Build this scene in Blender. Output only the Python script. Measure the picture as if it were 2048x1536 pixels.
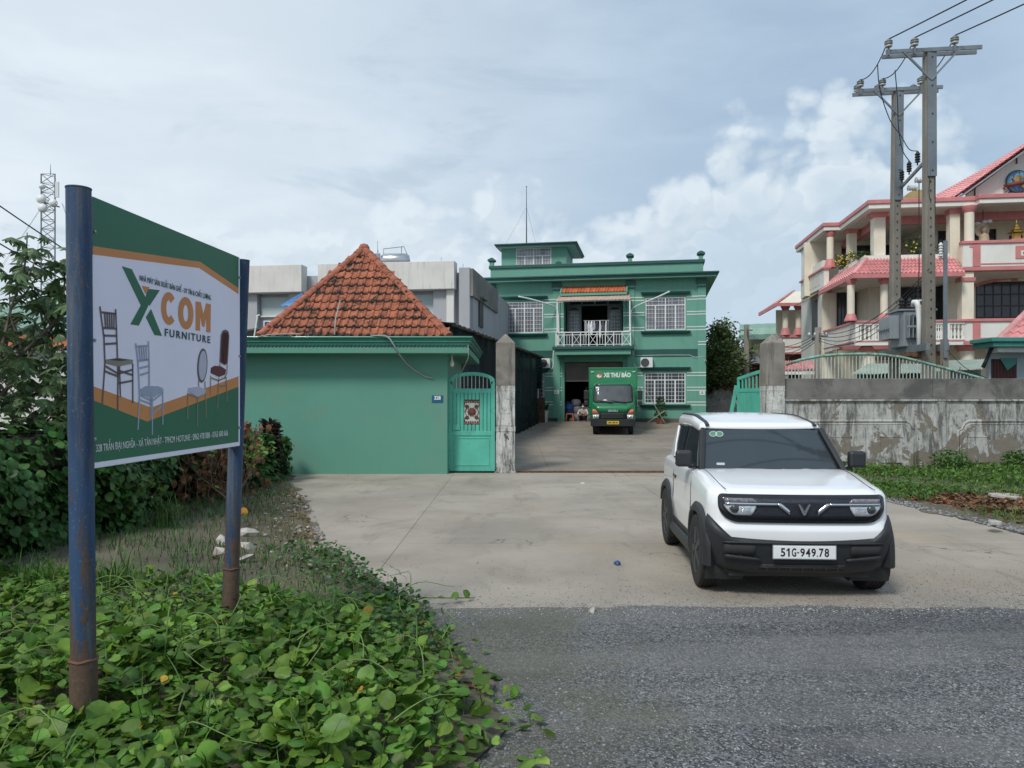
import bpy, bmesh, math, random
import numpy as np
from mathutils import Vector, Matrix
random.seed(7); RNG = np.random.default_rng(11)
for o in list(bpy.data.objects): bpy.data.objects.remove(o)
SC = bpy.context.scene; COL = SC.collection
R = math.radians

# ---------------------------------------------------------------- camera
F, H, HOR, CX = 1530.0, 1.76, 795.0, 1024.0        # focal length (px of a 2048 wide frame), eye height, horizon row
cam = bpy.data.cameras.new('camera'); camo = bpy.data.objects.new('camera', cam); COL.objects.link(camo)
camo.location = (0, 0, H); camo.rotation_euler = (R(90), 0, 0)
cam.sensor_width = 36; cam.lens = F / 2048 * 36; cam.shift_y = (HOR - 768) / 2048
cam.clip_start = .05; cam.clip_end = 3000
SC.camera = camo

# ---------------------------------------------------------------- light
SUN_EL, SUN_AZ = R(48), R(-148)          # azimuth from +Y towards +X: high, behind the viewer's left shoulder
sun = bpy.data.lights.new('sun', 'SUN'); suno = bpy.data.objects.new('sun', sun); COL.objects.link(suno)
sun.energy = 1.3; sun.angle = R(13); sun.color = (1, .965, .9)
sdir = Vector((math.sin(SUN_AZ)*math.cos(SUN_EL), math.cos(SUN_AZ)*math.cos(SUN_EL), math.sin(SUN_EL)))
suno.rotation_euler = sdir.to_track_quat('Z', 'Y').to_euler()
SC.view_settings.view_transform = 'Standard'; SC.view_settings.look = 'None'
SC.view_settings.exposure = 0.84; SC.view_settings.gamma = 1.0; SC.view_settings.use_curve_mapping = False
SC.render.film_transparent = False
try:
    SC.cycles.use_denoising = True; SC.cycles.max_bounces = 8; SC.cycles.transparent_max_bounces = 12
    SC.cycles.use_adaptive_sampling = True
except Exception: pass

class NT:
    """small node-tree helper"""
    def __init__(s, tree): s.t = tree
    def n(s, typ, ins=None, **kw):
        nd = s.t.nodes.new(typ)
        for k, v in kw.items(): setattr(nd, k, v)
        for k, v in (ins or {}).items(): s.set(nd, k, v)
        return nd
    def set(s, nd, k, v):
        sk = nd.inputs[k]
        if isinstance(v, bpy.types.NodeSocket): s.t.links.new(v, sk)
        elif isinstance(v, bpy.types.Node): s.t.links.new(v.outputs[0], sk)
        else:
            if sk.type == 'RGBA' and hasattr(v, '__len__') and len(v) == 3: v = (*v, 1)
            sk.default_value = v
    def math(s, op, a, b=0., c=None, clamp=False):
        nd = s.n('ShaderNodeMath', operation=op, use_clamp=clamp); s.set(nd, 0, a); s.set(nd, 1, b)
        if c is not None: s.set(nd, 2, c)
        return nd.outputs[0]
    def vmath(s, op, a, b=None):
        nd = s.n('ShaderNodeVectorMath', operation=op); s.set(nd, 0, a)
        if b is not None: s.set(nd, 1, b)
        return nd.outputs['Value'] if op in ('DOT_PRODUCT', 'LENGTH', 'DISTANCE') else nd.outputs[0]
    def mix(s, f, a, b, blend='MIX'):
        nd = s.n('ShaderNodeMix', data_type='RGBA', blend_type=blend, clamp_factor=True)
        s.set(nd, 0, f); s.set(nd, 6, a); s.set(nd, 7, b)
        return nd.outputs[2]
    def noise(s, vec, scale, detail=5., rough=.55, dist=0.):
        nd = s.n('ShaderNodeTexNoise', {'Scale': scale, 'Detail': detail, 'Roughness': rough, 'Distortion': dist})
        s.set(nd, 'Vector', vec); return nd.outputs['Fac']
    def smooth(s, v, lo, hi, o0=0., o1=1.):
        nd = s.n('ShaderNodeMapRange', interpolation_type='SMOOTHSTEP'); s.set(nd, 0, v)
        nd.inputs[1].default_value = lo; nd.inputs[2].default_value = hi
        nd.inputs[3].default_value = o0; nd.inputs[4].default_value = o1
        return nd.outputs[0]
    def scale(s, vec, sc):
        return s.vmath('MULTIPLY', vec, sc if hasattr(sc, '__len__') else (sc, sc, sc))

# ---------------------------------------------------------------- sky: hazy veil, thin grey cloud and a bank of cumulus
W = bpy.data.worlds.new('World'); SC.world = W; W.use_nodes = True
W.node_tree.nodes.clear(); w = NT(W.node_tree)
sky = w.n('ShaderNodeTexSky', sky_type='NISHITA', sun_disc=False)
sky.sun_elevation = SUN_EL; sky.sun_rotation = SUN_AZ; sky.altitude = 10; sky.air_density = 1.2; sky.dust_density = 3.0; sky.ozone_density = 1.5
d = w.n('ShaderNodeTexCoord').outputs['Generated']
d = w.vmath('NORMALIZE', d)
sep = w.n('ShaderNodeSeparateXYZ', {0: d}); el = sep.outputs[2]
K = 1.0
def C(r, g, b, k=10.0): return (r*k*K, g*k*K, b*k*K, 1)
elp = w.math('MAXIMUM', el, 0.0)
toward = w.smooth(w.vmath('DOT_PRODUCT', d, tuple(Vector((-.80, .56, .22)).normalized())), .30, .95)
base = w.mix(.85, sky.outputs[0], C(.225, .295, .375))
base = w.mix(w.math('MULTIPLY', toward, .80), base, C(.435, .485, .525))
# streaky high veil
vst = w.scale(d, (2.2, 2.2, 7.0))
n1 = w.noise(vst, 1.5, 7, .55, .4); n1b = w.noise(w.vmath('ADD', vst, (3.1, 1.7, .4)), 3.4, 6, .6, .3)
veil = w.smooth(w.math('ADD', w.math('MULTIPLY', n1, .72), w.math('MULTIPLY', n1b, .28)), .40, .66)
veilcol = w.mix(toward, C(.275, .355, .44), C(.47, .515, .55))
base = w.mix(w.math('MULTIPLY', veil, .60), base, veilcol)
# darker grey undersides
n2 = w.noise(w.scale(d, (3.2, 3.2, 11.0)), 1.35, 6, .58, .5)
dk = w.math('MULTIPLY', w.smooth(n2, .53, .72), w.smooth(el, .03, .16))
base = w.mix(w.math('MULTIPLY', dk, .45), base, C(.215, .28, .355))
# cumulus bank: heaped cauliflower lumps below a wandering top edge
az = w.math('ARCTAN2', sep.outputs[0], sep.outputs[1])
ramp = w.n('ShaderNodeValToRGB', {0: w.math('MULTIPLY_ADD', az, .5, .5)})
tops = [(-1., .17), (-.6, .16), (-.335, .185), (-.21, .20), (-.133, .23), (-.061, .205), (.037, .245), (.10, .215), (.166, .235), (.241, .26), (.283, .29), (.336, .295), (.392, .32), (.447, .305), (.52, .28), (.6, .25), (1., .22)]
cr = ramp.color_ramp
while len(cr.elements) < len(tops): cr.elements.new(.5)
for e_, (p_, v_) in zip(cr.elements, tops): e_.position = (p_+1)/2; e_.color = (v_*2, v_*2, v_*2, 1)
azv = w.n('ShaderNodeCombineXYZ', {0: az, 1: 0., 2: 0.})
top = w.math('ADD', w.math('MULTIPLY', ramp.outputs[0], .5), w.math('MULTIPLY_ADD', w.noise(azv, 5.2, 2., .45), .05, -.025))
wob = w.n('ShaderNodeTexNoise', {'Scale': 9., 'Detail': 4.}); w.set(wob, 'Vector', d)
def puffs(off, octs=((9., .62), (21., .34), (47., .18))):
    v = w.vmath('ADD', w.scale(d, (1, 1, 1.25)), off); v = w.vmath('ADD', v, w.scale(w.vmath('SUBTRACT', wob.outputs['Color'], (.5, .5, .5)), .085)); out = None
    for sc, k in octs:
        q = w.n('ShaderNodeTexVoronoi', {'Scale': sc}, feature='F1'); w.set(q, 'Vector', v)
        t = w.math('MULTIPLY', w.math('POWER', q.outputs['Distance'], 2.), -k); out = t if out is None else w.math('ADD', out, t)
    return out
lump = w.math('ADD', puffs((0, 0, 0)), w.math('MULTIPLY_ADD', w.noise(d, 17., 7, .62), .62, -.31)); lump2 = puffs((-.013, -.004, .018))
h = w.math('SUBTRACT', top, el)
dens = w.math('ADD', w.math('MULTIPLY', h, 5.6), w.math('MULTIPLY_ADD', lump, .95, .50))
cm = w.smooth(dens, -.02, .32)
lit = w.smooth(w.math('SUBTRACT', lump, lump2), -.05, .07)
edge = w.smooth(dens, .05, .75, 1., 0.)
ccol = w.mix(w.math('ADD', w.math('MULTIPLY', lit, .26), w.math('MULTIPLY', edge, .46)), C(.31, .375, .43), C(.515, .555, .58))
hz = w.smooth(w.noise(w.scale(d, (2, 2, 6)), 2.2, 5, .5), .35, .65)
ccol = w.mix(w.math('MULTIPLY', w.smooth(dens, .35, 1.1), w.math('MULTIPLY_ADD', hz, .4, .45)), ccol, C(.345, .42, .49))
base = w.mix(w.math('MULTIPLY', cm, w.smooth(dens, .0, 1.2, .92, .70)), base, ccol)
base = w.mix(w.smooth(el, -.05, .0), C(.30, .30, .29), base)
W.cycles.sampling_method = 'MANUAL'; W.cycles.sample_map_resolution = 256
bg = w.n('ShaderNodeBackground', {'Color': base, 'Strength': .1})
w.t.links.new(bg.outputs[0], w.n('ShaderNodeOutputWorld').inputs['Surface'])

# ---------------------------------------------------------------- helpers
def P(px, py, D): return Vector(((px-CX)/F*D, D, H+(HOR-py)/F*D))
def DG(py, z=0.): return (H-z)*F/(py-HOR)           # distance of a ground point seen at row py
class Frame:
    """upright plane frame: local u to the right, v away from the viewer"""
    def __init__(s, x, y, th): s.x, s.y, s.th = x, y, th; s.s, s.c = math.sin(th), math.cos(th)
    def uz(s, px, py, v=0.):
        a = (px-CX)/F; b = (HOR-py)/F
        t = (v + s.x*s.s + s.y*s.c)/(a*s.s + s.c)
        X, Y = t*a, t
        return ((X-s.x)*s.c-(Y-s.y)*s.s, H+t*b)
    def world(s, u, v, z): return Vector((s.x+u*s.c+v*s.s, s.y-u*s.s+v*s.c, z))

def thing(name, label, cat, loc=(0, 0, 0), rz=0., group=None):
    o = bpy.data.objects.new(name, None); COL.objects.link(o); o.location = loc; o.rotation_euler = (0, 0, rz)
    o.empty_display_size = .2
    o['label'] = label; o['category'] = cat
    if group: o['group'] = group
    return o
def tag(o, label=None, cat=None, group=None, kind=None):
    if label: o['label'] = label
    if cat: o['category'] = cat
    if group: o['group'] = group
    if kind: o['kind'] = kind
    return o
def link(name, me, mats, parent=None, loc=None, rot=None):
    o = bpy.data.objects.new(name, me); COL.objects.link(o)
    if mats is not None and len(me.materials) == 0:
        for m in (mats if isinstance(mats, (list, tuple)) else [mats]): me.materials.append(m)
    if parent: o.parent = parent
    if loc is not None: o.location = loc
    if rot is not None: o.rotation_euler = rot
    return o
def copy_tree(o, parent=None, label=None):
    c = o.copy(); COL.objects.link(c)
    if parent is not None: c.parent = parent
    if label: c['label'] = label
    for ch in list(o.children): copy_tree(ch, c)
    return c

class MB:
    def __init__(s): s.v = []; s.f = []; s.m = []
    def add(s, vs, fs, mi=0):
        k = len(s.v); s.v += [tuple(p) for p in vs]; s.f += [tuple(i+k for i in f) for f in fs]; s.m += [mi]*len(fs); return s
    def box(s, x0, x1, y0, y1, z0, z1, mi=0):
        x0, x1 = min(x0, x1), max(x0, x1); y0, y1 = min(y0, y1), max(y0, y1); z0, z1 = min(z0, z1), max(z0, z1)
        return s.add([(x0,y0,z0),(x1,y0,z0),(x1,y1,z0),(x0,y1,z0),(x0,y0,z1),(x1,y0,z1),(x1,y1,z1),(x0,y1,z1)],
                     [(0,3,2,1),(4,5,6,7),(0,1,5,4),(1,2,6,5),(2,3,7,6),(3,0,4,7)], mi)
    def bar(s, a, b, w, h, up=(0,0,1), mi=0):
        a, b = Vector(a), Vector(b); t = (b-a).normalized(); up = Vector(up)
        if abs(t.dot(up)) > .98: up = Vector((0,1,0))
        x = t.cross(up).normalized()*w/2; y = x.cross(t).normalized()*h/2
        vs = [p+sx*x+sy*y for p in (a, b) for sx, sy in ((-1,-1),(1,-1),(1,1),(-1,1))]
        return s.add(vs, [(0,1,2,3),(7,6,5,4),(0,4,5,1),(1,5,6,2),(2,6,7,3),(3,7,4,0)], mi)
    def tube(s, pts, r, n=8, cap=True, mi=0, closed=False):
        pts = [Vector(p) for p in pts]; m = len(pts); rs = r if hasattr(r, '__len__') else [r]*m
        rings = []; pn = None
        for i in range(m):
            if closed: t = (pts[(i+1) % m]-pts[i-1]).normalized()
            else: t = (pts[min(i+1, m-1)]-pts[max(i-1, 0)]).normalized()
            if pn is None:
                ref = Vector((0,0,1)) if abs(t.z) < .9 else Vector((1,0,0)); x = t.cross(ref).normalized()
            else:
                x = pn-t*pn.dot(t); x = x.normalized() if x.length > 1e-6 else pn
            pn = x; y = t.cross(x)
            rings.append([pts[i]+rs[i]*(math.cos(2*math.pi*k/n)*x+math.sin(2*math.pi*k/n)*y) for k in range(n)])
        return s.loft(rings, cap, cap, mi, loop=closed)
    def loft(s, rings, c0=True, c1=True, mi=0, wrap=True, loop=False):
        n = len(rings[0]); k = len(s.v); m = len(rings)
        for rg in rings: s.v += [tuple(p) for p in rg]
        for i in range(m if loop else m-1):
            j0, j1 = k+i*n, k+((i+1) % m)*n
            for q in range(n if wrap else n-1):
                q2 = (q+1) % n
                s.f.append((j0+q, j0+q2, j1+q2, j1+q)); s.m.append(mi)
        if not loop:
            if c0: s.f.append(tuple(k+q for q in reversed(range(n)))); s.m.append(mi)
            if c1: s.f.append(tuple(k+(m-1)*n+q for q in range(n))); s.m.append(mi)
        return s
    def lathe(s, prof, n=16, c=(0,0,0), axis='z', mi=0, sq=False):
        rings = []
        for r, h in prof:
            rg = []
            for k in range(n):
                a = 2*math.pi*(k+.5)/n if sq else 2*math.pi*k/n
                rr = r*(math.sqrt(2) if sq else 1)
                if axis == 'z': p = (c[0]+rr*math.cos(a), c[1]+rr*math.sin(a), c[2]+h)
                elif axis == 'y': p = (c[0]+rr*math.cos(a), c[1]+h, c[2]-rr*math.sin(a))
                else: p = (c[0]+h, c[1]+rr*math.cos(a), c[2]+rr*math.sin(a))
                rg.append(p)
            rings.append(rg)
        return s.loft(rings, True, True, mi)
    def prism(s, poly, t0, t1, plane='xz', mi=0):
        if plane == 'xz': f = lambda p, t: (p[0], t, p[1])
        elif plane == 'yz': f = lambda p, t: (t, p[0], p[1])
        else: f = lambda p, t: (p[0], p[1], t)
        n = len(poly)
        vs = [f(p, t0) for p in poly]+[f(p, t1) for p in poly]
        ar = sum(poly[i][0]*poly[(i+1) % n][1]-poly[(i+1) % n][0]*poly[i][1] for i in range(n))
        fs = [tuple(range(n)), tuple(reversed(range(n, 2*n)))]+[(i, i+n, (i+1) % n+n, (i+1) % n) for i in range(n)]
        if (ar > 0) == (plane in ('xy', 'yz')): fs = [tuple(reversed(q)) for q in fs]
        return s.add(vs, fs, mi)
    def mesh(s, name, smooth=False, fix=False):
        me = bpy.data.meshes.new(name); me.from_pydata(s.v, [], s.f)
        if any(s.m): me.polygons.foreach_set('material_index', s.m)
        if smooth: me.polygons.foreach_set('use_smooth', [True]*len(s.f))
        if fix:
            bm = bmesh.new(); bm.from_mesh(me); bmesh.ops.recalc_face_normals(bm, faces=bm.faces); bm.to_mesh(me); bm.free()
        me.update(); return me
    def build(s, name, mats, parent=None, smooth=False, bevel=0, loc=None, rot=None, fix=False, auto=None):
        o = link(name, s.mesh(name, smooth or auto is not None, fix), mats, parent, loc, rot)
        if bevel:
            b = o.modifiers.new('bevel', 'BEVEL'); b.width = bevel; b.segments = 2; b.limit_method = 'ANGLE'; b.angle_limit = R(35)
        if auto is not None:
            o.data.set_sharp_from_angle(angle=R(auto))
        return o

def mesh_np(name, V, Fq, mats, parent=None, smooth=False, mi=None):
    """big mesh from numpy: V (n,3), Fq (m,3|4)"""
    me = bpy.data.meshes.new(name); m, k = Fq.shape
    me.vertices.add(len(V)); me.vertices.foreach_set('co', np.ascontiguousarray(V, dtype=np.float32).ravel())
    me.loops.add(m*k); me.loops.foreach_set('vertex_index', np.ascontiguousarray(Fq, dtype=np.int32).ravel())
    me.polygons.add(m); me.polygons.foreach_set('loop_start', np.arange(0, m*k, k, dtype=np.int32))
    if mi is not None: me.polygons.foreach_set('material_index', mi.astype(np.int32))
    if smooth: me.polygons.foreach_set('use_smooth', np.ones(m, dtype=bool))
    me.update(calc_edges=True)
    return link(name, me, mats, parent)

def scatter(name, base_v, base_f, pos, rot, scl, mats, parent=None, smooth=False, mi=None):
    """many transformed copies of one little shape joined into one mesh. rot: (n,3,3), scl: (n,) or (n,3)"""
    bv = np.asarray(base_v, float); bf = np.asarray(base_f, int); n = len(pos)
    scl = np.asarray(scl, float)
    if scl.ndim == 1: scl = np.repeat(scl[:, None], 3, 1)
    V = np.einsum('nij,nkj->nki', rot, bv[None]*scl[:, None, :])+np.asarray(pos)[:, None, :]
    Fq = bf[None]+(np.arange(n)*len(bv))[:, None, None]
    m2 = None if mi is None else np.repeat(mi, len(bf))
    return mesh_np(name, V.reshape(-1, 3), Fq.reshape(-1, bf.shape[1]), mats, parent, smooth, m2)
def rotmats(yaw, pitch, roll=None):
    n = len(yaw); roll = np.zeros(n) if roll is None else roll
    cy, sy, cp, sp, cr, sr = np.cos(yaw), np.sin(yaw), np.cos(pitch), np.sin(pitch), np.cos(roll), np.sin(roll)
    Z = np.zeros(n); O = np.ones(n)
    Rz = np.stack([cy,-sy,Z, sy,cy,Z, Z,Z,O], 1).reshape(n,3,3)
    Rx = np.stack([O,Z,Z, Z,cp,-sp, Z,sp,cp], 1).reshape(n,3,3)
    Ry = np.stack([cr,Z,sr, Z,O,Z, -sr,Z,cr], 1).reshape(n,3,3)
    return Rz@Rx@Ry

# ---------------------------------------------------------------- materials
def mat(name, col, rough=.7, var=.12, vs=1.6, bump=0., bs=45., metal=0., spec=.5, dirt=None, streak=None, rnd=0., coat=0., hue=0., trans=0., emit=None):
    """plain painted / mineral surface. dirt=(colour, amount, scale, lo, hi); streak=(colour, amount)"""
    m = bpy.data.materials.new(name); m.use_nodes = True; t = NT(m.node_tree); m.node_tree.nodes.clear()
    out = t.n('ShaderNodeOutputMaterial'); b = t.n('ShaderNodeBsdfPrincipled')
    pos = t.n('ShaderNodeNewGeometry').outputs['Position']
    c = (*col, 1)
    if var:
        n = t.noise(pos, vs, 7, .62)
        f = t.smooth(n, .28, .72)
        lo = tuple(max(0, x*(1-var)) for x in col); hi = tuple(min(1, x*(1+var)) for x in col)
        c = t.mix(f, (*lo, 1), (*hi, 1))
    if dirt:
        dc, amt, ds, dlo, dhi = dirt
        nd = t.noise(pos, ds, 8, .65, .4)
        c = t.mix(t.math('MULTIPLY', t.smooth(nd, dlo, dhi), amt), c, (*dc, 1))
    if streak:
        dc, amt = streak
        nd = t.noise(t.scale(pos, (9, 9, .7)), 1., 5, .6)
        c = t.mix(t.math('MULTIPLY', t.smooth(nd, .50, .72), amt), c, (*dc, 1))
    if rnd or hue:
        oi = t.n('ShaderNodeObjectInfo').outputs['Random']
        isl = t.n('ShaderNodeNewGeometry').outputs['Random Per Island']
        rr = t.math('FRACT', t.math('ADD', oi, isl))
        hs = t.n('ShaderNodeHueSaturation', {'Color': c})
        t.set(hs, 'Value', t.math('MULTIPLY_ADD', rr, 2*rnd, 1-rnd))
        if hue: t.set(hs, 'Hue', t.math('MULTIPLY_ADD', t.math('FRACT', t.math('MULTIPLY', rr, 7.31)), 2*hue, .5-hue))
        c = hs.outputs[0]
    t.set(b, 'Base Color', c); t.set(b, 'Metallic', metal); t.set(b, 'Specular IOR Level', spec)
    if coat: t.set(b, 'Coat Weight', coat); t.set(b, 'Coat Roughness', .04)
    nr = t.noise(pos, 7., 4, .6)
    t.set(b, 'Roughness', t.math('MULTIPLY_ADD', nr, .25*rough, rough*.875))
    if bump:
        bn = t.n('ShaderNodeBump', {'Strength': min(1., bump), 'Distance': .01, 'Height': t.noise(pos, bs, 6, .6)})
        t.set(b, 'Normal', bn)
    if emit: t.set(b, 'Emission Color', emit[0]); t.set(b, 'Emission Strength', emit[1])
    sh = b.outputs[0]
    if trans:
        tr = t.n('ShaderNodeBsdfTranslucent', {'Color': c}); ms = t.n('ShaderNodeMixShader', {0: trans, 1: sh, 2: tr.outputs[0]}); sh = ms.outputs[0]
    t.t.links.new(sh, out.inputs['Surface'])
    return m
MT = {}
def mm(name, *a, **k):
    MT[name] = mat(name, *a, **k); return MT[name]
# ================================================================ materials shared by the setting
mm('dirt', (.125,.105,.075), .95, .35, 1.3, .8, 30, dirt=((.09,.11,.05), .6, .9, .48, .62))
mm('green_wall', (.125,.325,.245), .62, .07, .5, .05, 60, streak=((.085,.23,.175), .25))
mm('hut_green', (.10,.285,.21), .65, .06, .35, .06, 60, dirt=((.165,.25,.19), .55, .9, .50, .72), streak=((.085,.235,.175), .14))
mm('trim_green', (.017,.085,.07), .45, .12, 1.2)
mm('trim_green2', (.032,.20,.135), .35, .10, 1.2, coat=.2)
mm('gate_green', (.10,.47,.355), .42, .12, 1.4, .05, 40, dirt=((.07,.32,.24), .75, 2.3, .53, .66), streak=((.16,.10,.06), .22))
mm('white_paint', (.72,.73,.72), .45, .06, 2.)
mm('pipe_white', (.76,.77,.75), .4, .05, 2.)
mm('steel_grey', (.33,.36,.38), .42, .15, 3., metal=.55)
mm('dark_metal', (.045,.047,.05), .5, .2, 4.)
mm('black_plastic', (.018,.019,.021), .48, .1, 6.)
mm('rust', (.13,.065,.038), .85, .4, 9., .4, 60)
mm('wire_black', (.016,.016,.018), .6, 0)
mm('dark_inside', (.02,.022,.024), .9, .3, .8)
mm('glass_dark', (.03,.036,.045), .06, 0, spec=.6)
mm('glass_grey', (.16,.17,.20), .12, .3, 1.1, spec=.5)

def weathered(name, base, grime, bare, moss=(.09,.10,.055), peel=(.53,.60), lowz=1.4, bump=.5):
    """lime-washed plaster: grime runs, bare cement where the wash has come off"""
    m = bpy.data.materials.new(name); m.use_nodes = True; t = NT(m.node_tree); m.node_tree.nodes.clear()
    out = t.n('ShaderNodeOutputMaterial'); b = t.n('ShaderNodeBsdfPrincipled', {'Roughness': .9, 'Specular IOR Level': .25})
    pos = t.n('ShaderNodeNewGeometry').outputs['Position']; z = t.n('ShaderNodeSeparateXYZ', {0: pos}).outputs[2]
    c = t.mix(t.smooth(t.noise(pos, 4.5, 9, .7), .3, .7), (*[x*.70 for x in base], 1), (*base, 1))
    g = t.noise(t.scale(pos, (3.9, 3.9, .75)), 1.5, 12, .74, .5)
    c = t.mix(t.math('MULTIPLY', t.smooth(g, .43, .62), .86), c, (*grime, 1))
    sp = t.noise(pos, 17., 6, .7); c = t.mix(t.math('MULTIPLY', t.smooth(sp, .56, .66), .75), c, (*[x*.55 for x in grime], 1))
    pn = t.noise(pos, 1.9, 12, .66, .5)
    low = t.math('MULTIPLY', t.smooth(z, .0, lowz, 1., 0.), .10)
    pk = t.smooth(t.math('ADD', pn, low), peel[0], peel[0]+.012)
    c = t.mix(pk, c, t.mix(t.noise(pos, 9., 6, .6), (*[x*.7 for x in bare], 1), (*[x*1.25 for x in bare], 1)))
    mo = t.math('MULTIPLY', t.smooth(t.noise(pos, 5., 7, .7), .5, .68), t.smooth(z, .1, .75, .8, 0.))
    c = t.mix(mo, c, (*moss, 1))
    t.set(b, 'Base Color', c)
    hgt = t.math('SUBTRACT', t.math('MULTIPLY', t.noise(pos, 26., 7, .65), .35), t.math('MULTIPLY', pk, .8))
    t.set(b, 'Normal', t.n('ShaderNodeBump', {'Strength': bump, 'Distance': .02, 'Height': hgt}))
    t.t.links.new(b.outputs[0], out.inputs['Surface']); MT[name] = m; return m
weathered('limewash', (.54,.54,.505), (.085,.085,.08), (.215,.19,.155), peel=(.575,.6))
weathered('pillar_wash', (.66,.66,.62), (.045,.045,.042), (.13,.125,.115), peel=(.68,.7))
mm('cement_dark', (.185,.178,.165), .92, .25, 1.6, .35, 35, dirt=((.085,.083,.078), .8, 1.1, .47, .62), streak=((.30,.29,.27), .12))
mm('cement_pillar', (.235,.215,.185), .92, .22, 2.2, .35, 35, streak=((.06,.055,.05), .75), dirt=((.11,.10,.09), .5, 1.5, .5, .65))

def concrete(name, base, dark, speck=.5):
    m = bpy.data.materials.new(name); m.use_nodes = True; t = NT(m.node_tree); m.node_tree.nodes.clear()
    out = t.n('ShaderNodeOutputMaterial'); b = t.n('ShaderNodeBsdfPrincipled', {'Specular IOR Level': .3})
    pos = t.n('ShaderNodeNewGeometry').outputs['Position']
    c = t.mix(t.smooth(t.noise(pos, .55, 8, .6, .3), .3, .7), (*[x*.80 for x in base], 1), (*[x*1.12 for x in base], 1))
    c = t.mix(t.math('MULTIPLY', t.smooth(t.noise(t.scale(pos, (1, .35, 1)), 1.7, 8, .65, .8), .52, .70), .55), c, (*dark, 1))
    c = t.mix(t.math('MULTIPLY', t.smooth(t.noise(pos, .32, 5, .6), .52, .68), .35), c, (.40,.30,.20, 1))
    c = t.mix(t.math('MULTIPLY', t.smooth(t.noise(pos, 75., 4, .75), .57, .68), speck), c, (.075,.07,.065, 1))
    c = t.mix(t.math('MULTIPLY', t.smooth(t.noise(pos, 110., 3, .7), .60, .70), .5), c, (.60,.58,.54, 1))
    cw = t.vmath('ADD', pos, t.scale(t.n('ShaderNodeTexNoise', {'Vector': pos, 'Scale': 1.7, 'Detail': 6.}).outputs['Color'], .9))
    ve = t.n('ShaderNodeTexVoronoi', {'Scale': .42}, feature='DISTANCE_TO_EDGE'); t.set(ve, 'Vector', cw)
    ck = t.math('MULTIPLY', t.smooth(ve.outputs['Distance'], .0, .006, 1., 0.), t.smooth(t.noise(pos, .5, 3, .5), .50, .58))
    c = t.mix(t.math('MULTIPLY', ck, .7), c, (.07,.062,.055, 1))
    c = t.mix(t.math('MULTIPLY', t.smooth(t.noise(t.scale(pos, (2.2, .8, 1)), 1.1, 10, .72, .5), .56, .68), .30), c, (.12,.108,.094, 1))
    hs = t.n('ShaderNodeHueSaturation', {'Color': c}); t.set(hs, 'Value', t.math('MULTIPLY_ADD', t.n('ShaderNodeObjectInfo').outputs['Random'], .10, .95))
    t.set(b, 'Base Color', hs.outputs[0]); t.set(b, 'Roughness', t.smooth(t.noise(pos, 1.2, 5, .6), .3, .7, .72, .92))
    t.set(b, 'Normal', t.n('ShaderNodeBump', {'Strength': .35, 'Distance': .006, 'Height': t.noise(pos, 55., 8, .7)}))
    t.t.links.new(b.outputs[0], out.inputs['Surface']); MT[name] = m; return m
concrete('concrete', (.36,.318,.262), (.22,.19,.155))
concrete('yard_concrete', (.27,.235,.19), (.15,.13,.11), .25)

def asphalt():
    m = bpy.data.materials.new('asphalt'); m.use_nodes = True; t = NT(m.node_tree); m.node_tree.nodes.clear()
    out = t.n('ShaderNodeOutputMaterial'); b = t.n('ShaderNodeBsdfPrincipled', {'Roughness': .88, 'Specular IOR Level': .35})
    pos = t.n('ShaderNodeNewGeometry').outputs['Position']
    def cells(sc):
        v = t.n('ShaderNodeTexVoronoi', {'Scale': sc, 'Randomness': 1.}, feature='F1'); t.set(v, 'Vector', pos); return v
    v1 = cells(62.); v2 = cells(120.)
    g1 = t.n('ShaderNodeSeparateColor', {0: v1.outputs['Color']}).outputs[0]
    g2 = t.n('ShaderNodeSeparateColor', {0: v2.outputs['Color']}).outputs[0]
    g = t.math('ADD', t.math('MULTIPLY', g1, .55), t.math('MULTIPLY', g2, .45))
    c = t.mix(t.smooth(g, .15, .9), (.034,.037,.041, 1), (.205,.21,.215, 1))
    c = t.mix(t.math('MULTIPLY', t.smooth(g2, .90, .97), .75), c, (.46,.46,.45, 1))
    c = t.mix(t.math('MULTIPLY', t.smooth(t.noise(pos, .8, 6, .6), .45, .65), .45), c, (.055,.058,.064, 1))
    c = t.mix(t.math('MULTIPLY', t.smooth(t.noise(pos, 1.9, 6, .6), .55, .72), .35), c, (.18,.165,.14, 1))
    c = t.mix(t.math('MULTIPLY', t.smooth(t.noise(t.scale(pos, (.14, 1.0, 1)), 1.5, 5, .55), .44, .62), .38), c, (.225,.222,.215, 1))
    px_ = t.n('ShaderNodeSeparateXYZ', {0: pos}).outputs[0]
    c = t.mix(t.math('MULTIPLY', t.smooth(t.math('ADD', t.noise(pos, 1.3, 8, .65), t.smooth(px_, -.6, 2.4, .22, -.10)), .50, .72), .55), c, (.125,.125,.085, 1))
    t.set(b, 'Base Color', c)
    hh = t.math('ADD', t.math('MULTIPLY', v1.outputs['Distance'], -.7), t.math('MULTIPLY', v2.outputs['Distance'], -.4))
    t.set(b, 'Normal', t.n('ShaderNodeBump', {'Strength': .9, 'Distance': .012, 'Height': hh}))
    t.t.links.new(b.outputs[0], out.inputs['Surface']); MT['asphalt'] = m
asphalt()
mm('stone', (.20,.205,.21), .85, .3, 8., .3, 60, rnd=.55)
mm('rubble_grey', (.27,.25,.22), .9, .3, 8., .3, 60, rnd=.45); mm('stone_pale', (.42,.41,.385), .85, .3, 8., .3, 60, rnd=.35)

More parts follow.
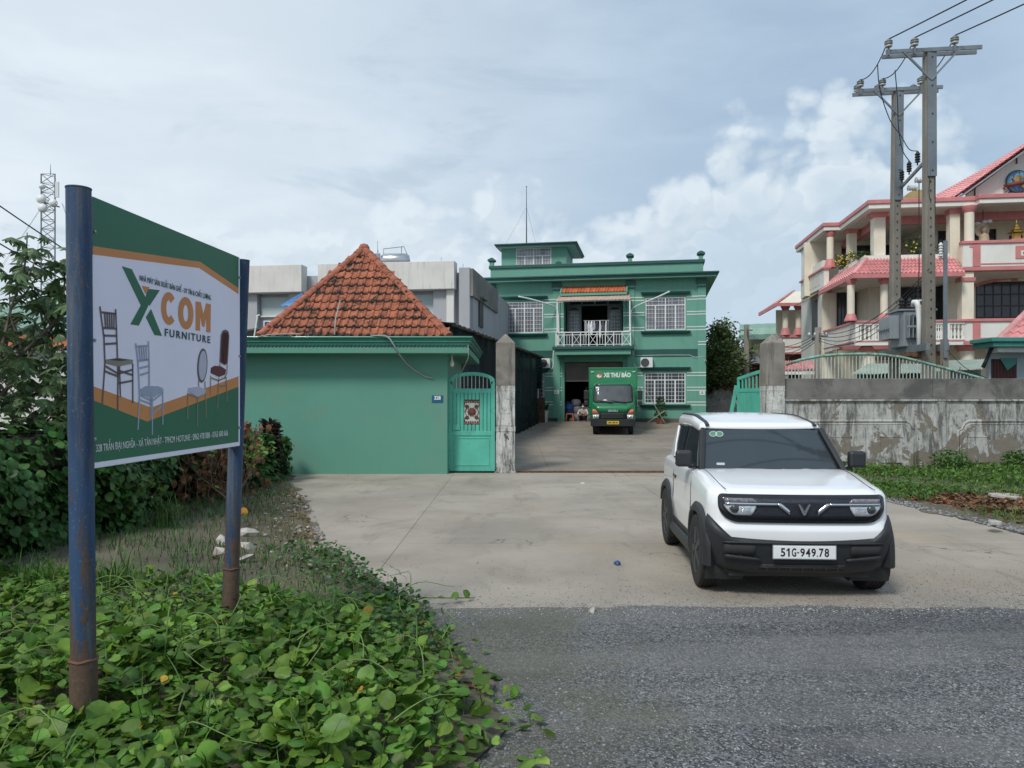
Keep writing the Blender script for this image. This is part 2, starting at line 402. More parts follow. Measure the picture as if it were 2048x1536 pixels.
# ================================================================ ground, road, driveway
def gz(y):
    """the yard climbs gently from the gate to the house"""
    return float(np.interp(y, [-100, 19, 33, 39.8, 2000], [0, 0, .205, .50, .50]))
mb = MB(); ys = [-80, 3, 7, 13, 19, 24, 28, 33, 36, 39.8, 60, 120, 900]; xs = [-700, -60, -10, 10, 60, 700]
mb.v = [(x, y, gz(y)-.05) for y in ys for x in xs]
mb.f = [(j*6+i, j*6+i+1, (j+1)*6+i+1, (j+1)*6+i) for j in range(len(ys)-1) for i in range(5)]; mb.m = [0]*len(mb.f)
tag(mb.build('ground', MT['dirt']), kind='structure')

EDGE = 6.41
mb = MB(); n = 260; xs = np.linspace(-26, 26, n+1)
far = [EDGE+.025*math.sin(x*1.1)+.018*math.sin(x*5.3+1)+random.uniform(-.03, .03) for x in xs]
mb.v = [(x, -40, -.012) for x in xs]+[(x, 4.5, -.012) for x in xs]+[(x, yy, .005) for x, yy in zip(xs, far)]
for j in range(2):
    for i in range(n): mb.f.append((j*(n+1)+i, j*(n+1)+i+1, (j+1)*(n+1)+i+1, (j+1)*(n+1)+i)); mb.m.append(0)
tag(mb.build('road', MT['asphalt'], smooth=True), kind='structure')

drive = bpy.data.objects.new('driveway', None); COL.objects.link(drive); tag(drive, kind='structure')
def slab(x0, x1, y0, y1, m, parent, seg=2, g=.0032):
    mb = MB(); x0 += g; x1 -= g; y0 += g; y1 -= g
    rr = [[(x0, y, gz(y)-.1), (x1, y, gz(y)-.1), (x1, y, gz(y)+.0), (x0, y, gz(y)+.0)] for y in np.linspace(y0, y1, seg+1)]
    mb.loft(rr); return mb.build('concrete_slab', MT[m], parent, fix=True)
cols = [-5.6, -1.35, 2.60, 6.55]
for a, b in zip(cols[:-1], cols[1:]):
    for y0, y1 in ((6.30, 9.22), (9.22, 13.45), (13.45, 17.86)):
        slab(a, b, y0, y1, 'concrete', drive)
yard = bpy.data.objects.new('yard_paving', None); COL.objects.link(yard); tag(yard, kind='structure')
for a, b in zip([-3.2, .9, 5.0, 9.1, 13.2], [.9, 5.0, 9.1, 13.2, 18]):
    for y0, y1 in ((18.3, 23), (23, 28), (28, 33), (33, 41.5)):
        slab(a, b, y0, y1, 'yard_concrete', yard, 5)
# gate track across the entrance
t_ = thing('gate_track', 'rusty steel sliding gate track set across the entrance between the pillars', 'track', (0, 18.08, 0))
for yy in (-.16, .12):
    MB().box(.1, 5.98, yy-.02, yy+.02, -.02, .018).build('rail', MT['rust'], t_, bevel=.004)
MB().box(.1, 5.98, -.21, .2, -.06, -.012).build('track_bed', MT['cement_dark'], t_)

# soil creeping over the slabs on both sides
def verge(name, pts, zf, m, n=70, seedn=3):
    """pts: outline of the inner edge as (x,y); xo: outer x"""
    rr = random.Random(seedn); mb = MB(); rows = []
    ys = np.linspace(pts[0][1], pts[-1][1], n); pxs = np.interp(ys, [p[1] for p in pts], [p[0] for p in pts])
    outer = [p[2] for p in pts]; pos_ = np.interp(ys, [p[1] for p in pts], outer)
    for y, xi, xo in zip(ys, pxs, pos_):
        xi = xi+.10*math.sin(y*3.1)+.07*math.sin(y*7.7+2)+rr.uniform(-.05, .05)
        row = []
        for k in range(26):
            f = (k/25)**1.3; x = xi+(xo-xi)*f
            row.append((x, y, zf(f, abs(x-xi), y)+(rr.uniform(-.012, .012) if k else 0)))
        rows.append(row)
    mb.loft(rows, False, False, wrap=False)
    return tag(mb.build(name, MT[m], smooth=True, fix=True), kind='structure')
LEFT_EDGE = [(-.30, -6), (-.12, 3.0), (-.05, 4.2), (-.40, 5.2), (-.80, 6.4), (-1.25, 7.2), (-2.3, 9.1), (-3.6, 13.1), (-4.7, 16.2), (-5.0, 17.55)]
def ledge(y): return float(np.interp(y, [p[1] for p in LEFT_EDGE], [p[0] for p in LEFT_EDGE]))
RIGHT_EDGE = [(6.62, 6), (6.60, 10), (6.35, 13.1), (6.25, 15), (6.40, 18.04)]
def redge(y): return float(np.interp(y, [p[1] for p in RIGHT_EDGE], [p[0] for p in RIGHT_EDGE]))
def zleft(f, dd, y): return .006+.16*min(1, dd/1.4)**.8
def zright(f, dd, y): return .006+.10*min(1, dd/2.0)
verge('verge', [(x, y, -30) for x, y in LEFT_EDGE], zleft, 'dirt', 120)
verge('roadside_bank', [(x, y, 40) for x, y in RIGHT_EDGE], zright, 'dirt', 70, 5)

# loose stones: on the road, spilled over the concrete edge, along the right bank
ico_v = []; ph = (1+5**.5)/2
for a_, b_ in ((1, ph), (-1, ph), (1, -ph), (-1, -ph)): ico_v += [(0, a_, b_), (a_, b_, 0), (b_, 0, a_)]
bm = bmesh.new(); bmesh.ops.create_icosphere(bm, subdivisions=1, radius=1)
ICO_V = np.array([v.co[:] for v in bm.verts]); ICO_F = np.array([[v.index for v in f.verts] for f in bm.faces]); bm.free()
def stones(name, pts, smin, smax, m, flat=.55):
    n = len(pts); sc = RNG.uniform(smin, smax, (n, 1))*RNG.uniform(.65, 1.3, (n, 3)); sc[:, 2] *= flat
    p = np.array(pts); p[:, 2] += sc[:, 2]*.35
    o = scatter(name, ICO_V*RNG.uniform(.8, 1.15, (len(ICO_V), 1)), ICO_F, p, rotmats(RNG.uniform(0, 6.28, n), RNG.normal(0, .3, n)), sc, MT[m])
    return tag(o, kind='stuff')
pts = []
while len(pts) < 9000:
    y = 3.2+3.2*RNG.random()**1.5; x = RNG.uniform(-1.5, 5.5)
    if x > ledge(y)-.5: pts.append((x, y, -.012))
tag(stones('gravel', pts, .0035, .010, 'stone'), 'fine grey gravel lying on the dark road', 'gravel')
pts = []
while len(pts) < 6500:
    y = EDGE+abs(RNG.normal(0, .42 if RNG.random() < .6 else .95))-.1; x = RNG.uniform(-1.2, 5.6)
    if RNG.random() < np.interp(x, [-1.2, 1, 2.2, 5.6], [.15, .3, .9, 1]): pts.append((x, y, 0.0))
tag(stones('spilled_gravel', pts, .0025, .008, 'stone'), 'dark crumbs of gravel spilled over the edge of the concrete drive', 'gravel')
pts = []
while len(pts) < 2200:
    y = EDGE-abs(RNG.normal(0, .22))+.12; x = RNG.uniform(-.9, 5.6); pts.append((x, y, .004))
tag(stones('edge_grit', pts, .0025, .007, 'stone_pale'), 'pale grit along the edge where the road meets the concrete', 'grit')
pts = []
while len(pts) < 420:
    y = RNG.uniform(6.2, 14.5); e_ = abs(RNG.normal(0, .42)); pts.append((ledge(y)-e_+.12, y, zleft(0, e_, y)))
tag(stones('verge_rubble', pts, .006, .034, 'rubble_grey', .6), 'pale rubble and stones along the left edge of the drive', 'rubble')
pts = [(redge(y)+abs(RNG.normal(0, .22))-.05, y, .012) for y in RNG.uniform(9.0, 13.6, 900)]
tag(stones('bank_gravel', pts, .008, .028, 'stone'), 'bluish grey chippings along the bank by the right wall', 'gravel')
# ================================================================ entrance: pillars, long wall, gates, hut
def pillar(x0, x1, y0, y1, label):
    t = thing('gate_pillar', label, 'pillar', ((x0+x1)/2, (y0+y1)/2, 0), 0, 'gate pillars'); w_, d_ = (x1-x0)/2, (y1-y0)/2
    MB().box(-w_, w_, -d_, d_, -.2, .95).build('lower_shaft', MT['pillar_wash'], t, bevel=.012)
    MB().box(-w_-.008, w_+.008, -d_-.008, d_+.008, .956, 1.085).build('band', MT['pillar_wash'], t, bevel=.008)
    MB().box(-w_, w_, -d_, d_, 1.091, 1.92).build('middle_shaft', MT['pillar_wash'], t, bevel=.012)
    MB().box(-w_-.006, w_+.006, -d_-.006, d_+.006, 1.915, 1.945).build('band', MT['pillar_wash'], t, bevel=.006)
    MB().box(-w_, w_, -d_, d_, 1.94, 2.04).build('collar', MT['pillar_wash'], t, bevel=.008)
    MB().box(-w_-.004, w_+.004, -d_-.004, d_+.004, 2.035, 3.05).build('upper_shaft', MT['cement_pillar'], t, bevel=.015)
    mb = MB(); mb.loft([[(sx*k*(w_+.004), sy*k*(d_+.004), z) for sx, sy in ((-1,-1),(1,-1),(1,1),(-1,1))] for k, z in ((1, 3.045), (.06, 3.27))])
    mb.build('cap', MT['cement_pillar'], t, bevel=.012)
    MB().box(-w_-.03, w_+.03, -d_-.03, d_+.03, -.1, .03).build('foot', MT['pillar_wash'], t, bevel=.01)
    return t
XL = (992-CX)/F*17.95, (1030-CX)/F*17.95
pillar(*XL, 17.95, 18.42, 'tall grime streaked gate pillar right of the narrow green door')
XR = (1534-CX)/F*17.95, (1570-CX)/F*17.95
pillar(*XR, 17.95, 18.47, 'tall grey gate pillar at the left end of the peeling wall')

wl = thing('boundary_wall', 'long peeling whitewashed boundary wall with dark cement upper course', 'wall', (0, 18.06, 0))
ZT = 2.21; X0, X1 = XR[1]+.002, 26.
MB().box(X0, X1, 0, .2, -.2, 1.675).build('lower_wall', MT['limewash'], wl)
MB().box(X0, X1, -.055, .22, 1.67, 1.715).build('ledge', MT['limewash'], wl, bevel=.012)
MB().box(X0, X1, -.03, .22, 1.715, 1.76).build('ledge', MT['cement_dark'], wl, bevel=.01)
MB().box(X0, X1, .02, .19, 1.755, ZT).build('upper_course', MT['cement_dark'], wl, bevel=.01)
for k in range(4):
    xp = 10.02+k*4.85
    MB().box(xp, xp+.215, -.045, .02, -.1, 1.672).build('pilaster', MT['limewash'], wl, bevel=.008)
    MB().box(xp-.09, xp+.225, -.02, .03, 1.76, ZT-.01).build('pilaster', MT['cement_dark'], wl, bevel=.01)
    for sgn, xc in ((-1, xp-.46), (1, xp+.52)):                       # raised panel mouldings with a notched corner
        zt = 1.205; far_ = xc+sgn*(-4.0 if sgn < 0 else 0)
        xe = X0+.02 if (sgn < 0 and k == 0) else (xc-2.0 if sgn < 0 else xc+1.9)
        pth = [(xc, 0, -.1), (xc, 0, zt-.22), (xc+sgn*.10, 0, zt-.17), (xc+sgn*.14, 0, zt-.06), (xc+sgn*.24, 0, zt), (xe, 0, zt)]
        if sgn < 0: pth = [(xc, 0, -.1), (xc, 0, zt-.24), (xc-.10, 0, zt-.17), (xc-.15, 0, zt-.05), (xc-.26, 0, zt), (xe, 0, zt)]
        for off, rad in ((0, .036), (.07, .022)):
            mb = MB(); mb.tube([(x-sgn*0+(off if i < 2 else off*.7)*sgn, y+.012, z-(off if i > 2 else off*.3)) for i, (x, y, z) in enumerate(pth)], rad, 6)
            mb.build('panel_moulding', MT['limewash'], wl, smooth=True)
for xs_ in (7.75, 8.95, 11.0, 12.35, 13.6, 16.2, 17.6):
    q = MB().box(xs_-.245, xs_+.245, -.028, .0, .22, .82).build('square_block', MT['limewash'], wl, bevel=.008)
    MB().box(xs_-.26, xs_+.26, -.036, .0, .822, .845).build('square_block_lip', MT['limewash'], wl, bevel=.006)

# sliding gate leaf parked behind the wall
sg = thing('sliding_gate', 'flaking pale green arched gate leaf parked behind the boundary wall', 'gate', (0, 18.75, 0))
arch = [(1572,729),(1600,720),(1640,712),(1680,709),(1720,708),(1760,709),(1800,714),(1840,723),(1880,734),(1920,745),(1960,756),(1990,765)]
ap = [P(a, b, 18.75) for a, b in arch]; ap = [Vector((p.x, 0, p.z)) for p in ap]
ax = [p.x for p in ap]; az_ = [p.z for p in ap]
mm('flaky_green', (.21,.40,.32), .8, .25, 5., .4, 60, dirt=((.16,.13,.09), .85, 9., .50, .58))
mm('bar_pale', (.46,.52,.46), .7, .2, 5., dirt=((.22,.17,.11), .5, 7., .55, .65))
MB().tube(ap, .035, 8).build('top_rail', MT['flaky_green'], sg, smooth=True)
MB().box(ax[0], ax[-1], -.03, .03, .06, .14).build('bottom_rail', MT['flaky_green'], sg)
MB().box(ax[0], ax[-1], -.012, .012, .14, 1.4).build('sheet_panel', MT['flaky_green'], sg)
MB().box(ax[0], ax[-1], -.03, .03, 1.4, 1.46).build('middle_rail', MT['flaky_green'], sg)
bx = np.arange(ax[0]+.05, ax[-1]-.35, .088)
bme = None
for i, x in enumerate(bx):
    zt = float(np.interp(x, ax, az_))
    MB().box(x-.009, x+.009, -.009, .009, 1.46, zt-.02).build('bar', MT['bar_pale'], sg)
for i, x in enumerate(np.linspace(ax[2], ax[-3], 9)):
    zt = float(np.interp(x, ax, az_))
    MB().lathe([(.008, 0), (.008, .05), (.022, .06), (.008, .075), (.014, .09), (.001, .14)], 6, (x, 0, zt+.02)).build('spear_tip', MT['rust'], sg)
for x in (ax[1], ax[-2]): MB().lathe([(.06, -.03), (.06, .03)], 12, (x, 0, .06), 'y').build('wheel', MT['dark_metal'], sg)

def ribs(mb, x0, x1, z0, z1, n, y=0., w=.018, dep=.02):
    for k in range(n):
        x = x0+(x1-x0)*(k+.5)/n; mb.box(x-w/2, x+w/2, y-dep, y, z0, z1)

# narrow green side door
D0 = 17.98; gx0, gx1 = (897-CX)/F*D0, (990-CX)/F*D0; W_ = gx1-gx0
gd = thing('side_gate', 'narrow turquoise green metal side gate with arched barred top and rust red ornament', 'gate', (gx0, D0, 0))
GZ = lambda py: H+(HOR-py)/F*D0
zsh, ztop = GZ(763), GZ(744)
def archz(x, r=0): k = (x-W_/2)/(W_/2); return zsh+(ztop-zsh)*math.sqrt(max(0, 1-k*k*.97))-r
fr = MB()
fr.box(0, .095, -.03, .03, .03, zsh); fr.box(W_-.095, W_, -.03, .03, .03, zsh)
out_ = [(W_*k/24, 0, archz(W_*k/24)) for k in range(25)]
rr = []
for k in range(25):
    x = W_*k/24; z1 = archz(x); xi = .095+(W_-.19)*k/24; z0 = max(zsh-.10, archz(xi, .085)) if 0 < k < 24 else zsh-.10
    rr.append([(xi, -.03, z0), (xi, .03, z0), (x, .03, z1), (x, -.03, z1)])
fr.loft(rr); fr.build('frame', MT['gate_green'], gd, fix=True, bevel=.006)
zb1, zb0 = GZ(786), GZ(777)
MB().box(.095, W_-.095, -.025, .025, zb1, zb0).build('upper_rail', MT['gate_green'], gd, bevel=.004)
for k in range(9):
    x = .095+(W_-.19)*(k+1)/10; MB().box(x-.008, x+.008, -.008, .008, zb0, archz(x, .06)).build('bar', MT['bar_pale'], gd)
zm1, zm0 = GZ(871), GZ(862)
MB().box(.095, W_-.095, -.028, .028, zm1, zm0).build('middle_rail', MT['gate_green'], gd, bevel=.004)
nsl = 10; sw = (W_-.19)/nsl
for k in range(nsl):
    x = .095+sw*k; hole = k in (3, 4, 5, 6)
    zz = [(zm0, GZ(849)), (GZ(799), zb1)] if hole else [(zm0, zb1)]
    for za, zb_ in zz:
        q = MB(); q.prism([(x+.004, .010), (x+.004, -.004), (x+.018, -.018), (x+sw-.018, -.018), (x+sw-.004, -.004), (x+sw-.004, .010)], za, zb_, 'xy')
        q.build('slat', MT['gate_green'], gd)
MB().box(.095, W_-.095, -.008, .012, .12, zm1).build('lower_panel', MT['gate_green'], gd)
for a, b, c, d_ in ((.13, W_-.13, .16, .19), (.13, W_-.13, zm1-.07, zm1-.045)):
    MB().box(a, b, -.02, -.007, c, d_).build('panel_bead', MT['gate_green'], gd, bevel=.004)
for xx in (.13, W_-.155): MB().box(xx, xx+.025, -.02, -.007, .192, zm1-.072).build('panel_bead', MT['gate_green'], gd, bevel=.004)
MB().box(.05, W_-.05, -.02, .02, .03, .115).build('bottom_rail', MT['gate_green'], gd, bevel=.004)
MB().box(.10, .27, -.045, .0, GZ(860), GZ(849)).build('lock_box', MT['gate_green'], gd, bevel=.006)
ox0, ox1, oz0, oz1 = .095+sw*3+.004, .095+sw*7-.004, GZ(849)+.003, GZ(799)-.003
mm('ornament_red', (.15,.045,.035), .75, .4, 14., .3, 60)
MB().box(ox0, ox1, .004, .01, oz0, oz1).build('ornament_back', MT['bar_pale'], gd)
om = MB(); cx_, cz_ = (ox0+ox1)/2, (oz0+oz1)/2; ww, hh = (ox1-ox0)/2, (oz1-oz0)/2
om.lathe([(.001, -.024), (.035, -.022), (.07, -.012), (.075, -.002)], 14, (cx_, 0, cz_), 'y')
for k in range(10):
    a = k*math.pi/5; om.lathe([(.001, -.02), (.02, -.012), (.022, -.002)], 8, (cx_+.085*math.cos(a), 0, cz_+.085*math.sin(a)), 'y')
for sx in (-1, 1):
    for sz in (-1, 1):
        c_ = (cx_+sx*ww*.60, cz_+sz*hh*.42)
        om.tube([(c_[0]+.045*(1-k/26)*math.cos(k*.5)*sx, -.008, c_[1]+.045*(1-k/26)*math.sin(k*.5)*sz) for k in range(22)], .010, 5)
        om.box(min(cx_, cx_+sx*ww), max(cx_, cx_+sx*ww), -.014, -.002, cz_+sz*hh*.97-.02, cz_+sz*hh*.97+.02)
        for q in range(3):
            om.lathe([(.001, -.018), (.02, -.008), (.022, -.002)], 7, (cx_+sx*ww*(.15+.3*q), 0, cz_+sz*hh*.80), 'y')
        om.tube([(cx_+sx*ww*.95, -.008, cz_+sz*hh*.85), (cx_+sx*ww*.98, -.008, cz_+sz*hh*.55), (cx_+sx*ww*.70, -.008, cz_+sz*hh*.30), (cx_+sx*ww*.92, -.008, cz_)], .009, 5)
om.build('ornament', MT['ornament_red'], gd, smooth=True)

# hinged gate leaf swung open behind the right pillar
a0 = Vector((XR[0]+.06, 18.52, 0)); b0 = Vector((5.86, 19.85, 0)); L_ = (b0-a0).length
lf = thing('gate_leaf', 'turquoise green gate leaf swung open behind the right gate pillar', 'gate', a0, math.atan2(b0.y-a0.y, b0.x-a0.x))
zt0, zt1 = 2.40, 2.24
lm = MB(); lm.box(0, .07, -.025, .025, .05, zt0-.02); lm.box(L_-.08, L_, -.025, .025, .05, zt1-.02)
lm.bar((0, 0, zt0), (L_, 0, zt1), .05, .08); lm.build('frame', MT['gate_green'], lf, bevel=.004)
MB().box(.07, L_-.08, -.02, .02, 1.90, 1.99).build('upper_rail', MT['gate_green'], lf)
MB().box(.07, L_-.08, -.02, .02, .05, .16).build('bottom_rail', MT['gate_green'], lf)
for k in range(6):
    x = .07+(L_-.15)*k/6
    MB().prism([(x+.01, .01), (x+.01, -.01), (x+.05, -.022), (x+.17, -.022), (x+.20, -.01), (x+.20, .01)], .16, 1.90, 'xy').build('slat', MT['gate_green'], lf)
    if k: MB().box(x-.02, x+.02, -.015, .015, 1.99, 2.2+.12*(1-x/L_)).build('bar', MT['gate_green'], lf)
g2 = thing('gate_prop', 'slanting green metal prop leaning beside the open gate leaf', 'prop', (5.72, 20.05, 0))
pA, pB = P(1473, 771, 20.05), P(1452, 850, 20.05)
MB().bar((pA.x-5.72, 0, pA.z), (pB.x-5.72-.12, 0, .02), .09, .07, (0,1,0)).build('bar', MT['gate_green'], g2, bevel=.004)

# ---------------------------------------------------------------- green hut with the pyramid tile roof
hx0, hx1, hy = -7.0, (895-CX)/F*17.6, 17.6
ht = thing('gate_hut', 'low green hut with overhanging moulded cornice and steep orange tiled roof', 'hut', (0, 0, 0))
MB().box(hx0, hx1, hy, 22.4, -.2, 2.76).build('wall', MT['hut_green'], ht, bevel=.01)
co = .5; yf = hy-co
def ring(o, z0, z1, m, nm, bv=.01):
    return MB().box(hx0-co+.1-o, hx1+co+o, yf-o, 22.9+o, z0, z1).build(nm, MT[m], ht, bevel=bv)
ring(.0, 2.75, 2.905, 'hut_green', 'fascia')
mb = MB(); nsc = 78; span = (hx1+co)-(hx0-co)
for k in range(nsc):
    x = hx0-co+span*(k+.5)/nsc; rr_ = span/nsc/2*.96
    mb.prism([(x-rr_, 2.95)]+[(x+rr_*math.cos(a), 2.935-rr_*.9*math.sin(a)) for a in [math.pi*(1-q/6) for q in range(7)]]+[(x+rr_, 2.95)], yf-.022, yf-.001, 'xz')
mb.build('scalloped_trim', MT['trim_green'], ht)
ring(.03, 2.935, 2.985, 'trim_green2', 'cornice_moulding'); ring(.06, 2.987, 3.045, 'trim_green2', 'cornice_moulding')
ring(.085, 3.047, 3.075, 'trim_green2', 'cornice_moulding'); ring(.11, 3.077, 3.125, 'trim_green2', 'cornice_moulding', .02)

ex0, ex1, ey, ez = (518-CX)/F*17.4, (898-CX)/F*17.4, 17.4, 3.13
AP = P(728, 499, 20.0)
rf = MB(); rf.add([(ex0, ey, ez), (ex1, ey, ez), (ex1, 22.8, ez), (ex0, 22.8, ez), (AP.x, AP.y, AP.z)], [(0,1,4), (1,2,4), (2,3,4), (3,0,4)])
mm('roof_deck', (.05,.035,.028), .95, .3, 3.)
roof = rf.build('roof', MT['roof_deck'], ht)
def tile_mat(name, base, moss, amt, rnd=.16):
    m = bpy.data.materials.new(name); m.use_nodes = True; t = NT(m.node_tree); m.node_tree.nodes.clear()
    out = t.n('ShaderNodeOutputMaterial'); b = t.n('ShaderNodeBsdfPrincipled', {'Roughness': .85, 'Specular IOR Level': .3})
    pos = t.n('ShaderNodeNewGeometry').outputs['Position']; oc = t.n('ShaderNodeTexCoord').outputs['Object']
    c = t.mix(t.smooth(t.noise(pos, 6., 7, .65), .3, .7), (*[x*.72 for x in base], 1), (*[min(1, x*1.2) for x in base], 1))
    hs = t.n('ShaderNodeHueSaturation', {'Color': c}); t.set(hs, 'Value', t.math('MULTIPLY_ADD', t.n('ShaderNodeObjectInfo').outputs['Random'], 2*rnd, 1-rnd)); c = hs.outputs[0]
    low = t.smooth(t.n('ShaderNodeSeparateXYZ', {0: oc}).outputs[1], .0, .11, .15, 0.)       # lichen settles along the lower lip
    k = t.smooth(t.math('ADD', t.noise(pos, 2.6, 8, .7, .5), t.math('ADD', low, t.math('MULTIPLY', t.noise(pos, 21., 5, .6), .12))), .575, .69)
    c = t.mix(t.math('MULTIPLY', k, amt), c, (*moss, 1))
    t.set(b, 'Base Color', c); t.set(b, 'Normal', t.n('ShaderNodeBump', {'Strength': .5, 'Distance': .01, 'Height': t.noise(pos, 40., 6, .65)}))
    t.t.links.new(b.outputs[0], out.inputs['Surface']); MT[name] = m
tile_mat('clay_tile', (.355,.122,.068), (.024,.024,.019), .97)
tile_mat('ridge_clay', (.37,.13,.08), (.10,.05,.035), .35, .10)
# one interlocking tile: pan with a raised roll on one side and a small nose; x across, y up the slope, z out of the roof
TW, TL, NR = .1865, .348, 11
def tile_mesh():
    prof = [(0, .010), (.012, .040), (.045, .050), (.068, .036), (.078, .012), (.125, .008), (.170, .014), (.187, .018)]
    mb = MB(); rings = []
    for y, dz in ((0, .030), (.035, .030), (TL, .004)):
        rings.append([(x, y, z+dz) for x, z in prof]+[(x, y, z+dz-.014) for x, z in reversed(prof)])
    mb.loft(rings)
    mb.add([(.105, .06, .036), (.150, .06, .036), (.1275, .135, .030), (.1275, .085, .058)], [(0,1,3), (1,2,3), (2,0,3)])
    return mb.mesh('tile', False, True)
TM = tile_mesh(); TM.materials.append(MT['clay_tile'])
SL = math.hypot(AP.y-ey, AP.z-ez); ca, sa = (AP.y-ey)/SL, (AP.z-ez)/SL
SAng = math.atan2(AP.z-ez, AP.y-ey)
for r in range(NR+1):
    s = r*(SL/NR)*.985-.03; f0 = max(0, s+.12)/SL
    xl, xr = ex0+(AP.x-ex0)*f0, ex1+(AP.x-ex1)*f0
    k0 = math.ceil((xl-AP.x)/TW-.55); k1 = math.floor((xr-AP.x)/TW-.45)
    for k in range(k0, k1+1):
        x = AP.x+k*TW
        o = bpy.data.objects.new('tile', TM); COL.objects.link(o); o.parent = roof
        o.location = (x+random.uniform(-.004, .004), ey+ca*s, ez+sa*s+.012); o.rotation_euler = (SAng+random.uniform(-.02, .02), random.uniform(-.015, .015), random.uniform(-.012, .012))
# tiles of the two flanks, seen only edge-on
tv = np.array([v.co[:] for v in TM.vertices]); tf = [tuple(p.vertices) for p in TM.polygons]
for sgn, xe in ((1, ex1), (-1, ex0)):
    mb = MB(); run = AP.x-xe; sl = math.hypot(run, AP.z-ez)
    u = Vector((run/sl, 0, (AP.z-ez)/sl)); ac = Vector((0, sgn, 0)); nn = ac.cross(u)
    for r in range(int(sl/.33)):
        s = r*.33; f0 = (s+.1)/sl; yl, yr = ey+(AP.y-ey)*f0, 22.8+(AP.y-22.8)*f0
        for k in range(int((yr-yl)/TW)):
            o_ = Vector((xe, (yl if sgn > 0 else yr)+sgn*k*TW, ez))+u*s
            mb.add([o_+ac*p[0]+u*p[1]+nn*p[2] for p in tv], tf)
    tag(mb.build('flank_tiles', MT['clay_tile'], roof), kind='stuff')
def hip(a, b, n):
    for k in range(n):
        p0 = a+(b-a)*(k/n); p1 = a+(b-a)*((k+1)/n+.012)
        mb = MB(); t = (p1-p0).normalized(); x = t.cross(Vector((0,0,1))).normalized(); y = x.cross(t)
        rg = []
        for q, (p, rad) in enumerate(((p0-t*.02, .115), (p0+t*.05, .122), (p0+t*.06, .108), (p1, .098))):
            rg.append([p+rad*(math.cos(g)*x+math.sin(g)*.80*y)-y*.02 for g in [math.pi*(i/8) for i in range(9)]]+[p+x*(-rad+.015)-y*.03, p+x*(rad-.015)-y*.03])
        mb.loft(rg); mb.build('ridge_tile', MT['ridge_clay'], roof, fix=True, auto=40)
up = Vector((0, 0, .05))
hip(Vector((ex0, ey, ez))+up, AP+up, 12); hip(Vector((ex1, ey, ez))+up, AP+up, 12)
hip(Vector((ex1, 22.8, ez))+up, AP+up, 12)
MB().lathe([(.13, -.12), (.15, -.02), (.10, .07), (.001, .10)], 10, (AP.x, AP.y, AP.z+.06)).build('apex_cap', MT['ridge_clay'], roof, smooth=True)

# number plate, bulb, cables and aerial pole on the hut
def text_mesh(s, size, w=None, bold=0., shear=0., align='CENTER', ext=.0015, space=1.):
    cu = bpy.data.curves.new('t', 'FONT'); cu.body = s; cu.size = size; cu.align_x = align; cu.align_y = 'CENTER'; cu.extrude = ext; cu.offset = bold
    cu.shear = shear; cu.resolution_u = 3; cu.space_character = space
    o = bpy.data.objects.new('t', cu); COL.objects.link(o); bpy.context.view_layer.update()
    me = bpy.data.meshes.new_from_object(o.evaluated_get(bpy.context.evaluated_depsgraph_get()))
    bpy.data.objects.remove(o); me.materials.clear()
    xs = [v.co.x for v in me.vertices]; ys = [v.co.y for v in me.vertices]
    if w and xs:
        k = w/(max(xs)-min(xs)); off = 0 if align != 'CENTER' else (max(xs)+min(xs))/2
        for v in me.vertices: v.co.x = (v.co.x-off)*k
    return me
UP = (R(90), 0, 0)
np_ = thing('house_number_plate', 'small blue enamel house number plate reading 328 on the hut wall', 'sign', P(875, 798, hy-.004))
mm('plate_blue', (.012,.10,.20), .35, .15, 20, dirt=((.3,.3,.3), .6, 40, .6, .66)); mm('print_white', (.75,.76,.76), .5, .04, 9); mm('print_black', (.012,.012,.013), .5, 0)
MB().box(-.13, .13, -.008, 0, -.085, .085).build('plate', MT['plate_blue'], np_, bevel=.004)
link('digits', text_mesh('328', .115, .15, .004), MT['print_white'], np_, (0, -.0095, .022), UP)
bl = thing('bulb_lamp', 'white bulb lamp hanging beneath the cornice corner of the hut', 'lamp', P(904, 728, 17.75))
MB().lathe([(.02, .22), (.02, .10), (.035, .06), (.05, .02), (.05, -.02), (.03, -.06), (.001, -.07)], 12).build('bulb', MT['white_paint'], bl, smooth=True)
MB().tube([(0, 0, .2), (0, .02, .36)], .012, 6).build('flex', MT['wire_black'], bl)
cb = [P(a, b, dd) for a, b, dd in ((742,671,17.0),(770,671,16.95),(780,678,16.95),(790,694,16.97),(798,708,17.1),(812,726,17.45),(830,741,17.56),(850,753,17.57),(866,757,17.57))]
mm('cable_pale', (.34,.34,.31), .6, .1, 5)
tag(MB().tube(cb, .017, 6).build('cable', MT['cable_pale'], smooth=True), 'pale cable looping from the hut roof down to its wall', 'cable')
cb = [P(a, b, dd) for a, b, dd in ((936,690,17.05),(937,715,17.05),(930,730,17.4),(924,742,17.6),(916,752,17.8))]
tag(MB().tube(cb, .009, 6).build('cable', MT['cable_pale'], smooth=True), 'thin cable dropping from the cornice corner towards the side gate', 'cable')
ar = thing('aerial_pole', 'white bent pole leaning on the cornice left of the tiled roof', 'pole', P(508, 674, 17.2))
MB().tube([(0, 0, -.02), (.08, 0, .47)], .016, 6).build('pole', MT['pipe_white'], ar); MB().tube([(.05, 0, .46), (.13, 0, .50)], .018, 6).build('tip', MT['pipe_white'], ar)
lp = [P(671, 672, 17.36), P(673, 640, 17.6), P(682, 604, 18.06)]
tag(MB().tube([p+Vector((0, -.09, .02)) for p in lp], .016, 6).build('roof_rod', MT['cable_pale'], smooth=True), 'thin pale rod lying up the front of the orange tile roof', 'rod')
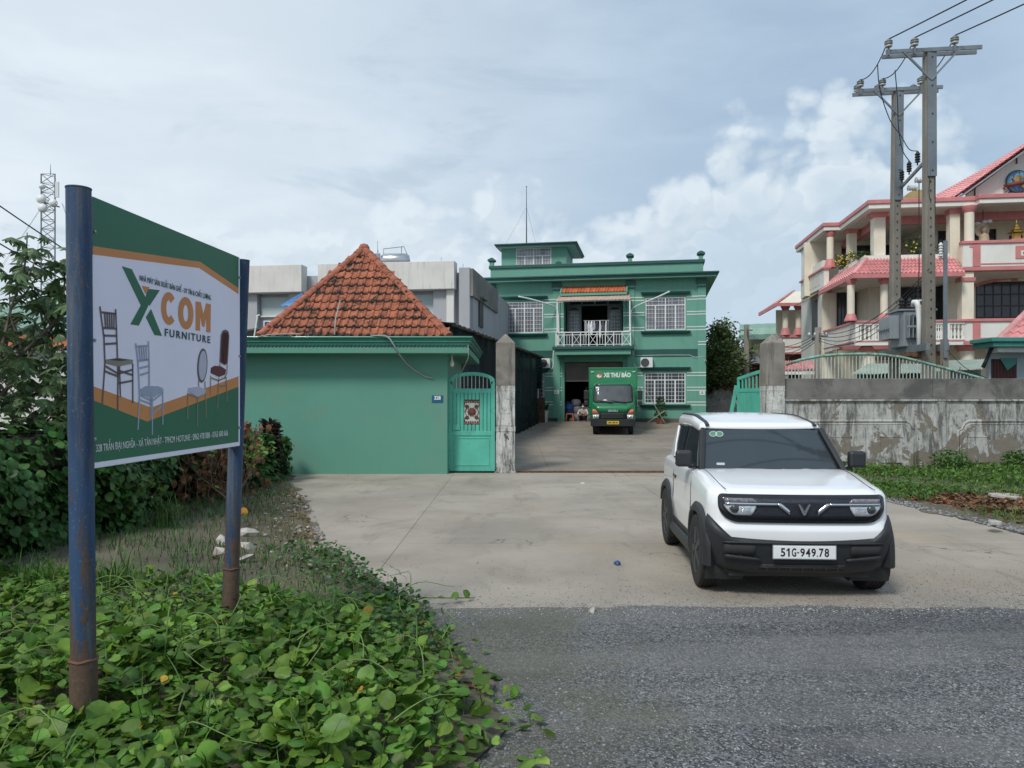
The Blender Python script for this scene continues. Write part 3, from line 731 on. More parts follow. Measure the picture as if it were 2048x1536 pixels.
tag(MB().tube([P(515,674,16.98), P(540,669,16.95), P(575,668,16.95), P(600,668,16.98)], .014, 6).build('cable', MT['cable_pale']), 'brownish cable lying along the left end of the hut cornice', 'cable')
# ================================================================ two-storey green house at the back of the yard
TH = R(10.5); HF = Frame((1190-CX)/F*40, 40.0, TH)
hs_ = thing('green_house', 'two storey green house with balcony, roof turret and roller door behind the truck', 'house', (HF.x, HF.y, 0), -TH)
U0, U1 = HF.uz(975, 700)[0], HF.uz(1411.5, 700)[0]
ZB = .45; ZR = HF.uz(1411, 556)[1]                     # underside of the eaves slab
def rc(px0, px1, py0, py1, v=0.):
    """rectangle in house coordinates from its left / right / top / bottom in the photograph"""
    pm, pc = (py0+py1)/2, (px0+px1)/2
    return HF.uz(px0, pm, v)[0], HF.uz(px1, pm, v)[0], HF.uz(pc, py1, v)[1], HF.uz(pc, py0, v)[1]
def wall_open(name, u0, u1, z0, z1, ops, m, parent, y0=0., th=.22):
    us = sorted({u0, u1, *[o[0] for o in ops], *[o[1] for o in ops]}); zs = sorted({z0, z1, *[o[2] for o in ops], *[o[3] for o in ops]})
    us = [a for a in us if u0 <= a <= u1]; zs = [a for a in zs if z0 <= a <= z1]
    op = lambda i, j: i < 0 or j < 0 or i >= len(us)-1 or j >= len(zs)-1 or any(o[0] < (us[i]+us[i+1])/2 < o[1] and o[2] < (zs[j]+zs[j+1])/2 < o[3] for o in ops)
    mb = MB()
    for i in range(len(us)-1):
        for j in range(len(zs)-1):
            if op(i, j): continue
            a, b, c, d_ = us[i], us[i+1], zs[j], zs[j+1]; y1 = y0+th
            mb.add([(a,y0,c),(b,y0,c),(b,y0,d_),(a,y0,d_)], [(0,1,2,3)]); mb.add([(a,y1,c),(b,y1,c),(b,y1,d_),(a,y1,d_)], [(3,2,1,0)])
            if op(i-1, j): mb.add([(a,y0,c),(a,y1,c),(a,y1,d_),(a,y0,d_)], [(3,2,1,0)])
            if op(i+1, j): mb.add([(b,y0,c),(b,y1,c),(b,y1,d_),(b,y0,d_)], [(0,1,2,3)])
            if op(i, j-1): mb.add([(a,y0,c),(b,y0,c),(b,y1,c),(a,y1,c)], [(3,2,1,0)])
            if op(i, j+1): mb.add([(a,y0,d_),(b,y0,d_),(b,y1,d_),(a,y1,d_)], [(0,1,2,3)])
    return mb.build(name, MT[m], parent)
wUL = rc(1012, 1086, 603.5, 666); wUR = rc(1291, 1371, 594.5, 660)
wLR = rc(1289, 1371, 745, 807); wLL = rc(1040, 1088.5, 749, 809)
log = rc(1128, 1246, 600, 694); log = (log[0], log[1], log[2]-.02, log[3]+.25)
gar = rc(1130, 1246, 724, 836, .25); gar = (gar[0], gar[1], ZB, gar[3])
wall_open('front_wall', U0, U1, ZB-.4, ZR+.1, [wUL, wUR, wLR, wLL, log, gar], 'green_wall', hs_)
DEP = 11.
MB().box(U0, U0+.22, .22, DEP, ZB-.4, ZR+.1).build('side_wall', MT['green_wall'], hs_)
MB().box(U1-.22, U1, .22, DEP, ZB-.4, ZR+.1).build('side_wall', MT['green_wall'], hs_)
MB().box(U0, U1, DEP, DEP+.2, ZB-.4, ZR+.1).build('back_wall', MT['green_wall'], hs_)
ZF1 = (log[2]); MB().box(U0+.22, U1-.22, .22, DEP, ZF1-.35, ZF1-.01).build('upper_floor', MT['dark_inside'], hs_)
MB().box(U0+.22, U1-.22, .22, DEP, ZB-.3, ZB).build('ground_floor', MT['yard_concrete'], hs_)
mm('plinth', (.10,.085,.07), .95, .3, 2., .3, 30)
for a, b in ((U0-.04, gar[0]-.35), (gar[1]+.35, U1+.04)):
    MB().box(a, b, -.06, .03, 0.2, HF.uz(1340, 837)[1]).build('plinth', MT['plinth'], hs_)
# room walls that close the openings off
for (a, b, c, d_, dep) in ((gar[0]-.4, gar[1]+.4, ZB, ZF1-.35, 6.5), (log[0]-.02, log[1]+.02, ZF1, ZR, 1.15)):
    pass
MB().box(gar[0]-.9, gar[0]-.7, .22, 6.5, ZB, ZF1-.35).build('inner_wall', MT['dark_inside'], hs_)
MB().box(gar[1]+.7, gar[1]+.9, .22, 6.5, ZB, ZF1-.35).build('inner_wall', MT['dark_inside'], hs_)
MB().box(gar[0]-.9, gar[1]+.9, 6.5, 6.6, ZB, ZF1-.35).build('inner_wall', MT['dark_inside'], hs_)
MB().box(log[0]-.15, log[0], .2, 1.2, ZF1, ZR).build('inner_wall', MT['green_wall'], hs_)
MB().box(log[1], log[1]+.15, .2, 1.2, ZF1, ZR).build('inner_wall', MT['green_wall'], hs_)
# eaves slab, parapet
zc1 = HF.uz(1428, 541.5, -.65)[1]; zc0 = HF.uz(1428, 548.5, -.65)[1]
MB().box(U0-.5, U1+.5, -.56, DEP+.5, ZR, zc0).build('eaves_slab', MT['green_wall'], hs_, bevel=.01)
MB().box(U0-.55, U1+.55, -.61, DEP+.55, zc0+.002, (zc0+zc1)/2).build('eaves_trim', MT['trim_green'], hs_, bevel=.015)
MB().box(U0-.62, U1+.62, -.68, DEP+.62, (zc0+zc1)/2+.002, zc1).build('eaves_trim', MT['trim_green'], hs_, bevel=.015)
zp1 = HF.uz(1404, 518.5)[1]; zp0 = HF.uz(1404, 525)[1]
pa0, pa1 = HF.uz(981, 540)[0], HF.uz(1406.5, 530)[0]
for nm, (a, b, c, d_) in (('parapet', (pa0, pa1, -.0, .18)), ('parapet', (pa0, pa0+.18, .18, DEP)), ('parapet', (pa1-.18, pa1, .18, DEP))):
    MB().box(a, b, c, d_, zc1, zp0).build(nm, MT['green_wall'], hs_)
MB().box(pa0-.08, pa1+.08, -.08, .26, zp0+.002, zp1).build('parapet_cap', MT['trim_green'], hs_, bevel=.012)
MB().box(pa1-.26, pa1+.08, .262, DEP, zp0+.002, zp1).build('parapet_cap', MT['trim_green'], hs_, bevel=.012)
def finial(u, v, z, s=1.):
    f = MB(); f.box(u-.11*s, u+.11*s, v-.11*s, v+.11*s, z, z+.2*s)
    p_ = f.build('finial', MT['green_wall'], hs_)
    q = MB(); q.loft([[(u+sx*k*s, v+sy*k*s, z+h_*s) for sx, sy in ((-1,-1),(1,-1),(1,1),(-1,1))] for k, h_ in ((.13, .2), (.20, .26), (.20, .33), (.12, .40), (.03, .46))])
    q.build('finial_cap', MT['trim_green'], p_)
for px in (983, 1260, 1402): finial(HF.uz(px, 530)[0], .09, zp1)
finial(HF.uz(1117, 524, .5)[0], .6, zp1-.1, .8)
# pilasters with dark capitals and double white lines
pil = [rc(a, b, 580, 840) for a, b in ((975, 990), (1106.5, 1120.5), (1254, 1269), (1395.5, 1411.8))]
for k, p_ in enumerate(pil):
    lo = ZB-.1 if k in (0, 3) else ZF1+.1
    MB().box(p_[0], p_[1], -.06, -.001, lo, ZR-.002).build('pilaster', MT['green_wall'], hs_)
    zt = ZR
    MB().box(p_[0]-.06, p_[1]+.06, -.12, -.002, zt-.28, zt-.003).build('capital', MT['trim_green'], hs_, bevel=.012)
    MB().box(p_[0]-.02, p_[1]+.02, -.085, -.002, zt-.46, zt-.40).build('capital_band', MT['trim_green'], hs_)
    if k in (1, 2): MB().box(p_[0], p_[1], -.06, -.001, ZB-.1, ZF1-.42).build('pilaster', MT['green_wall'], hs_)
def lines(py, u0, u1, pxref, v=-.004):
    z = HF.uz(pxref, py)[1]; MB().box(u0, u1, v-.004, v+.003, z-.021, z+.021).build('white_line', MT['white_paint'], hs_)
for py in (592.5, 598.5, 623, 628.5, 653.5, 659.5):        # upper storey rows, read on the right bay
    for a, b in ((pil[3][0]+.0, pil[3][1]),): lines(py, a, b, 1385, -.063)
    lines(py, wUR[1]+.06, pil[3][0], 1385); lines(py, pil[2][1], wUR[0]-.06, 1385); lines(py, pil[2][0], pil[2][1], 1385, -.063)
    lines(py, pil[0][0], pil[0][1], 1385, -.063); lines(py, pil[0][1], wUL[0]-.06, 1385); lines(py, wUL[1]+.06, pil[1][0], 1385); lines(py, pil[1][0], pil[1][1], 1385, -.063)
    lines(py, log[0]-.26, log[0]-.02, 1385); lines(py, log[1]+.02, log[1]+.26, 1385)
for py in (683.5, 689): lines(py, pil[3][0], pil[3][1], 1400, -.063); lines(py, pil[0][0], pil[0][1], 1400, -.063)
for py in (745, 751, 774.5, 780.5, 804, 810):
    lines(py, wLR[1]+.06, pil[3][0], 1385); lines(py, pil[3][0], pil[3][1], 1385, -.063); lines(py, gar[1]+.5, wLR[0]-.06, 1385)
    lines(py, wLL[1]+.06, gar[0]-.15, 1385); lines(py, pil[0][0], wLL[0]-.1, 1385)
# dark string course
b0 = HF.uz(1330, 713)[1]; b1 = HF.uz(1330, 698.5)[1]
for a, b in ((pil[0][1], pil[1][0]), (pil[2][1]+.02, pil[3][0])): MB().box(a, b, -.03, -.001, b0, b1).build('string_course', MT['trim_green'], hs_)

mm('curtain', (.32,.32,.35), .85, .35, 2.2, rnd=.1)
def window(r, parent, transom=.21, n=4, v=.05, gx=3, gz_=6, mg='glass_grey', hood=True, nt=2):
    u0, u1, z0, z1 = r
    w_ = MB(); t = .05; zt = z1-(z1-z0)*transom
    for a, b, c, d_ in ((u0, u1, z1-t, z1), (u0, u1, z0, z0+t), (u0, u0+t, z0+t, z1-t), (u1-t, u1, z0+t, z1-t), (u0+t, u1-t, zt-t/2, zt+t/2)): w_.box(a, b, v-.03, v+.03, c, d_)
    for k in range(1, n):
        x = u0+(u1-u0)*k/n; w_.box(x-t*.7, x+t*.7, v-.035, v+.03, z0+t, zt-t/2)
    for k in range(1, nt):
        x = u0+(u1-u0)*k/nt; w_.box(x-t/2, x+t/2, v-.03, v+.03, zt+t/2, z1-t)
    wo = w_.build('window', MT['white_paint'], parent)
    for k in range(n):
        a, b = u0+(u1-u0)*k/n+.03, u0+(u1-u0)*(k+1)/n-.03
        MB().box(a, b, v+.005, v+.015, z0+.04, zt-.02).build('pane', MT[mg], wo)
    for k in range(nt):
        a, b = u0+(u1-u0)*k/nt+.03, u0+(u1-u0)*(k+1)/nt-.03
        MB().box(a, b, v+.005, v+.015, zt+.02, z1-.04).build('pane', MT[mg], wo)
    g = MB()
    for k in range(1, n*gx):
        if k % gx: x = u0+(u1-u0)*k/(n*gx); g.box(x-.008, x+.008, v-.028, v-.012, z0+t, z1-t)
    for k in range(1, gz_):
        z = z0+(zt-z0)*k/gz_; g.box(u0+t, u1-t, v-.029, v-.013, z-.008, z+.008)
    z = (zt+z1)/2; g.box(u0+t, u1-t, v-.029, v-.013, z-.008, z+.008)
    g.build('grille', MT['white_paint'], wo)
    if hood:
        for zz, s in ((z1+.20, 1), (z0-.13, 1)):
            q = MB(); q.loft([[(u0-.22-k, -.02-.16-k, zz+h_), (u1+.22+k, -.02-.16-k, zz+h_), (u1+.22+k, .0, zz+h_), (u0-.22-k, .0, zz+h_)] for k, h_ in ((-.06, -.08), (.0, .0), (.03, .07))])
            q.build('window_ledge', MT['trim_green'], wo, fix=True)
    return wo
window(wUL, hs_, .215, gz_=6); window(wUR, hs_, .24, gz_=6); window(wLR, hs_, .24, mg='glass_dark'); window(wLL, hs_, .24, mg='glass_dark')

# loggia doors
mm('door_grey', (.17,.19,.205), .5, .1, 3.)
dv = 1.0; lo_ = rc(1131, 1245.5, 600, 694, dv)
dz0, dz1 = ZF1+.01, HF.uz(1190, 612, dv)[1]
for a, b in ((lo_[0]+.1, HF.uz(1163, 640, dv)[0]), (HF.uz(1215, 640, dv)[0], lo_[1]-.05)):
    dr = MB(); t = .10
    for p_, q_, c, d_ in ((a, a+t, dz0, dz1), (b-t, b, dz0, dz1), (a+t, b-t, dz1-.3, dz1), (a+t, b-t, dz0, dz0+.85)): dr.box(p_, q_, dv-.04, dv+.02, c, d_)
    do = dr.build('balcony_door', MT['door_grey'], hs_)
    MB().box(a+t, b-t, dv-.005, dv+.005, dz0+.85, dz1-.3).build('pane', MT['curtain'], do)
    g = MB()
    for k in range(1, 4): x = a+t+(b-a-2*t)*k/4; g.box(x-.01, x+.01, dv-.03, dv-.012, dz0+.85, dz1-.3)
    for k in range(1, 6): z = dz0+.85+(dz1-.3-dz0-.85)*k/6; g.box(a+t, b-t, dv-.031, dv-.013, z-.01, z+.01)
    g.build('grille', MT['white_paint'], do)
    g = MB(); ribs(g, a+t+.02, b-t-.02, dz0+.2, dz0+.75, 5, dv-.045, .03, .02); g.build('louvre', MT['dark_metal'], do)
    am = MB(); xm, rw = (a+b)/2, (b-a)/2-t
    am.prism([(xm+rw*math.cos(math.pi*k/8), dz1-.3+.22*math.sin(math.pi*k/8)) for k in range(9)], dv-.05, dv-.041, 'xz'); am.build('fan_light', MT['glass_dark'], do)
MB().box(log[0], log[1], dv-.05, dv+.03, dz1+.005, dz1+.09).build('door_head', MT['door_grey'], hs_)
for k in range(4):
    a = log[0]+.15+(log[1]-log[0]-.3)*k/4; MB().box(a+.05, a+(log[1]-log[0]-.3)/4-.05, dv, dv+.02, dz1+.1, dz1+.38).build('transom_pane', MT['glass_dark'], hs_)
MB().box(log[0], log[1], dv+.02, dv+.1, dz1+.09, ZR).build('loggia_wall', MT['green_wall'], hs_)
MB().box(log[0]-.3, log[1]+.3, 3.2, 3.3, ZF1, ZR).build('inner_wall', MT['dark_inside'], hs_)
MB().box(log[0]-.02, log[1]+.02, .2, dv-.06, ZR-.02, ZR+.06).build('loggia_ceiling', MT['green_wall'], hs_)
# balcony slab + railing
BV = -1.05
bs = rc(1106, 1265, 692, 709, BV); zs1 = HF.uz(1186, 692, BV)[1]; zs0 = HF.uz(1186, 698.5, BV)[1]; zs_ = HF.uz(1186, 709, BV)[1]
bu0, bu1 = HF.uz(1107, 700, BV)[0], HF.uz(1264, 700, BV)[0]
MB().box(bu0+.06, bu1-.06, BV+.06, -.002, zs_, zs0-.002).build('balcony_slab', MT['green_wall'], hs_, bevel=.01)
MB().box(bu0-.06, bu1+.06, BV-.06, -.002, zs0, zs1).build('balcony_edge', MT['trim_green'], hs_, bevel=.02)
rl = MB(); zr1 = HF.uz(1186, 663, BV)[1]; ra, rb = HF.uz(1112, 680, BV)[0], HF.uz(1261, 680, BV)[0]
rail = MB(); rail.box(ra, rb, BV-.03, BV+.03, zr1-.05, zr1); rail.box(ra, rb, BV-.012, BV+.012, zr1-.17, zr1-.14); rail.box(ra, rb, BV-.012, BV+.012, zs1+.06, zs1+.09)
for x in (ra, rb-.04): rail.box(x, x+.04, BV+.03, -.01, zr1-.05, zr1); rail.box(x, x+.04, BV+.02, -.01, zs1+.06, zs1+.09)
ro = rail.build('railing', MT['pipe_white'], hs_)
N = 9
for k in range(N+1):
    x = ra+(rb-ra)*k/N; MB().box(x-.022, x+.022, BV-.02, BV+.02, zs1, zr1-.05).build('rail_post', MT['pipe_white'], ro)
for k in range(N):
    a, b = ra+(rb-ra)*k/N, ra+(rb-ra)*(k+1)/N; q = MB()
    if k % 2 == 0:
        q.bar((a+.04, BV, zs1+.09), (b-.04, BV, zr1-.17), .022, .022); q.bar((b-.04, BV+.012, zs1+.09), (a+.04, BV+.012, zr1-.17), .022, .022)
    else:
        for j in (1, 2): q.box(a+(b-a)*j/3-.011, a+(b-a)*j/3+.011, BV-.011, BV+.011, zs1+.09, zr1-.14)
    q.build('rail_infill', MT['pipe_white'], ro)
for j in range(1, 6):
    for x in (ra+.02, rb-.02): MB().box(x-.011, x+.011, BV*j/6-.011, BV*j/6+.011, zs1+.09, zr1-.05).build('rail_infill', MT['pipe_white'], ro)
# awning and little tiled canopy
mm('awning_tan', (.46,.33,.27), .7, .15, 2., .1, 20, rnd=.05)
aw0, aw1 = HF.uz(1112, 600, -1.1)[0], HF.uz(1262, 598, -1.1)[0]; za1 = HF.uz(1186, 587.5, -.35)[1]; za0 = HF.uz(1186, 600, -1.15)[1]
mb = MB(); n = 60
for j in range(1):
    r0 = []; 
    top_ = [(aw0+.12+(aw1-aw0-.24)*k/n, -.25, za1+.018*math.cos(k*math.pi/1.5)) for k in range(n+1)]; bot_ = [(aw0+(aw1-aw0)*k/n, -1.15, za0+.018*math.cos(k*math.pi/1.5)) for k in range(n+1)]
    mb.loft([bot_, top_], False, False, wrap=False)
ao = mb.build('awning', MT['awning_tan'], hs_, smooth=True); so = ao.modifiers.new('s', 'SOLIDIFY'); so.thickness = .012
for x in (aw0+.06, aw1-.06): MB().box(x-.03, x+.03, -1.11, -1.05, zr1-.02, za0+.02).build('awning_post', MT['pipe_white'], hs_)
MB().box(aw0+.05, aw1-.05, -1.1, -1.06, za0-.05, za0-.02).build('awning_beam', MT['pipe_white'], hs_)
zk0 = HF.uz(1188, 583.5, -.55)[1]; zk1 = HF.uz(1188, 572, -.2)[1]; ka, kb = HF.uz(1124, 580, -.5)[0], HF.uz(1251, 577, -.5)[0]
MB().box(ka-.08, kb+.08, -.62, -.002, zk0-.18, zk0-.06).build('canopy_ledge', MT['green_wall'], hs_)
for x in (ka-.1, kb+.02): MB().prism([(-.62, zk0-.05), (-.62, zk0+.03), (-.02, zk1+.06), (-.02, zk0-.05)], x, x+.08, 'yz').build('canopy_cheek', MT['green_wall'], hs_)
mm('canopy_tile', (.52,.15,.06), .85, .2, 3., rnd=.2)
nt = 21; w1 = (kb-ka)/nt
for j in range(2):
    for k in range(nt):
        x = ka+k*w1; q = MB(); f0, f1 = j/2, (j+1)/2+.06
        y0_, y1_ = -.60+.58*f0, -.60+.58*f1; z0_, z1_ = zk0+(zk1-zk0)*f0, zk0+(zk1-zk0)*f1
        pr = [(0, .0), (.12, .045), (.3, .05), (.42, .0), (1, -.005)]
        q.loft([[(x+a*w1, yy, zz+b+.02*(1-i)) for a, b in pr]+[(x+a*w1, yy, zz+b-.03) for a, b in reversed(pr)] for i, (yy, zz) in enumerate(((y0_, z0_), (y1_, z1_)))])
        q.build('canopy_tile', MT['canopy_tile'], hs_, fix=True)
# garage surround, roller shutter
MB().box(gar[0]-.42, gar[0]-.003, -.005, .30, ZB-.1, ZF1-.36).build('door_jamb', MT['hut_green'], hs_)
MB().box(gar[1]+.003, gar[1]+.42, -.005, .30, ZB-.1, ZF1-.36).build('door_jamb', MT['hut_green'], hs_)
mm('shutter', (.215,.195,.165), .5, .15, 2., metal=.3)
shb = HF.uz(1188, 760, .3)[1]; sh = MB(); z = gar[3]+.04
MB().box(gar[0], gar[1], .3, .6, gar[3]-.02, gar[3]+.25).build('shutter_box', MT['hut_green'], hs_)
ns = 16; hgt = (gar[3]-shb)/ns
for k in range(ns):
    zz = shb+k*hgt; q = MB(); q.prism([(.30, zz+.004), (.285, zz+hgt*.3), (.285, zz+hgt*.7), (.30, zz+hgt-.004), (.33, zz+hgt-.004), (.33, zz+.004)], gar[0]+.01, gar[1]-.01, 'yz'); q.build('shutter_slat', MT['shutter'], hs_)
MB().box(gar[0], gar[1], .27, .35, shb-.08, shb).build('shutter_bar', MT['shutter'], hs_)
# roof turret
TV = 3.2
tu0, tu1 = HF.uz(1003, 515, TV)[0], HF.uz(1132.5, 515, TV)[0]; tz1 = HF.uz(1070, 496, TV)[1]; tD = 3.3
tw = rc(1032, 1102.5, 496, 534, TV)
wall_open('turret_wall', tu0, tu1, zc1-.2, tz1+.2, [(tw[0], tw[1], tw[2]-.1, tw[3])], 'green_wall', hs_, TV, .2)
MB().box(tu1-.2, tu1, TV+.2, TV+tD, zc1-.2, tz1+.2).build('turret_wall', MT['green_wall'], hs_)
MB().box(tu0, tu0+.2, TV+.2, TV+tD, zc1-.2, tz1+.2).build('turret_wall', MT['green_wall'], hs_)
MB().box(tu0, tu1, TV+tD, TV+tD+.2, zc1-.2, tz1+.2).build('turret_wall', MT['green_wall'], hs_)
tz2, tz3, tz4 = tz1+.02, HF.uz(1060, 491.5, TV-.6)[1], HF.uz(1060, 485.5, TV-.6)[1]
MB().box(tu0-.18, tu1+.55, TV-.5, TV+tD+.6, tz2, tz3).build('turret_slab', MT['white_paint'], hs_, bevel=.01)
mm('eave_light', (.22,.36,.30), .6, .06, 1.)
MB().box(tu0-.24, tu1+.62, TV-.56, TV+tD+.66, tz3+.002, (tz3+tz4)/2).build('turret_trim', MT['trim_green'], hs_, bevel=.015)
MB().box(tu0-.30, tu1+.68, TV-.62, TV+tD+.72, (tz3+tz4)/2+.002, tz4).build('turret_trim', MT['trim_green'], hs_, bevel=.015)
window((tw[0], tw[1], tw[2]-.1, tw[3]), hs_, .38, v=TV+.05, gz_=3, mg='curtain', hood=False)
# mast with guys on the turret
mu = HF.uz(1053, 480, TV+1.2)[0]; mz = HF.uz(1053, 371, TV+1.2)[1]; mo = HF.world(mu, TV+1.2, tz4)
ms = thing('roof_mast', 'thin lightning mast with guy wires on the turret roof', 'mast', mo)
hh = mz-tz4
MB().tube([(0,0,0), (0,0,hh*.45), (0,0,hh*.98)], [.045, .03, .016], 6).build('mast', MT['dark_metal'], ms)
MB().lathe([(.001, -.06), (.04, 0), (.001, .06)], 8, (0, 0, hh*.98)).build('tip', MT['dark_metal'], ms)
for a, b in ((-1.45, .5), (1.15, -1.2), (.75, 1.5)): MB().tube([(0, 0, hh*.66), (a, b, .01)], .006, 4).build('guy_wire', MT['steel_grey'], ms)

# street-lamp arms, air conditioners, camera, notices
def hw(px, py, v): u, z = HF.uz(px, py, v); return HF.world(u, v, z)
def arm(pts, label):
    p_ = [hw(*q) for q in pts]; o = thing('lamp_arm', label, 'lamp arm', p_[0], 0, 'curved white lamp arms on the green house')
    cs = []
    for i in range(len(p_)-1):
        a, b, c, e = p_[max(i-1, 0)], p_[i], p_[i+1], p_[min(i+2, len(p_)-1)]
        for k in range(5):
            t = k/5; cs.append(.5*((2*b)+(c-a)*t+(2*a-5*b+4*c-e)*t*t+(3*b-a-3*c+e)*t**3))
    cs.append(p_[-1]); MB().tube([q-p_[0] for q in cs], .042, 8).build('pipe', MT['pipe_white'], o, smooth=True)
    MB().lathe([(.06, -.02), (.06, .02)], 8, (0, 0, 0)).build('foot', MT['pipe_white'], o)
arm([(1118, 690, -.10), (1117.5, 650, -.12), (1116, 624, -.15), (1108, 613, -.3), (1085, 605, -.9), (1060, 598, -1.4), (1037, 593, -1.8)], 'curved white lamp arm reaching left above the upper left window')
arm([(1261.5, 690, -.10), (1261, 650, -.12), (1262, 624, -.15), (1270, 614, -.3), (1292, 604, -.8), (1318, 593, -1.3), (1339, 583, -1.7)], 'curved white lamp arm reaching right above the upper right window')
for lab, px0, px1, py0, py1 in (('white air conditioner unit on the right of the house front above the window', 1281, 1305.5, 715, 735), ('white air conditioner unit half hidden behind the netted shed roof', 1080, 1100, 717, 736)):
    r_ = rc(px0, px1, py0, py1, -.3); c_ = HF.world((r_[0]+r_[1])/2, -.16, r_[2]); ac = thing('air_conditioner', lab, 'air conditioner', c_, -TH, 'outdoor air conditioner units')
    w2, h2 = (r_[1]-r_[0])/2, r_[3]-r_[2]
    MB().box(-w2, w2, -.14, .12, 0, h2).build('casing', MT['white_paint'], ac, bevel=.02)
    mb = MB(); mb.lathe([(.21, 0), (.21, -.02), (.001, -.02)], 20, (-.08, -.141, h2/2), 'y'); mb.build('fan', MT['dark_metal'], ac)
    g = MB()
    for k in range(3): g.tube([(-.08+(.07*(k+1))*math.cos(a), -.166, h2/2+(.07*(k+1))*math.sin(a)) for a in np.linspace(0, 6.28, 17)], .006, 4)
    g.build('fan_guard', MT['steel_grey'], ac)
    for x in (-w2*.7, w2*.7): MB().box(x-.02, x+.02, -.15, .155, -.06, -.002).build('bracket', MT['dark_metal'], ac)
for pts, lab in (([(1262,690,-.05),(1266,705,-.03),(1268,725,-.03),(1270,733,-.05),(1276,735,-.1),(1281,734,-.16)], 'white hose running down to the right air conditioner'),
                 ([(1107,702,-.03),(1106,715,-.05),(1106.5,730,-.05),(1104,738,-.08),(1100,738,-.12)], 'white hose curling from the balcony to the left air conditioner'),
                 ([(1270,711,-.03),(1330,710,-.03),(1380,710,-.03),(1388,714,-.05),(1412,714,-.08)], 'thin white cable pinned along the dark band of the house')):
    tag(MB().tube([hw(*q) for q in pts], .022 if 'hose' in lab else .010, 6).build('hose' if 'hose' in lab else 'cable', MT['pipe_white'], smooth=True), lab, 'hose' if 'hose' in lab else 'cable')
cc = thing('security_camera', 'small white security camera at the right corner of the green house', 'camera', hw(1411, 722, -.1), -TH)
MB().lathe([(.05, -.12), (.05, .10), (.03, .12)], 10, (0, 0, 0), 'y').build('body', MT['white_paint'], cc); MB().lathe([(.038, -.13), (.038, -.118)], 10, (0, 0, 0), 'y').build('lens', MT['black_plastic'], cc); MB().tube([(0, .1, 0), (0, .14, .02)], .02, 6).build('arm', MT['white_paint'], cc)
for lab, px, py, v in (('small white notice on the left door pier of the house', 1113, 784, -.075), ('small white notice on the right corner pier of the house', 1404.5, 786, -.075)):
    q = thing('wall_notice', lab, 'notice', hw(px, py, v), -TH, 'white wall notices'); MB().box(-.13, .13, -.006, .006, -.10, .10).build('plate', MT['white_paint'], q); MB().box(-.09, .09, -.009, -.006, -.04, -.015).build('print', MT['dark_metal'], q); MB().box(-.04, .04, -.009, -.006, .02, .07).build('print', MT['dark_metal'], q)
# laundry rack on the balcony
lr = thing('laundry_rack', 'clothes rack with white and dark laundry on the balcony', 'laundry rack', HF.world(HF.uz(1193, 670, -.4)[0], -.45, zs1), -TH)
q = MB()
for x in (-.6, .6): q.tube([(x, -.18, 0), (x, 0, 1.35), (x, .18, 0)], .014, 6)
q.tube([(-.66, 0, 1.35), (.66, 0, 1.35)], .016, 6); q.build('frame', MT['steel_grey'], lr)
for k, (cl, wid, ln) in enumerate((((.5,.48,.5), .10, .85), ((.62,.62,.64), .13, .6), ((.7,.7,.72), .15, .75), ((.42,.43,.5), .12, .5), ((.05,.05,.06), .14, .62), ((.66,.66,.68), .12, .9), ((.09,.08,.09), .13, .55), ((.6,.6,.62), .10, .7))):
    x = -.55+k*.148; g = MB(); 
    rg = [[(x+wid*.5*s_*(.55+.45*min(1, f*3))+.012*math.sin(f*9+k), .02*math.sin(4*f+k)+yy, 1.33-ln*f) for s_, yy in ((-1,-.015),(0,-.03),(1,-.015),(1,.015),(0,.03),(-1,.015))] for f in (0, .1, .3, .6, .85, 1)]
    g.loft(rg); g.build('garment', mat('cloth_%d' % k, cl, .9, .2, 9.), lr, smooth=True)
# ================================================================ things in the yard
# netted lean-to along the left side of the yard (same alignment as the house)
def netmat(name, col, alpha, sc):
    m = bpy.data.materials.new(name); m.use_nodes = True; t = NT(m.node_tree); m.node_tree.nodes.clear()
    out = t.n('ShaderNodeOutputMaterial'); b = t.n('ShaderNodeBsdfPrincipled', {'Roughness': .9, 'Specular IOR Level': .2})
    pos = t.n('ShaderNodeNewGeometry').outputs['Position']
    c = t.mix(t.smooth(t.noise(t.scale(pos, (1, 1, .4)), 1.5, 6, .6), .35, .7), (*[x*.6 for x in col], 1), (*[x*1.5 for x in col], 1)); t.set(b, 'Base Color', c)
    tr = t.n('ShaderNodeBsdfTransparent'); ms = t.n('ShaderNodeMixShader', {0: alpha, 1: tr.outputs[0], 2: b.outputs[0]})
    t.t.links.new(ms.outputs[0], out.inputs['Surface']); MT[name] = m
netmat('shade_net', (.014,.026,.027), .88, 1)
mm('sheet_roof', (.17,.17,.165), .6, .25, 1.3, metal=.2, dirt=((.06,.06,.055), .7, 1.4, .45, .6))
su1 = HF.uz(1083, 838, -.8)[0]
sd = thing('net_shed', 'long lean-to shed hung with dark shade net along the left of the yard', 'shed', (HF.x, HF.y, 0), -TH)
sv0, sv1 = -19.2, -.75; sz = 3.82; su0 = su1-3.2
def netwall(p0, p1, z0, z1, n=26, amp=.05):
    mb = MB(); rows = []
    for j in range(9):
        f = j/8; rows.append([(p0[0]+(p1[0]-p0[0])*k/n+amp*math.sin(k*1.7+j*.9)*(p1[1]-p0[1] != 0), p0[1]+(p1[1]-p0[1])*k/n+amp*math.sin(k*1.3+j)*(p1[0]-p0[0] != 0), z0(k/n)+(z1-z0(k/n))*f) for k in range(n+1)])
    mb.loft(rows, False, False, wrap=False); return mb.build('net', MT['shade_net'], sd, smooth=True)
netwall((su1, sv0), (su1, sv1-1.4), lambda f: gz(21+f*16)+.05, sz, 60)
netwall((su0, sv0), (su1, sv0), lambda f: .1, sz, 14)
nk = MB()                                               # net gathered up at the far end
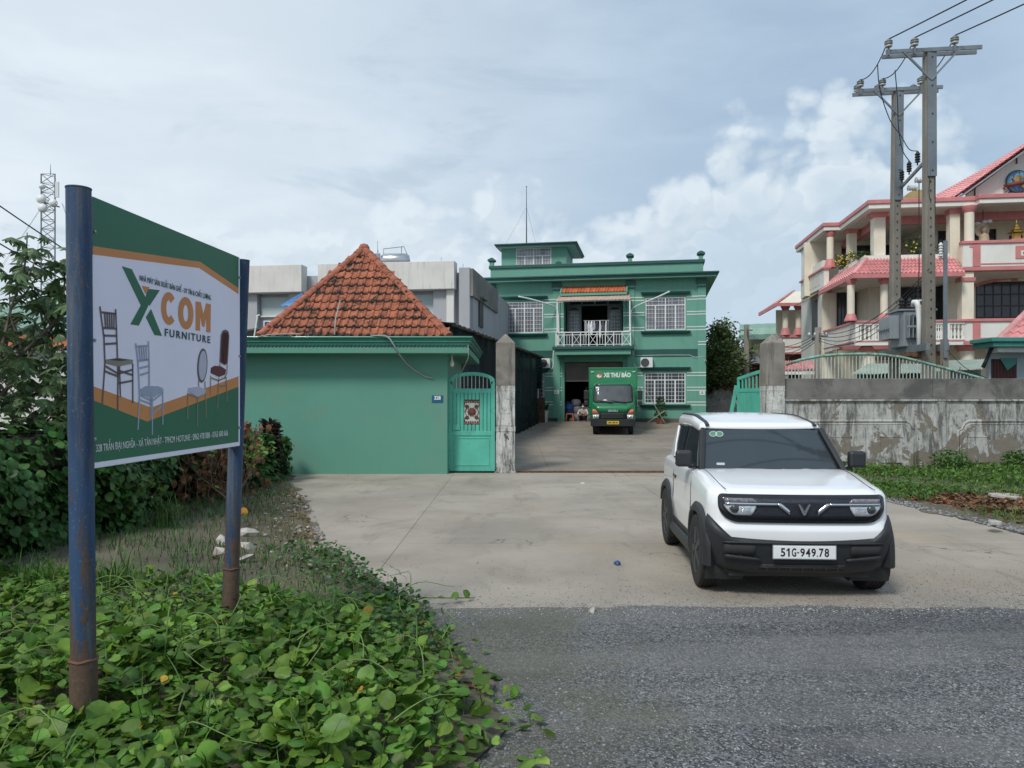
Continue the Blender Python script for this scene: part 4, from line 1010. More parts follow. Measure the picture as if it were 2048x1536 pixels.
for j in range(9):
    f = j/8; rad = .22*(1-.55*abs(f-.45)); nk.tube([(su1+.02, sv1-1.2+.1*f, sz-.1-1.3*f), (su1+.02+.04*math.sin(j), sv1-1.15+.1*f, sz-.28-1.3*f)], [rad, rad*.8], 8)
nk.build('gathered_net', MT['shade_net'], sd, smooth=True)
for k in range(7):
    v = sv0+.1+(sv1-sv0-.2)*k/6; MB().tube([(su1-.08, v, 0), (su1-.08, v, sz)], .04, 6).build('post', MT['dark_metal'], sd)
    MB().tube([(su0, v, sz+.18), (su1+.1, v, sz-.01)], .03, 6).build('rafter', MT['dark_metal'], sd)
n = 90; mb = MB()
lo = [(su1+.22, sv0-.2+(sv1-sv0+.4)*k/n, sz+.03+.028*math.sin(k*2.2)) for k in range(n+1)]; hi = [(su0, p[1], p[2]+.30) for p in lo]
mb.loft([lo, hi], False, False, wrap=False); q = mb.build('roof_sheet', MT['sheet_roof'], sd, smooth=True); q.modifiers.new('s', 'SOLIDIFY').thickness = .012
# clutter at the far end of the shed: brown door panel, red post, pot plant
pd = thing('timber_panel', 'rusty brown panel leaning at the far end of the net shed', 'panel', HF.world(su1-.15, -1.3, gz(38)), -TH)
mm('brown_panel', (.10,.05,.035), .85, .3, 4.)
for k in range(4): MB().box(-.42+k*.21, -.22+k*.21, -.02, .02, 0, 1.3+.05*(k % 2)).build('board', MT['brown_panel'], pd, rot=(R(6), 0, 0))
def leafy_pot(loc, label, pot_m, r, h_, nl, ln, wd, name='potted_plant', spread=.9, m='leaf_pot'):
    t = thing(name, label, 'plant', loc)
    MB().lathe([(r*.78, 0), (r, h_*.9), (r*1.08, h_*.92), (r*1.08, h_), (r*.9, h_), (r*.88, h_*.9), (.001, h_*.88)], 14).build('pot', MT[pot_m], t, smooth=False)
    mb = MB(); rr = random.Random(3)
    for k in range(nl):
        a = rr.uniform(0, 6.28); up_ = rr.uniform(.35, 1.); L = ln*rr.uniform(.6, 1.1); pts = []
        for j in range(5):
            f = j/4; rad = spread*L*f*(1-up_*.8)+L*.25*f*f*spread; zz = h_*.9+L*f*up_*(1-.25*f)
            pts.append(Vector((rad*math.cos(a), rad*math.sin(a), zz)))
        sd_ = Vector((-math.sin(a), math.cos(a), 0))
        wv = [.3, .9, 1., .7, .05]; mb.add([p+sd_*wd*w_*s_ for p, w_ in zip(pts, wv) for s_ in (-1, 1)], [(2*j, 2*j+1, 2*j+3, 2*j+2) for j in range(4)])
    mb.build('leaves', MT[m], t, smooth=True); return t
mm('leaf_pot', (.055,.13,.04), .55, .3, 4., rnd=.3, trans=.25)
mm('terracotta', (.22,.09,.055), .85, .2, 4.); mm('pot_white', (.62,.62,.6), .6, .12, 4.)
leafy_pot(hw(1088.5, 844, -1.0)-Vector((0, 0, .02)), 'green leafy plant in a tall white pot left of the roller door', 'pot_white', .21, .62, 26, .75, .07)
t_ = leafy_pot(hw(1321, 847, -1.0)-Vector((0, 0, .02)), 'bushy green shrub in a terracotta pot right of the truck', 'terracotta', .24, .30, 16, .5, .05, spread=1.2)
rr = random.Random(8); mb = MB(); br = MB()
for k in range(520):
    a, b = rr.uniform(0, 6.28), rr.random(); rad = .38*math.sqrt(rr.random())*(1-.55*b); z = .38+.95*b
    c_ = Vector((rad*math.cos(a), rad*math.sin(a), z)); s1 = Vector((rr.uniform(-1, 1), rr.uniform(-1, 1), rr.uniform(-.4, .8))).normalized()*.055; s2 = s1.cross(Vector((rr.random(), rr.random(), rr.random()))).normalized()*.024
    mb.add([c_-s1, c_+s2, c_+s1, c_-s2], [(0, 1, 2, 3)])
mb.build('foliage', MT['leaf_pot'], t_); br.tube([(0, 0, .2), (.02, 0, 1.0)], [.03, .012], 6); br.build('stem', MT['terracotta'], t_)
pl_ = thing('lattice_sticks', 'two pale sticks crossing in front of the potted shrub', 'sticks', hw(1309, 846, -1.5))
MB().tube([(-.35, 0, .02), (.55, .1, .62)], .02, 5).build('stick', MT['cable_pale'], pl_); MB().tube([(.5, 0, .02), (-.45, .25, 1.75)], .016, 5).build('stick', MT['cable_pale'], pl_)

# goods inside the roller door
mm('blue_drum', (.02,.07,.22), .4, .15, 5); mm('orange_stool', (.55,.13,.04), .5, .1, 5); mm('sack_grey', (.17,.17,.19), .85, .3, 6, .4, 25); mm('sack_brown', (.16,.11,.08), .9, .3, 6)
uG = lambda px, v: HF.uz(px, 820, v)[0]
dr = thing('blue_drum', 'blue plastic drum standing inside the roller door', 'drum', HF.world(uG(1136, .9), .95, ZB))
MB().lathe([(.26, 0), (.28, .05), (.28, .35), (.295, .37), (.28, .40), (.28, .68), (.295, .70), (.28, .73), (.27, .95), (.12, 1.02), (.10, 1.1), (.001, 1.1)], 18).build('drum', MT['blue_drum'], dr, smooth=True)
st = thing('plastic_stool', 'orange plastic stool inside the roller door', 'stool', HF.world(uG(1140, .4), .42, ZB), -TH)
MB().box(-.2, .2, -.2, .2, .42, .46).build('seat', MT['orange_stool'], st, bevel=.015)
for sx in (-1, 1):
    for sy in (-1, 1): MB().bar((sx*.21, sy*.21, 0), (sx*.16, sy*.16, .43), .05, .05).build('leg', MT['orange_stool'], st)
for k, (px, v, z, s, m) in enumerate(((1152, 1.2, 0, .36, 'sack_grey'), (1153, 1.25, .42, .35, 'sack_grey'), (1151.5, 1.2, .84, .30, 'sack_grey'), (1146, .55, 0, .22, 'sack_brown'), (1173, 1.6, 0, .34, 'sack_grey'), (1174, 1.6, .40, .33, 'sack_grey'))):
    lab = ['bottom grey sack of the pile beside the blue drum', 'middle grey sack of the pile beside the blue drum', 'top grey sack of the pile beside the blue drum', 'small brown sack on the doorstep beside the orange stool', 'lower grey sack behind the squatting person', 'upper grey sack behind the squatting person'][k]
    sk = MB(); rg = []
    for f in (0, .12, .4, .75, .93, 1):
        kk = math.sin(math.pi*min(1, max(.12, f*.9+.06)))**.35; rg.append([(s*kk*math.cos(a)*(1+.06*math.sin(3*a+k)), s*.8*kk*math.sin(a), z+.46*s/.36*f) for a in np.linspace(0, 2*math.pi, 14, endpoint=False)])
    sk.loft(rg); o = sk.build('sack', MT[m], None, smooth=True, loc=HF.world(uG(px, v), v, ZB)); tag(o, lab, 'sack', 'sacks inside the roller door')

# squatting worker in the doorway
pr = thing('person', 'person squatting in the doorway in pale checked shirt, dark trousers and white mask', 'person', HF.world(uG(1166.5, -.1), -.15, ZB), -TH)
def skin_body(name, edges, rad, parent, m, sub=2, root=0):
    names = list(rad); idx = {n_: i for i, n_ in enumerate(names)}
    me = bpy.data.meshes.new(name); me.from_pydata([rad[n_][0] for n_ in names], [(idx[a], idx[b]) for a, b in edges], [])
    o = link(name, me, m, parent); md = o.modifiers.new('skin', 'SKIN'); sv = me.skin_vertices[0].data
    for n_, i in idx.items(): sv[i].radius = (rad[n_][1], rad[n_][1] if len(rad[n_]) < 3 else rad[n_][2]); sv[i].use_root = (i == root)
    ss = o.modifiers.new('sub', 'SUBSURF'); ss.levels = ss.render_levels = sub; md.use_smooth_shade = True; return o
J = {'pel': ((0, .16, .24), .14), 'waist': ((0, .13, .40), .13), 'chest': ((0, .03, .60), .155, .12), 'neck': ((0, -.05, .74), .055), 'head': ((0, -.085, .84), .08, .09), 'crown': ((0, -.09, .93), .075, .085),
     'shL': ((-.17, -.02, .66), .06), 'elL': ((-.27, -.20, .46), .045), 'wrL': ((-.12, -.36, .42), .032), 'shR': ((.17, -.02, .66), .06), 'elR': ((.27, -.20, .46), .045), 'wrR': ((.10, -.36, .40), .032),
     'knL': ((-.18, -.24, .42), .075), 'anL': ((-.14, -.06, .08), .045), 'toL': ((-.16, -.22, .04), .04), 'knR': ((.18, -.24, .42), .075), 'anR': ((.14, -.06, .08), .045), 'toR': ((.16, -.22, .04), .04), 'hpL': ((-.10, .12, .22), .11), 'hpR': ((.10, .12, .22), .11)}
Eb = [('pel','waist'),('waist','chest'),('chest','neck'),('neck','head'),('head','crown'),('chest','shL'),('shL','elL'),('elL','wrL'),('chest','shR'),('shR','elR'),('elR','wrR'),('pel','hpL'),('hpL','knL'),('knL','anL'),('anL','toL'),('pel','hpR'),('hpR','knR'),('knR','anR'),('anR','toR')]
def personmat():
    m = bpy.data.materials.new('person_clothes'); m.use_nodes = True; t = NT(m.node_tree); m.node_tree.nodes.clear(); out = t.n('ShaderNodeOutputMaterial'); b = t.n('ShaderNodeBsdfPrincipled', {'Roughness': .85})
    oc = t.n('ShaderNodeTexCoord').outputs['Object']; sp = t.n('ShaderNodeSeparateXYZ', {0: oc}); x, y, z = sp.outputs
    ck = t.n('ShaderNodeTexChecker', {'Scale': 28., 'Color1': (.50,.42,.36,1), 'Color2': (.62,.56,.50,1)}); t.set(ck, 'Vector', oc)
    c = t.mix(t.smooth(t.math('MULTIPLY_ADD', y, -.42, z), .47, .475), (.02,.021,.028,1), ck.outputs[0])
    c = t.mix(t.smooth(z, .745, .75), c, (.36,.20,.13,1))
    arm_ = t.math('MULTIPLY', t.smooth(y, -.30, -.305), t.smooth(z, .46, .455)); c = t.mix(t.math('MULTIPLY', arm_, t.smooth(z, .34, .345)), c, (.36,.20,.13,1))
    c = t.mix(t.smooth(z, .075, .07), c, (.30,.17,.11,1)); t.set(b, 'Base Color', c); t.t.links.new(b.outputs[0], out.inputs['Surface']); return m
skin_body('body', Eb, J, pr, personmat())
mm('hair', (.012,.010,.009), .6, .2, 20); mm('skin_tone', (.36,.20,.13), .6, .1, 9)
hr = MB(); hr.lathe([(.098, -.05), (.105, .0), (.098, .05), (.06, .095), (.001, .105)], 12, (0, -.075, .895)); hr.build('hair', MT['hair'], pr, smooth=True)
mk = MB(); mk.lathe([(.001, -.02), (.045, -.008), (.062, .03), (.066, .05)], 10, (0, -.175, .835), 'y'); mk.build('face_mask', MT['print_white'], pr, smooth=True)
for s_ in (-1, 1): MB().lathe([(.001, -.01), (.012, 0), (.001, .006)], 8, (s_*.035, -.175, .89), 'y').build('eye', MT['hair'], pr)
for s_, w_ in ((-1, Vector((-.12, -.36, .42))), (1, Vector((.10, -.36, .40)))):
    hd = MB(); ps = w_+Vector((-s_*.03, -.03, -.01)); hd.tube([w_, ps, ps+Vector((-s_*.03, -.02, -.01))], [.028, .034, .026], 8)
    for j in range(4): hd.tube([ps+Vector((-s_*.02, -.03+.014*j-.012, .005-.008*j)), ps+Vector((-s_*.055, -.05+.014*j, -.005-.008*j)), ps+Vector((-s_*.07, -.045+.014*j, -.03))], [.009, .008, .006], 5)
    hd.tube([ps+Vector((0, -.01, .025)), ps+Vector((-s_*.03, -.035, .035))], [.010, .007], 5); hd.build('hand', MT['skin_tone'], pr, smooth=True)
# ================================================================ cream and pink villa behind the right wall
MTH = R(7.5); M0 = P(1738, 400, 33.0); MF = Frame(M0.x, M0.y, MTH)
mm('cream', (.75,.69,.56), .75, .08, .7, streak=((.36,.33,.27), .22)); mm('cream_white', (.74,.725,.67), .75, .07, .8, streak=((.40,.39,.36), .25))
mm('pink_trim', (.55,.20,.195), .55, .12, 2.); mm('pink_tile', (.67,.31,.305), .7, .18, 2.5, .1, 30, rnd=.10)
mm('soffit', (.60,.57,.51), .8, .08, 1.); mm('dark_wood', (.030,.022,.022), .5, .2, 4.); mm('villa_glass', (.05,.055,.065), .1, .3, 1.5)
vl = thing('villa', 'cream three storey villa with pink trim, columns and balconies behind the right wall', 'house', (MF.x, MF.y, 0), -MTH)
def mu(px, py, v=0.): return MF.uz(px, py, v)
ZRT, ZRM, ZRB = M0.z, mu(1800, 406.5)[1], mu(1800, 415.5)[1]
# roof slab (stepped outline) : pink lip + white fascia
def outline(o):
    return [(0-o, 0-o), (4.3-o, 0-o), (4.3-o, -.35-o), (13, -.35-o), (13, 10), (-.75-o, 10), (-.75-o, 4.25-o), (0-o, 4.25-o)]
MB().prism(outline(.06), ZRM, ZRT, 'xy').build('roof_lip', MT['pink_trim'], vl, bevel=.02, fix=True)
MB().prism(outline(0.), ZRB, ZRM-.002, 'xy').build('roof_fascia', MT['cream_white'], vl, bevel=.01, fix=True)
MB().prism([(x+(.02 if x < 5 else 0), y+.02) for x, y in outline(-.25)], ZRB-.03, ZRB-.002, 'xy').build('soffit', MT['soffit'], vl, fix=True)
# inner ceiling beams seen below the slab
for a, b, c, d_ in ((.9, 4.2, 1.5, 1.75), (.9, 1.15, 1.75, 8.5), (4.5, 11, 1.2, 1.4)): MB().box(a, b, c, d_, ZRB-.38, ZRB-.03).build('ceiling_beam', MT['pink_trim'], vl)
# barrel vault skylight on the roof
va0, va1 = mu(1795, 395, 3)[0], mu(1880, 395, 3)[0]; vz = mu(1838, 381, 3)[1]
mm('vault', (.33,.28,.12), .6, .15, 1.5); cxv, rv = (va0+va1)/2, (va1-va0)/2
MB().prism([(cxv+rv*math.cos(math.pi*k/14), ZRT-.05+(vz-ZRT+.1)*math.sin(math.pi*k/14)) for k in range(15)], 3., 6., 'xz').build('roof_vault', MT['vault'], vl, fix=True)

Z2F = mu(1757, 512.5, .9)[1]-.62; Z1F = 4.15
def column(u, v, z0, z1, r=.165, base=.42, cap=.24, sq=False, nm='column', m='cream'):
    n = 4 if sq else 16
    c = MB(); c.lathe([(r, z0), (r, z1)], n, (u, v, 0), sq=sq); co_ = c.build(nm, MT[m], vl, auto=40)
    q = MB(); q.lathe([(r*1.05, z1-cap), (r*1.25, z1-cap*.7), (r*1.5, z1-cap*.35), (r*1.55, z1-.01)], n, (u, v, 0), sq=sq); q.build('column_capital', MT['pink_trim'], co_, auto=40)
    if base:
        q = MB(); q.lathe([(r*1.75, z0), (r*1.75, z0+.06), (r*1.45, z0+base*.5), (r*1.15, z0+base), (r*1.03, z0+base*1.02)], n, (u, v, 0), sq=sq); q.build('column_base', MT['pink_trim'], co_, auto=40)
    return co_
# --- second floor terrace columns
ZC2 = mu(1660, 563, 5)[1]
column(mu(1755.8, 470, .9)[0], .9, Z2F+.62, ZRB-.02, .24, 0, .22, True)
column(mu(1705.5, 500, 4.0)[0]+.0, 4.2, Z2F, ZRB-.02, .19, 0, .2, True)
for px, v in ((1660.3, 4.55), (1624.5, 8.6)):
    u = mu(px, 500, v)[0]; column(u, v, mu(px, 536, v)[1], ZRB-.02, .165, .42, .26)
ucc = mu(1938.5, 440, .0)[0]; column(ucc, .0, mu(1938, 496, 0)[1]-.03, ZRB-.02, .19, .30, .28)
MB().box(ucc-.62, ucc-.22, .35, .75, Z2F, ZRB-.03).build('pier', MT['cream'], vl); MB().box(ucc-.66, ucc-.18, .31, .79, ZRB-.25, ZRB-.035).build('pier_capital', MT['pink_trim'], vl)
# --- back walls of each storey
def wopen(nm, u0, u1, z0, z1, ops, v, m='cream'): return wall_open(nm, u0, u1, z0, z1, ops, m, vl, v, .2)
WV = 3.2                                          # main front wall line
def rm(px0, px1, py0, py1, v): 
    pm, pc = (py0+py1)/2, (px0+px1)/2; return (mu(px0, pm, v)[0], mu(px1, pm, v)[0], mu(pc, py1, v)[1], mu(pc, py0, v)[1])
def lights(r, v, nu, nz, parent, m='dark_wood', arch_=0.):
    u0, u1, z0, z1 = r; t = .05; f = MB(); 
    for a, b, c, d_ in ((u0, u1, z1-t, z1), (u0, u1, z0, z0+t), (u0, u0+t, z0, z1), (u1-t, u1, z0, z1)): f.box(a, b, v-.03, v+.03, c, d_)
    wo = f.build('window', MT[m], parent)
    for k in range(nu):
        for j in range(nz):
            a, b = u0+t+(u1-u0-2*t)*k/nu, u0+t+(u1-u0-2*t)*(k+1)/nu; c, e = z0+t+(z1-z0-2*t)*j/nz, z0+t+(z1-z0-2*t)*(j+1)/nz
            MB().box(a+.03, b-.03, v-.005, v+.01, c+.03, e-.03).build('pane', MT['villa_glass'], wo)
    g = MB(); g.box(u0+t, u1-t, v+.01, v+.03, z0+t, z1-t); g.build('sash', MT[m], wo)
    return wo
w2a = rm(1681, 1700, 491, 530, 7.5); 
o2 = [rm(1683, 1800, 490, 545, 7.0)]
o2[0] = (o2[0][0], o2[0][1], Z2F+.05, o2[0][3])
wopen('upper_wall', -1.0, 3.9, Z2F-.3, ZRB-.03, [o2[0]], 7.0, 'cream'); lights(o2[0], 7.1, 10, 3, vl)
MB().box(3.75, 3.95, 3.0, 7.0, Z2F-.3, ZRB-.03).build('upper_wall', MT['cream'], vl)
o3 = [rm(1876, 1909, 461, 497, WV), rm(1947, 1993, 458, 497, WV), rm(2018, 2070, 470, 500, WV)]
o3 = [(a, b, Z2F+.05, d_) for a, b, c, d_ in o3]
wopen('upper_wall', 3.95, 13, Z2F-.3, ZRB-.03, o3, WV, 'cream')
for o_ in o3: lights(o_, WV+.1, 3, 4, vl)
MB().box(-.98, -.78, 4.4, 14, mu(1640, 570, 6)[1]-.1, ZRB-.03).build('side_wall', MT['cream_white'], vl) if False else None
sw_ = -.62
MB().box(sw_, sw_+.2, 8.6, 9.3, 0, ZRB-.03).build('side_wall', MT['cream_white'], vl)
# --- second floor: terrace planter, lean-to tile roof
zpl0, zpl1 = mu(1757, 521.5, .6)[1], mu(1757, 512, .6)[1]
MB().box(-.05, 4.05, .45, .65, zpl0-.25, zpl1).build('planter_wall', MT['cream_white'], vl)
MB().box(-.05, .15, .65, 4.3, zpl0-.25, zpl1).build('planter_wall', MT['cream_white'], vl)
MB().box(-.1, 4.1, .45, 7.2, Z2F-.45, Z2F-.02).build('terrace_floor', MT['soffit'], vl)
ze = mu(1800, 548, -.75)[1]; eu0 = mu(1708, 548, -.75)[0]; eu1 = mu(1929, 541, -.75)[0]; tu0_, tu1_ = mu(1733, 521, .46)[0], mu(1908, 519, .46)[0]
EV = -.75; el_u = eu0; lv = 4.6                      # left hip return
def pink_roof(A, B, C_, D_, nrow, ncol, parent):
    """rows of S tiles on the quad eave A-B, top D-C"""
    A, B, C_, D_ = map(Vector, (A, B, C_, D_)); nn = (B-A).cross(D_-A).normalized(); mb = MB()
    for r in range(nrow):
        f0, f1 = r/nrow, (r+1)/nrow+.02
        a0, b0_ = A+(D_-A)*f0, B+(C_-B)*f0; a1, b1_ = A+(D_-A)*f1, B+(C_-B)*f1
        p0, p1 = [], []
        for k in range(ncol*4+1):
            h_ = (.035, .075, .04, .0)[k % 4]; q = k/(ncol*4)
            p0.append(a0+(b0_-a0)*q+nn*(h_+.05)); p1.append(a1+(b1_-a1)*q+nn*(h_+.0))
        fr_ = [p-nn*.06 for p in p0]
        mb.loft([fr_, p0, p1], False, False, wrap=False)
    o = mb.build('tile_courses', MT['pink_tile'], parent); return tag(o, kind='stuff')
MB().add([(eu0, EV, ze), (eu1, EV, ze-.02), (tu1_, .46, zpl0), (tu0_, .46, zpl0), (eu0, lv, ze), (tu0_, lv, zpl0)], [(0,1,2,3), (4,0,3,5)]).build('lean_roof', MT['pink_trim'], vl)
lr_ = [o for o in vl.children if o.name.startswith('lean_roof')][0]
pink_roof((eu0, EV, ze), (eu1, EV, ze-.02), (tu1_, .46, zpl0+.02), (tu0_, .46, zpl0+.02), 5, 26, lr_)
pink_roof((eu0, lv, ze), (eu0, EV, ze), (tu0_, .46, zpl0+.02), (tu0_, lv, zpl0+.02), 5, 18, lr_)
MB().tube([(eu0, EV, ze+.06), (tu0_, .46, zpl0+.08)], .09, 8).build('hip_ridge', MT['pink_tile'], lr_, smooth=True)
for a, b in (((eu0-.03, EV-.03), (eu1, EV-.03)), ((eu0-.03, EV-.03), (eu0-.03, lv))):
    MB().bar((a[0], a[1], ze-.06), (b[0], b[1], ze-.06), .10, .17).build('eave_board', MT['pink_trim'], lr_)
MB().box(eu0+.03, eu1, EV+.03, 2.0, ze-.12, ze-.09).build('eave_soffit', MT['soffit'], lr_)
# --- first floor balcony
BVv = -.35; bzt, bzb = mu(1850, 640, BVv)[1], mu(1850, 690, BVv)[1]
bul = mu(1711, 640, BVv)[0]; bur = mu(1925, 640, BVv)[0]
Zf = mu(1850, 678, BVv)[1]
def balustrade(u0, u1, v, ztop, zbot, openings, parent, nm='balcony_wall'):
    ops = [(a, b, zbot+.24, ztop-.18) for a, b, n_ in openings]
    wo = wall_open(nm, u0, u1, zbot, ztop-.09, ops, 'cream_white', parent, v, .16)
    for (a, b, c, d_), (_, _, n_) in zip(ops, openings):
        for k in range(n_):
            x = a+(b-a)*(k+.5)/n_; hh_ = d_-c
            q = MB(); q.lathe([(.065, 0), (.065, .05*hh_), (.03, .12*hh_), (.075, .34*hh_), (.03, .62*hh_), (.028, .7*hh_), (.055, .78*hh_), (.03, .86*hh_), (.06, .94*hh_), (.06, hh_)], 8, (x, v+.08, c)); q.build('baluster', MT['cream_white'], wo, smooth=True)
    MB().box(u0-.05, u1+.05, v-.06, v+.22, ztop-.088, ztop).build('balcony_cap', MT['pink_trim'], wo, bevel=.015)
    MB().box(u0, u1, v-.025, v-.002, zbot+.16, zbot+.21).build('balcony_line', MT['pink_trim'], wo)
    return wo
op1 = [(mu(1718, 660, BVv)[0], mu(1744, 660, BVv)[0], 3), (mu(1749, 660, BVv)[0], mu(1756, 660, BVv)[0], 1), (mu(1866, 660, BVv)[0], mu(1886, 660, BVv)[0], 4), (mu(1900, 660, BVv)[0], mu(1930, 660, BVv)[0], 4)]
balustrade(bul, bur+.1, BVv, bzt, bzb, op1, vl)
bl_ = MB(); bl_.box(bul, bur, BVv+.16, WV, bzb, bzb+.16); bl_.build('balcony_floor', MT['soffit'], vl)
MB().box(bul, bul+.16, BVv+.16, 4.6, bzb, bzt-.09).build('balcony_wall', MT['cream_white'], vl); MB().box(bul-.05, bul+.2, BVv+.22, 4.6, bzt-.088, bzt).build('balcony_cap', MT['pink_trim'], vl)
MB().box(bul-.02, bul-.001, BVv+.2, 4.6, bzb+.16, bzb+.21).build('balcony_line', MT['pink_trim'], vl)
gl = MB()
for k in range(12): gl.box(bul-.012, bul-.001, .3+k*.22, .3+k*.22+.13, bzb+.32, bzt-.2)
gl.build('grille_blocks', MT['soffit'], vl)
for px in (1702, 1768.5): column(mu(px, 600, BVv+.1)[0], BVv+.12, bzt, ze-.1, .155, .30, .26)
for px in (1702, 1765): 
    u = mu(px, 688, BVv)[0]; q = MB(); q.loft([[(u+sx*k, BVv+.2+sy*k*.5, z) for sx, sy in ((-1,-1),(1,-1),(1,1),(-1,1))] for k, z in ((.30, bzb-.16), (.42, bzb-.02))]); q.build('bracket', MT['pink_trim'], vl, fix=True)
# walls behind the first floor balcony
o1 = [rm(1798, 1846, 567, 645, WV), rm(1869, 1907, 565, 645, WV)]; o1 = [(a, b, Z1F+.05, d_) for a, b, c, d_ in o1]
wopen('lower_wall', mu(1737, 600, WV)[0], 5.2, 0, Z2F-.45, o1, WV); [lights(o_, WV+.08, 4, 5, vl) for o_ in o1]
us_ = mu(1737, 600, WV)[0]
MB().box(us_, us_+.2, WV+.2, 8, 0, Z2F-.45).build('lower_wall', MT['cream'], vl)
MB().box(bul-.02, us_, 4.8, 5.0, 0, Z2F-.45).build('lower_wall', MT['cream'], vl)
lo2 = (us_-1.0, us_-.08, Z1F+.1, mu(1722, 574, 4.7)[1]); lights(lo2, 4.74, 5, 1, vl)
MB().box(sw_, sw_+.2, 5.0, 8.6, 1.2, Z2F+1.2).build('side_wall', MT['cream_white'], vl)
MB().box(sw_, bul, 4.98, 5.18, bzb-.1, Z2F+1.0).build('side_wall', MT['cream_white'], vl)
MB().box(sw_-.03, sw_, 4.6, 8.8, mu(1655, 556, 5)[1]-.2, mu(1655, 556, 5)[1]-.1).build('side_line', MT['pink_trim'], vl)
zsb = mu(1658, 536, 4.55)[1]
MB().box(sw_-.12, sw_+.12, 4.3, 8.9, zsb-.95, zsb-.08).build('side_parapet', MT['cream_white'], vl); MB().box(sw_-.2, sw_+.2, 4.2, 9.0, zsb-.078, zsb).build('side_parapet_cap', MT['pink_trim'], vl)
gl = MB()
for k in range(13): gl.box(sw_-.135, sw_-.121, 5.0+k*.24, 5.0+k*.24+.15, zsb-.75, zsb-.25)
gl.build('grille_blocks', MT['soffit'], vl)
dk_ = rm(1633, 1648, 640, 655, 6); MB().box(sw_-.02, sw_, 5.9, 7.0, Z1F+.6, Z1F+2.6).build('shutter_door', MT['dark_wood'], vl)
mm('old_awning', (.30,.24,.16), .85, .3, 3.); q = MB(); q.add([(sw_-.03, 5.6, Z1F+2.95), (sw_-.03, 7.4, Z1F+2.95), (sw_-.75, 7.6, Z1F+2.5), (sw_-.75, 5.5, Z1F+2.5)], [(0,1,2,3)]); q.build('side_awning', MT['old_awning'], vl).modifiers.new('s', 'SOLIDIFY').thickness = .03
# ground floor: piers and dark openings
for px in (1738, 1935): u = mu(px, 710, .2)[0]; column(u, .3, 0, bzb-.02, .30, 0, .22, nm='porch_column')
og = [(us_+.3, us_+2.3, .2, 2.6), (us_+3.0, us_+4.0, 1.3, 2.5)]
# (openings of the ground floor front)
for o_ in og: lights((o_[0], o_[1], o_[2], o_[3]), WV-.03, 3, 3, vl)
# --- right wing: parapets, beams, arch
RV = -.30; pz1, pz0 = mu(1990, 482, RV)[1], mu(1990, 541, RV)[1]; ru0 = mu(1926, 500, RV)[0]
def parapet(u0, z0, z1, nm='parapet'):
    wo = MB().box(u0, 13, RV, RV+.2, z0+.18, z1-.10).build(nm, MT['cream_white'], vl)
    MB().box(u0-.06, 13, RV-.07, RV+.28, z1-.098, z1+.03).build('parapet_cap', MT['pink_trim'], vl, bevel=.02)
    MB().box(u0+.38, u0+.68, RV-.03, RV-.002, z0+.18, z1-.1).build('pink_panel', MT['pink_trim'], vl)
    MB().box(u0-.03, 13, RV-.05, RV+.2, z0, z0+.16).build('parapet_base', MT['pink_trim'], vl, bevel=.02)
    MB().box(u0+.7, 13, RV-.02, RV-.002, z0+.26, z0+.31).build('pink_line', MT['pink_trim'], vl)
    MB().box(u0+2.05, u0+3.1, RV-.03, RV-.002, z0+.48, z1-.22).build('pink_panel', MT['pink_trim'], vl)
    c_ = u0+2.38; MB().box(c_-.13, c_+.13, RV-.045, RV-.031, (z0+z1)/2+.06-.09, (z0+z1)/2+.06+.13).build('tile_square', MT['cream_white'], vl); MB().box(c_-.05, c_+.05, RV-.05, RV-.046, (z0+z1)/2+.06-.02, (z0+z1)/2+.06+.07).build('tile_square', MT['dark_wood'], vl)
    MB().box(u0, 13, RV+.2, WV, z0-.02, z0+.14).build('floor_slab', MT['soffit'], vl)
parapet(ru0, pz0, pz1); parapet(ru0, bzb-.02, bzt)
MB().box(ru0-.02, ru0+.45, RV+.05, RV+.5, bzt+.03, pz0-.02).build('pier', MT['cream'], vl); MB().box(ru0-.08, ru0+.5, RV, RV+.55, pz0-.42, pz0-.26).build('pier_band', MT['pink_trim'], vl)
MB().box(ru0-.02, ru0+.40, RV+.05, RV+.45, pz0+.16, pz1-.1).build('pier', MT['cream'], vl)
wa = rm(1951, 2052, 563, 640, WV-1.2); wa = (wa[0], wa[0]+4.4, Z1F+.1, wa[3]); wv_ = WV-1.2
wopen('lower_wall', ru0+.3, 13, 0, pz0, [wa, (wa[0]+1.4, wa[0]+3.4, .3, 2.55)], wv_); lights(wa, wv_+.08, 12, 5, vl)
ac_ = MB(); n = 16; xs_ = np.linspace(wa[0]-.1, wa[1]+.1, n+1)
def az2(x): return wa[3]-.25+.38*(1-((x-(wa[0]+wa[1])/2)/((wa[1]-wa[0])/2+.1))**2)
ac_.loft([[(x, wv_-.06, az2(x)), (x, wv_-.001, az2(x)), (x, wv_-.001, az2(x)+.14), (x, wv_-.06, az2(x)+.14)] for x in xs_]); ac_.build('arch_band', MT['pink_trim'], vl, fix=True)
ac_ = MB(); ac_.loft([[(x, wv_-.02, az2(x)+.02), (x, wv_-.0011, az2(x)+.02), (x, wv_-.0011, wa[3]+.35), (x, wv_-.02, wa[3]+.35)] for x in xs_]); ac_.build('arch_spandrel', MT['cream'], vl, fix=True)
MB().box((wa[0]+wa[1])/2-.12-.6, (wa[0]+wa[1])/2+.12-.6, wv_-.1, wv_-.061, wa[3]+.0, wa[3]+.42).build('keystone', MT['pink_trim'], vl)
MB().box(wa[0]+1.35, wa[0]+3.45, wv_-.05, wv_-.001, 2.55, 2.68).build('door_frame', MT['pink_trim'], vl); lights((wa[0]+1.4, wa[0]+3.4, .3, 2.55), wv_+.05, 4, 3, vl)
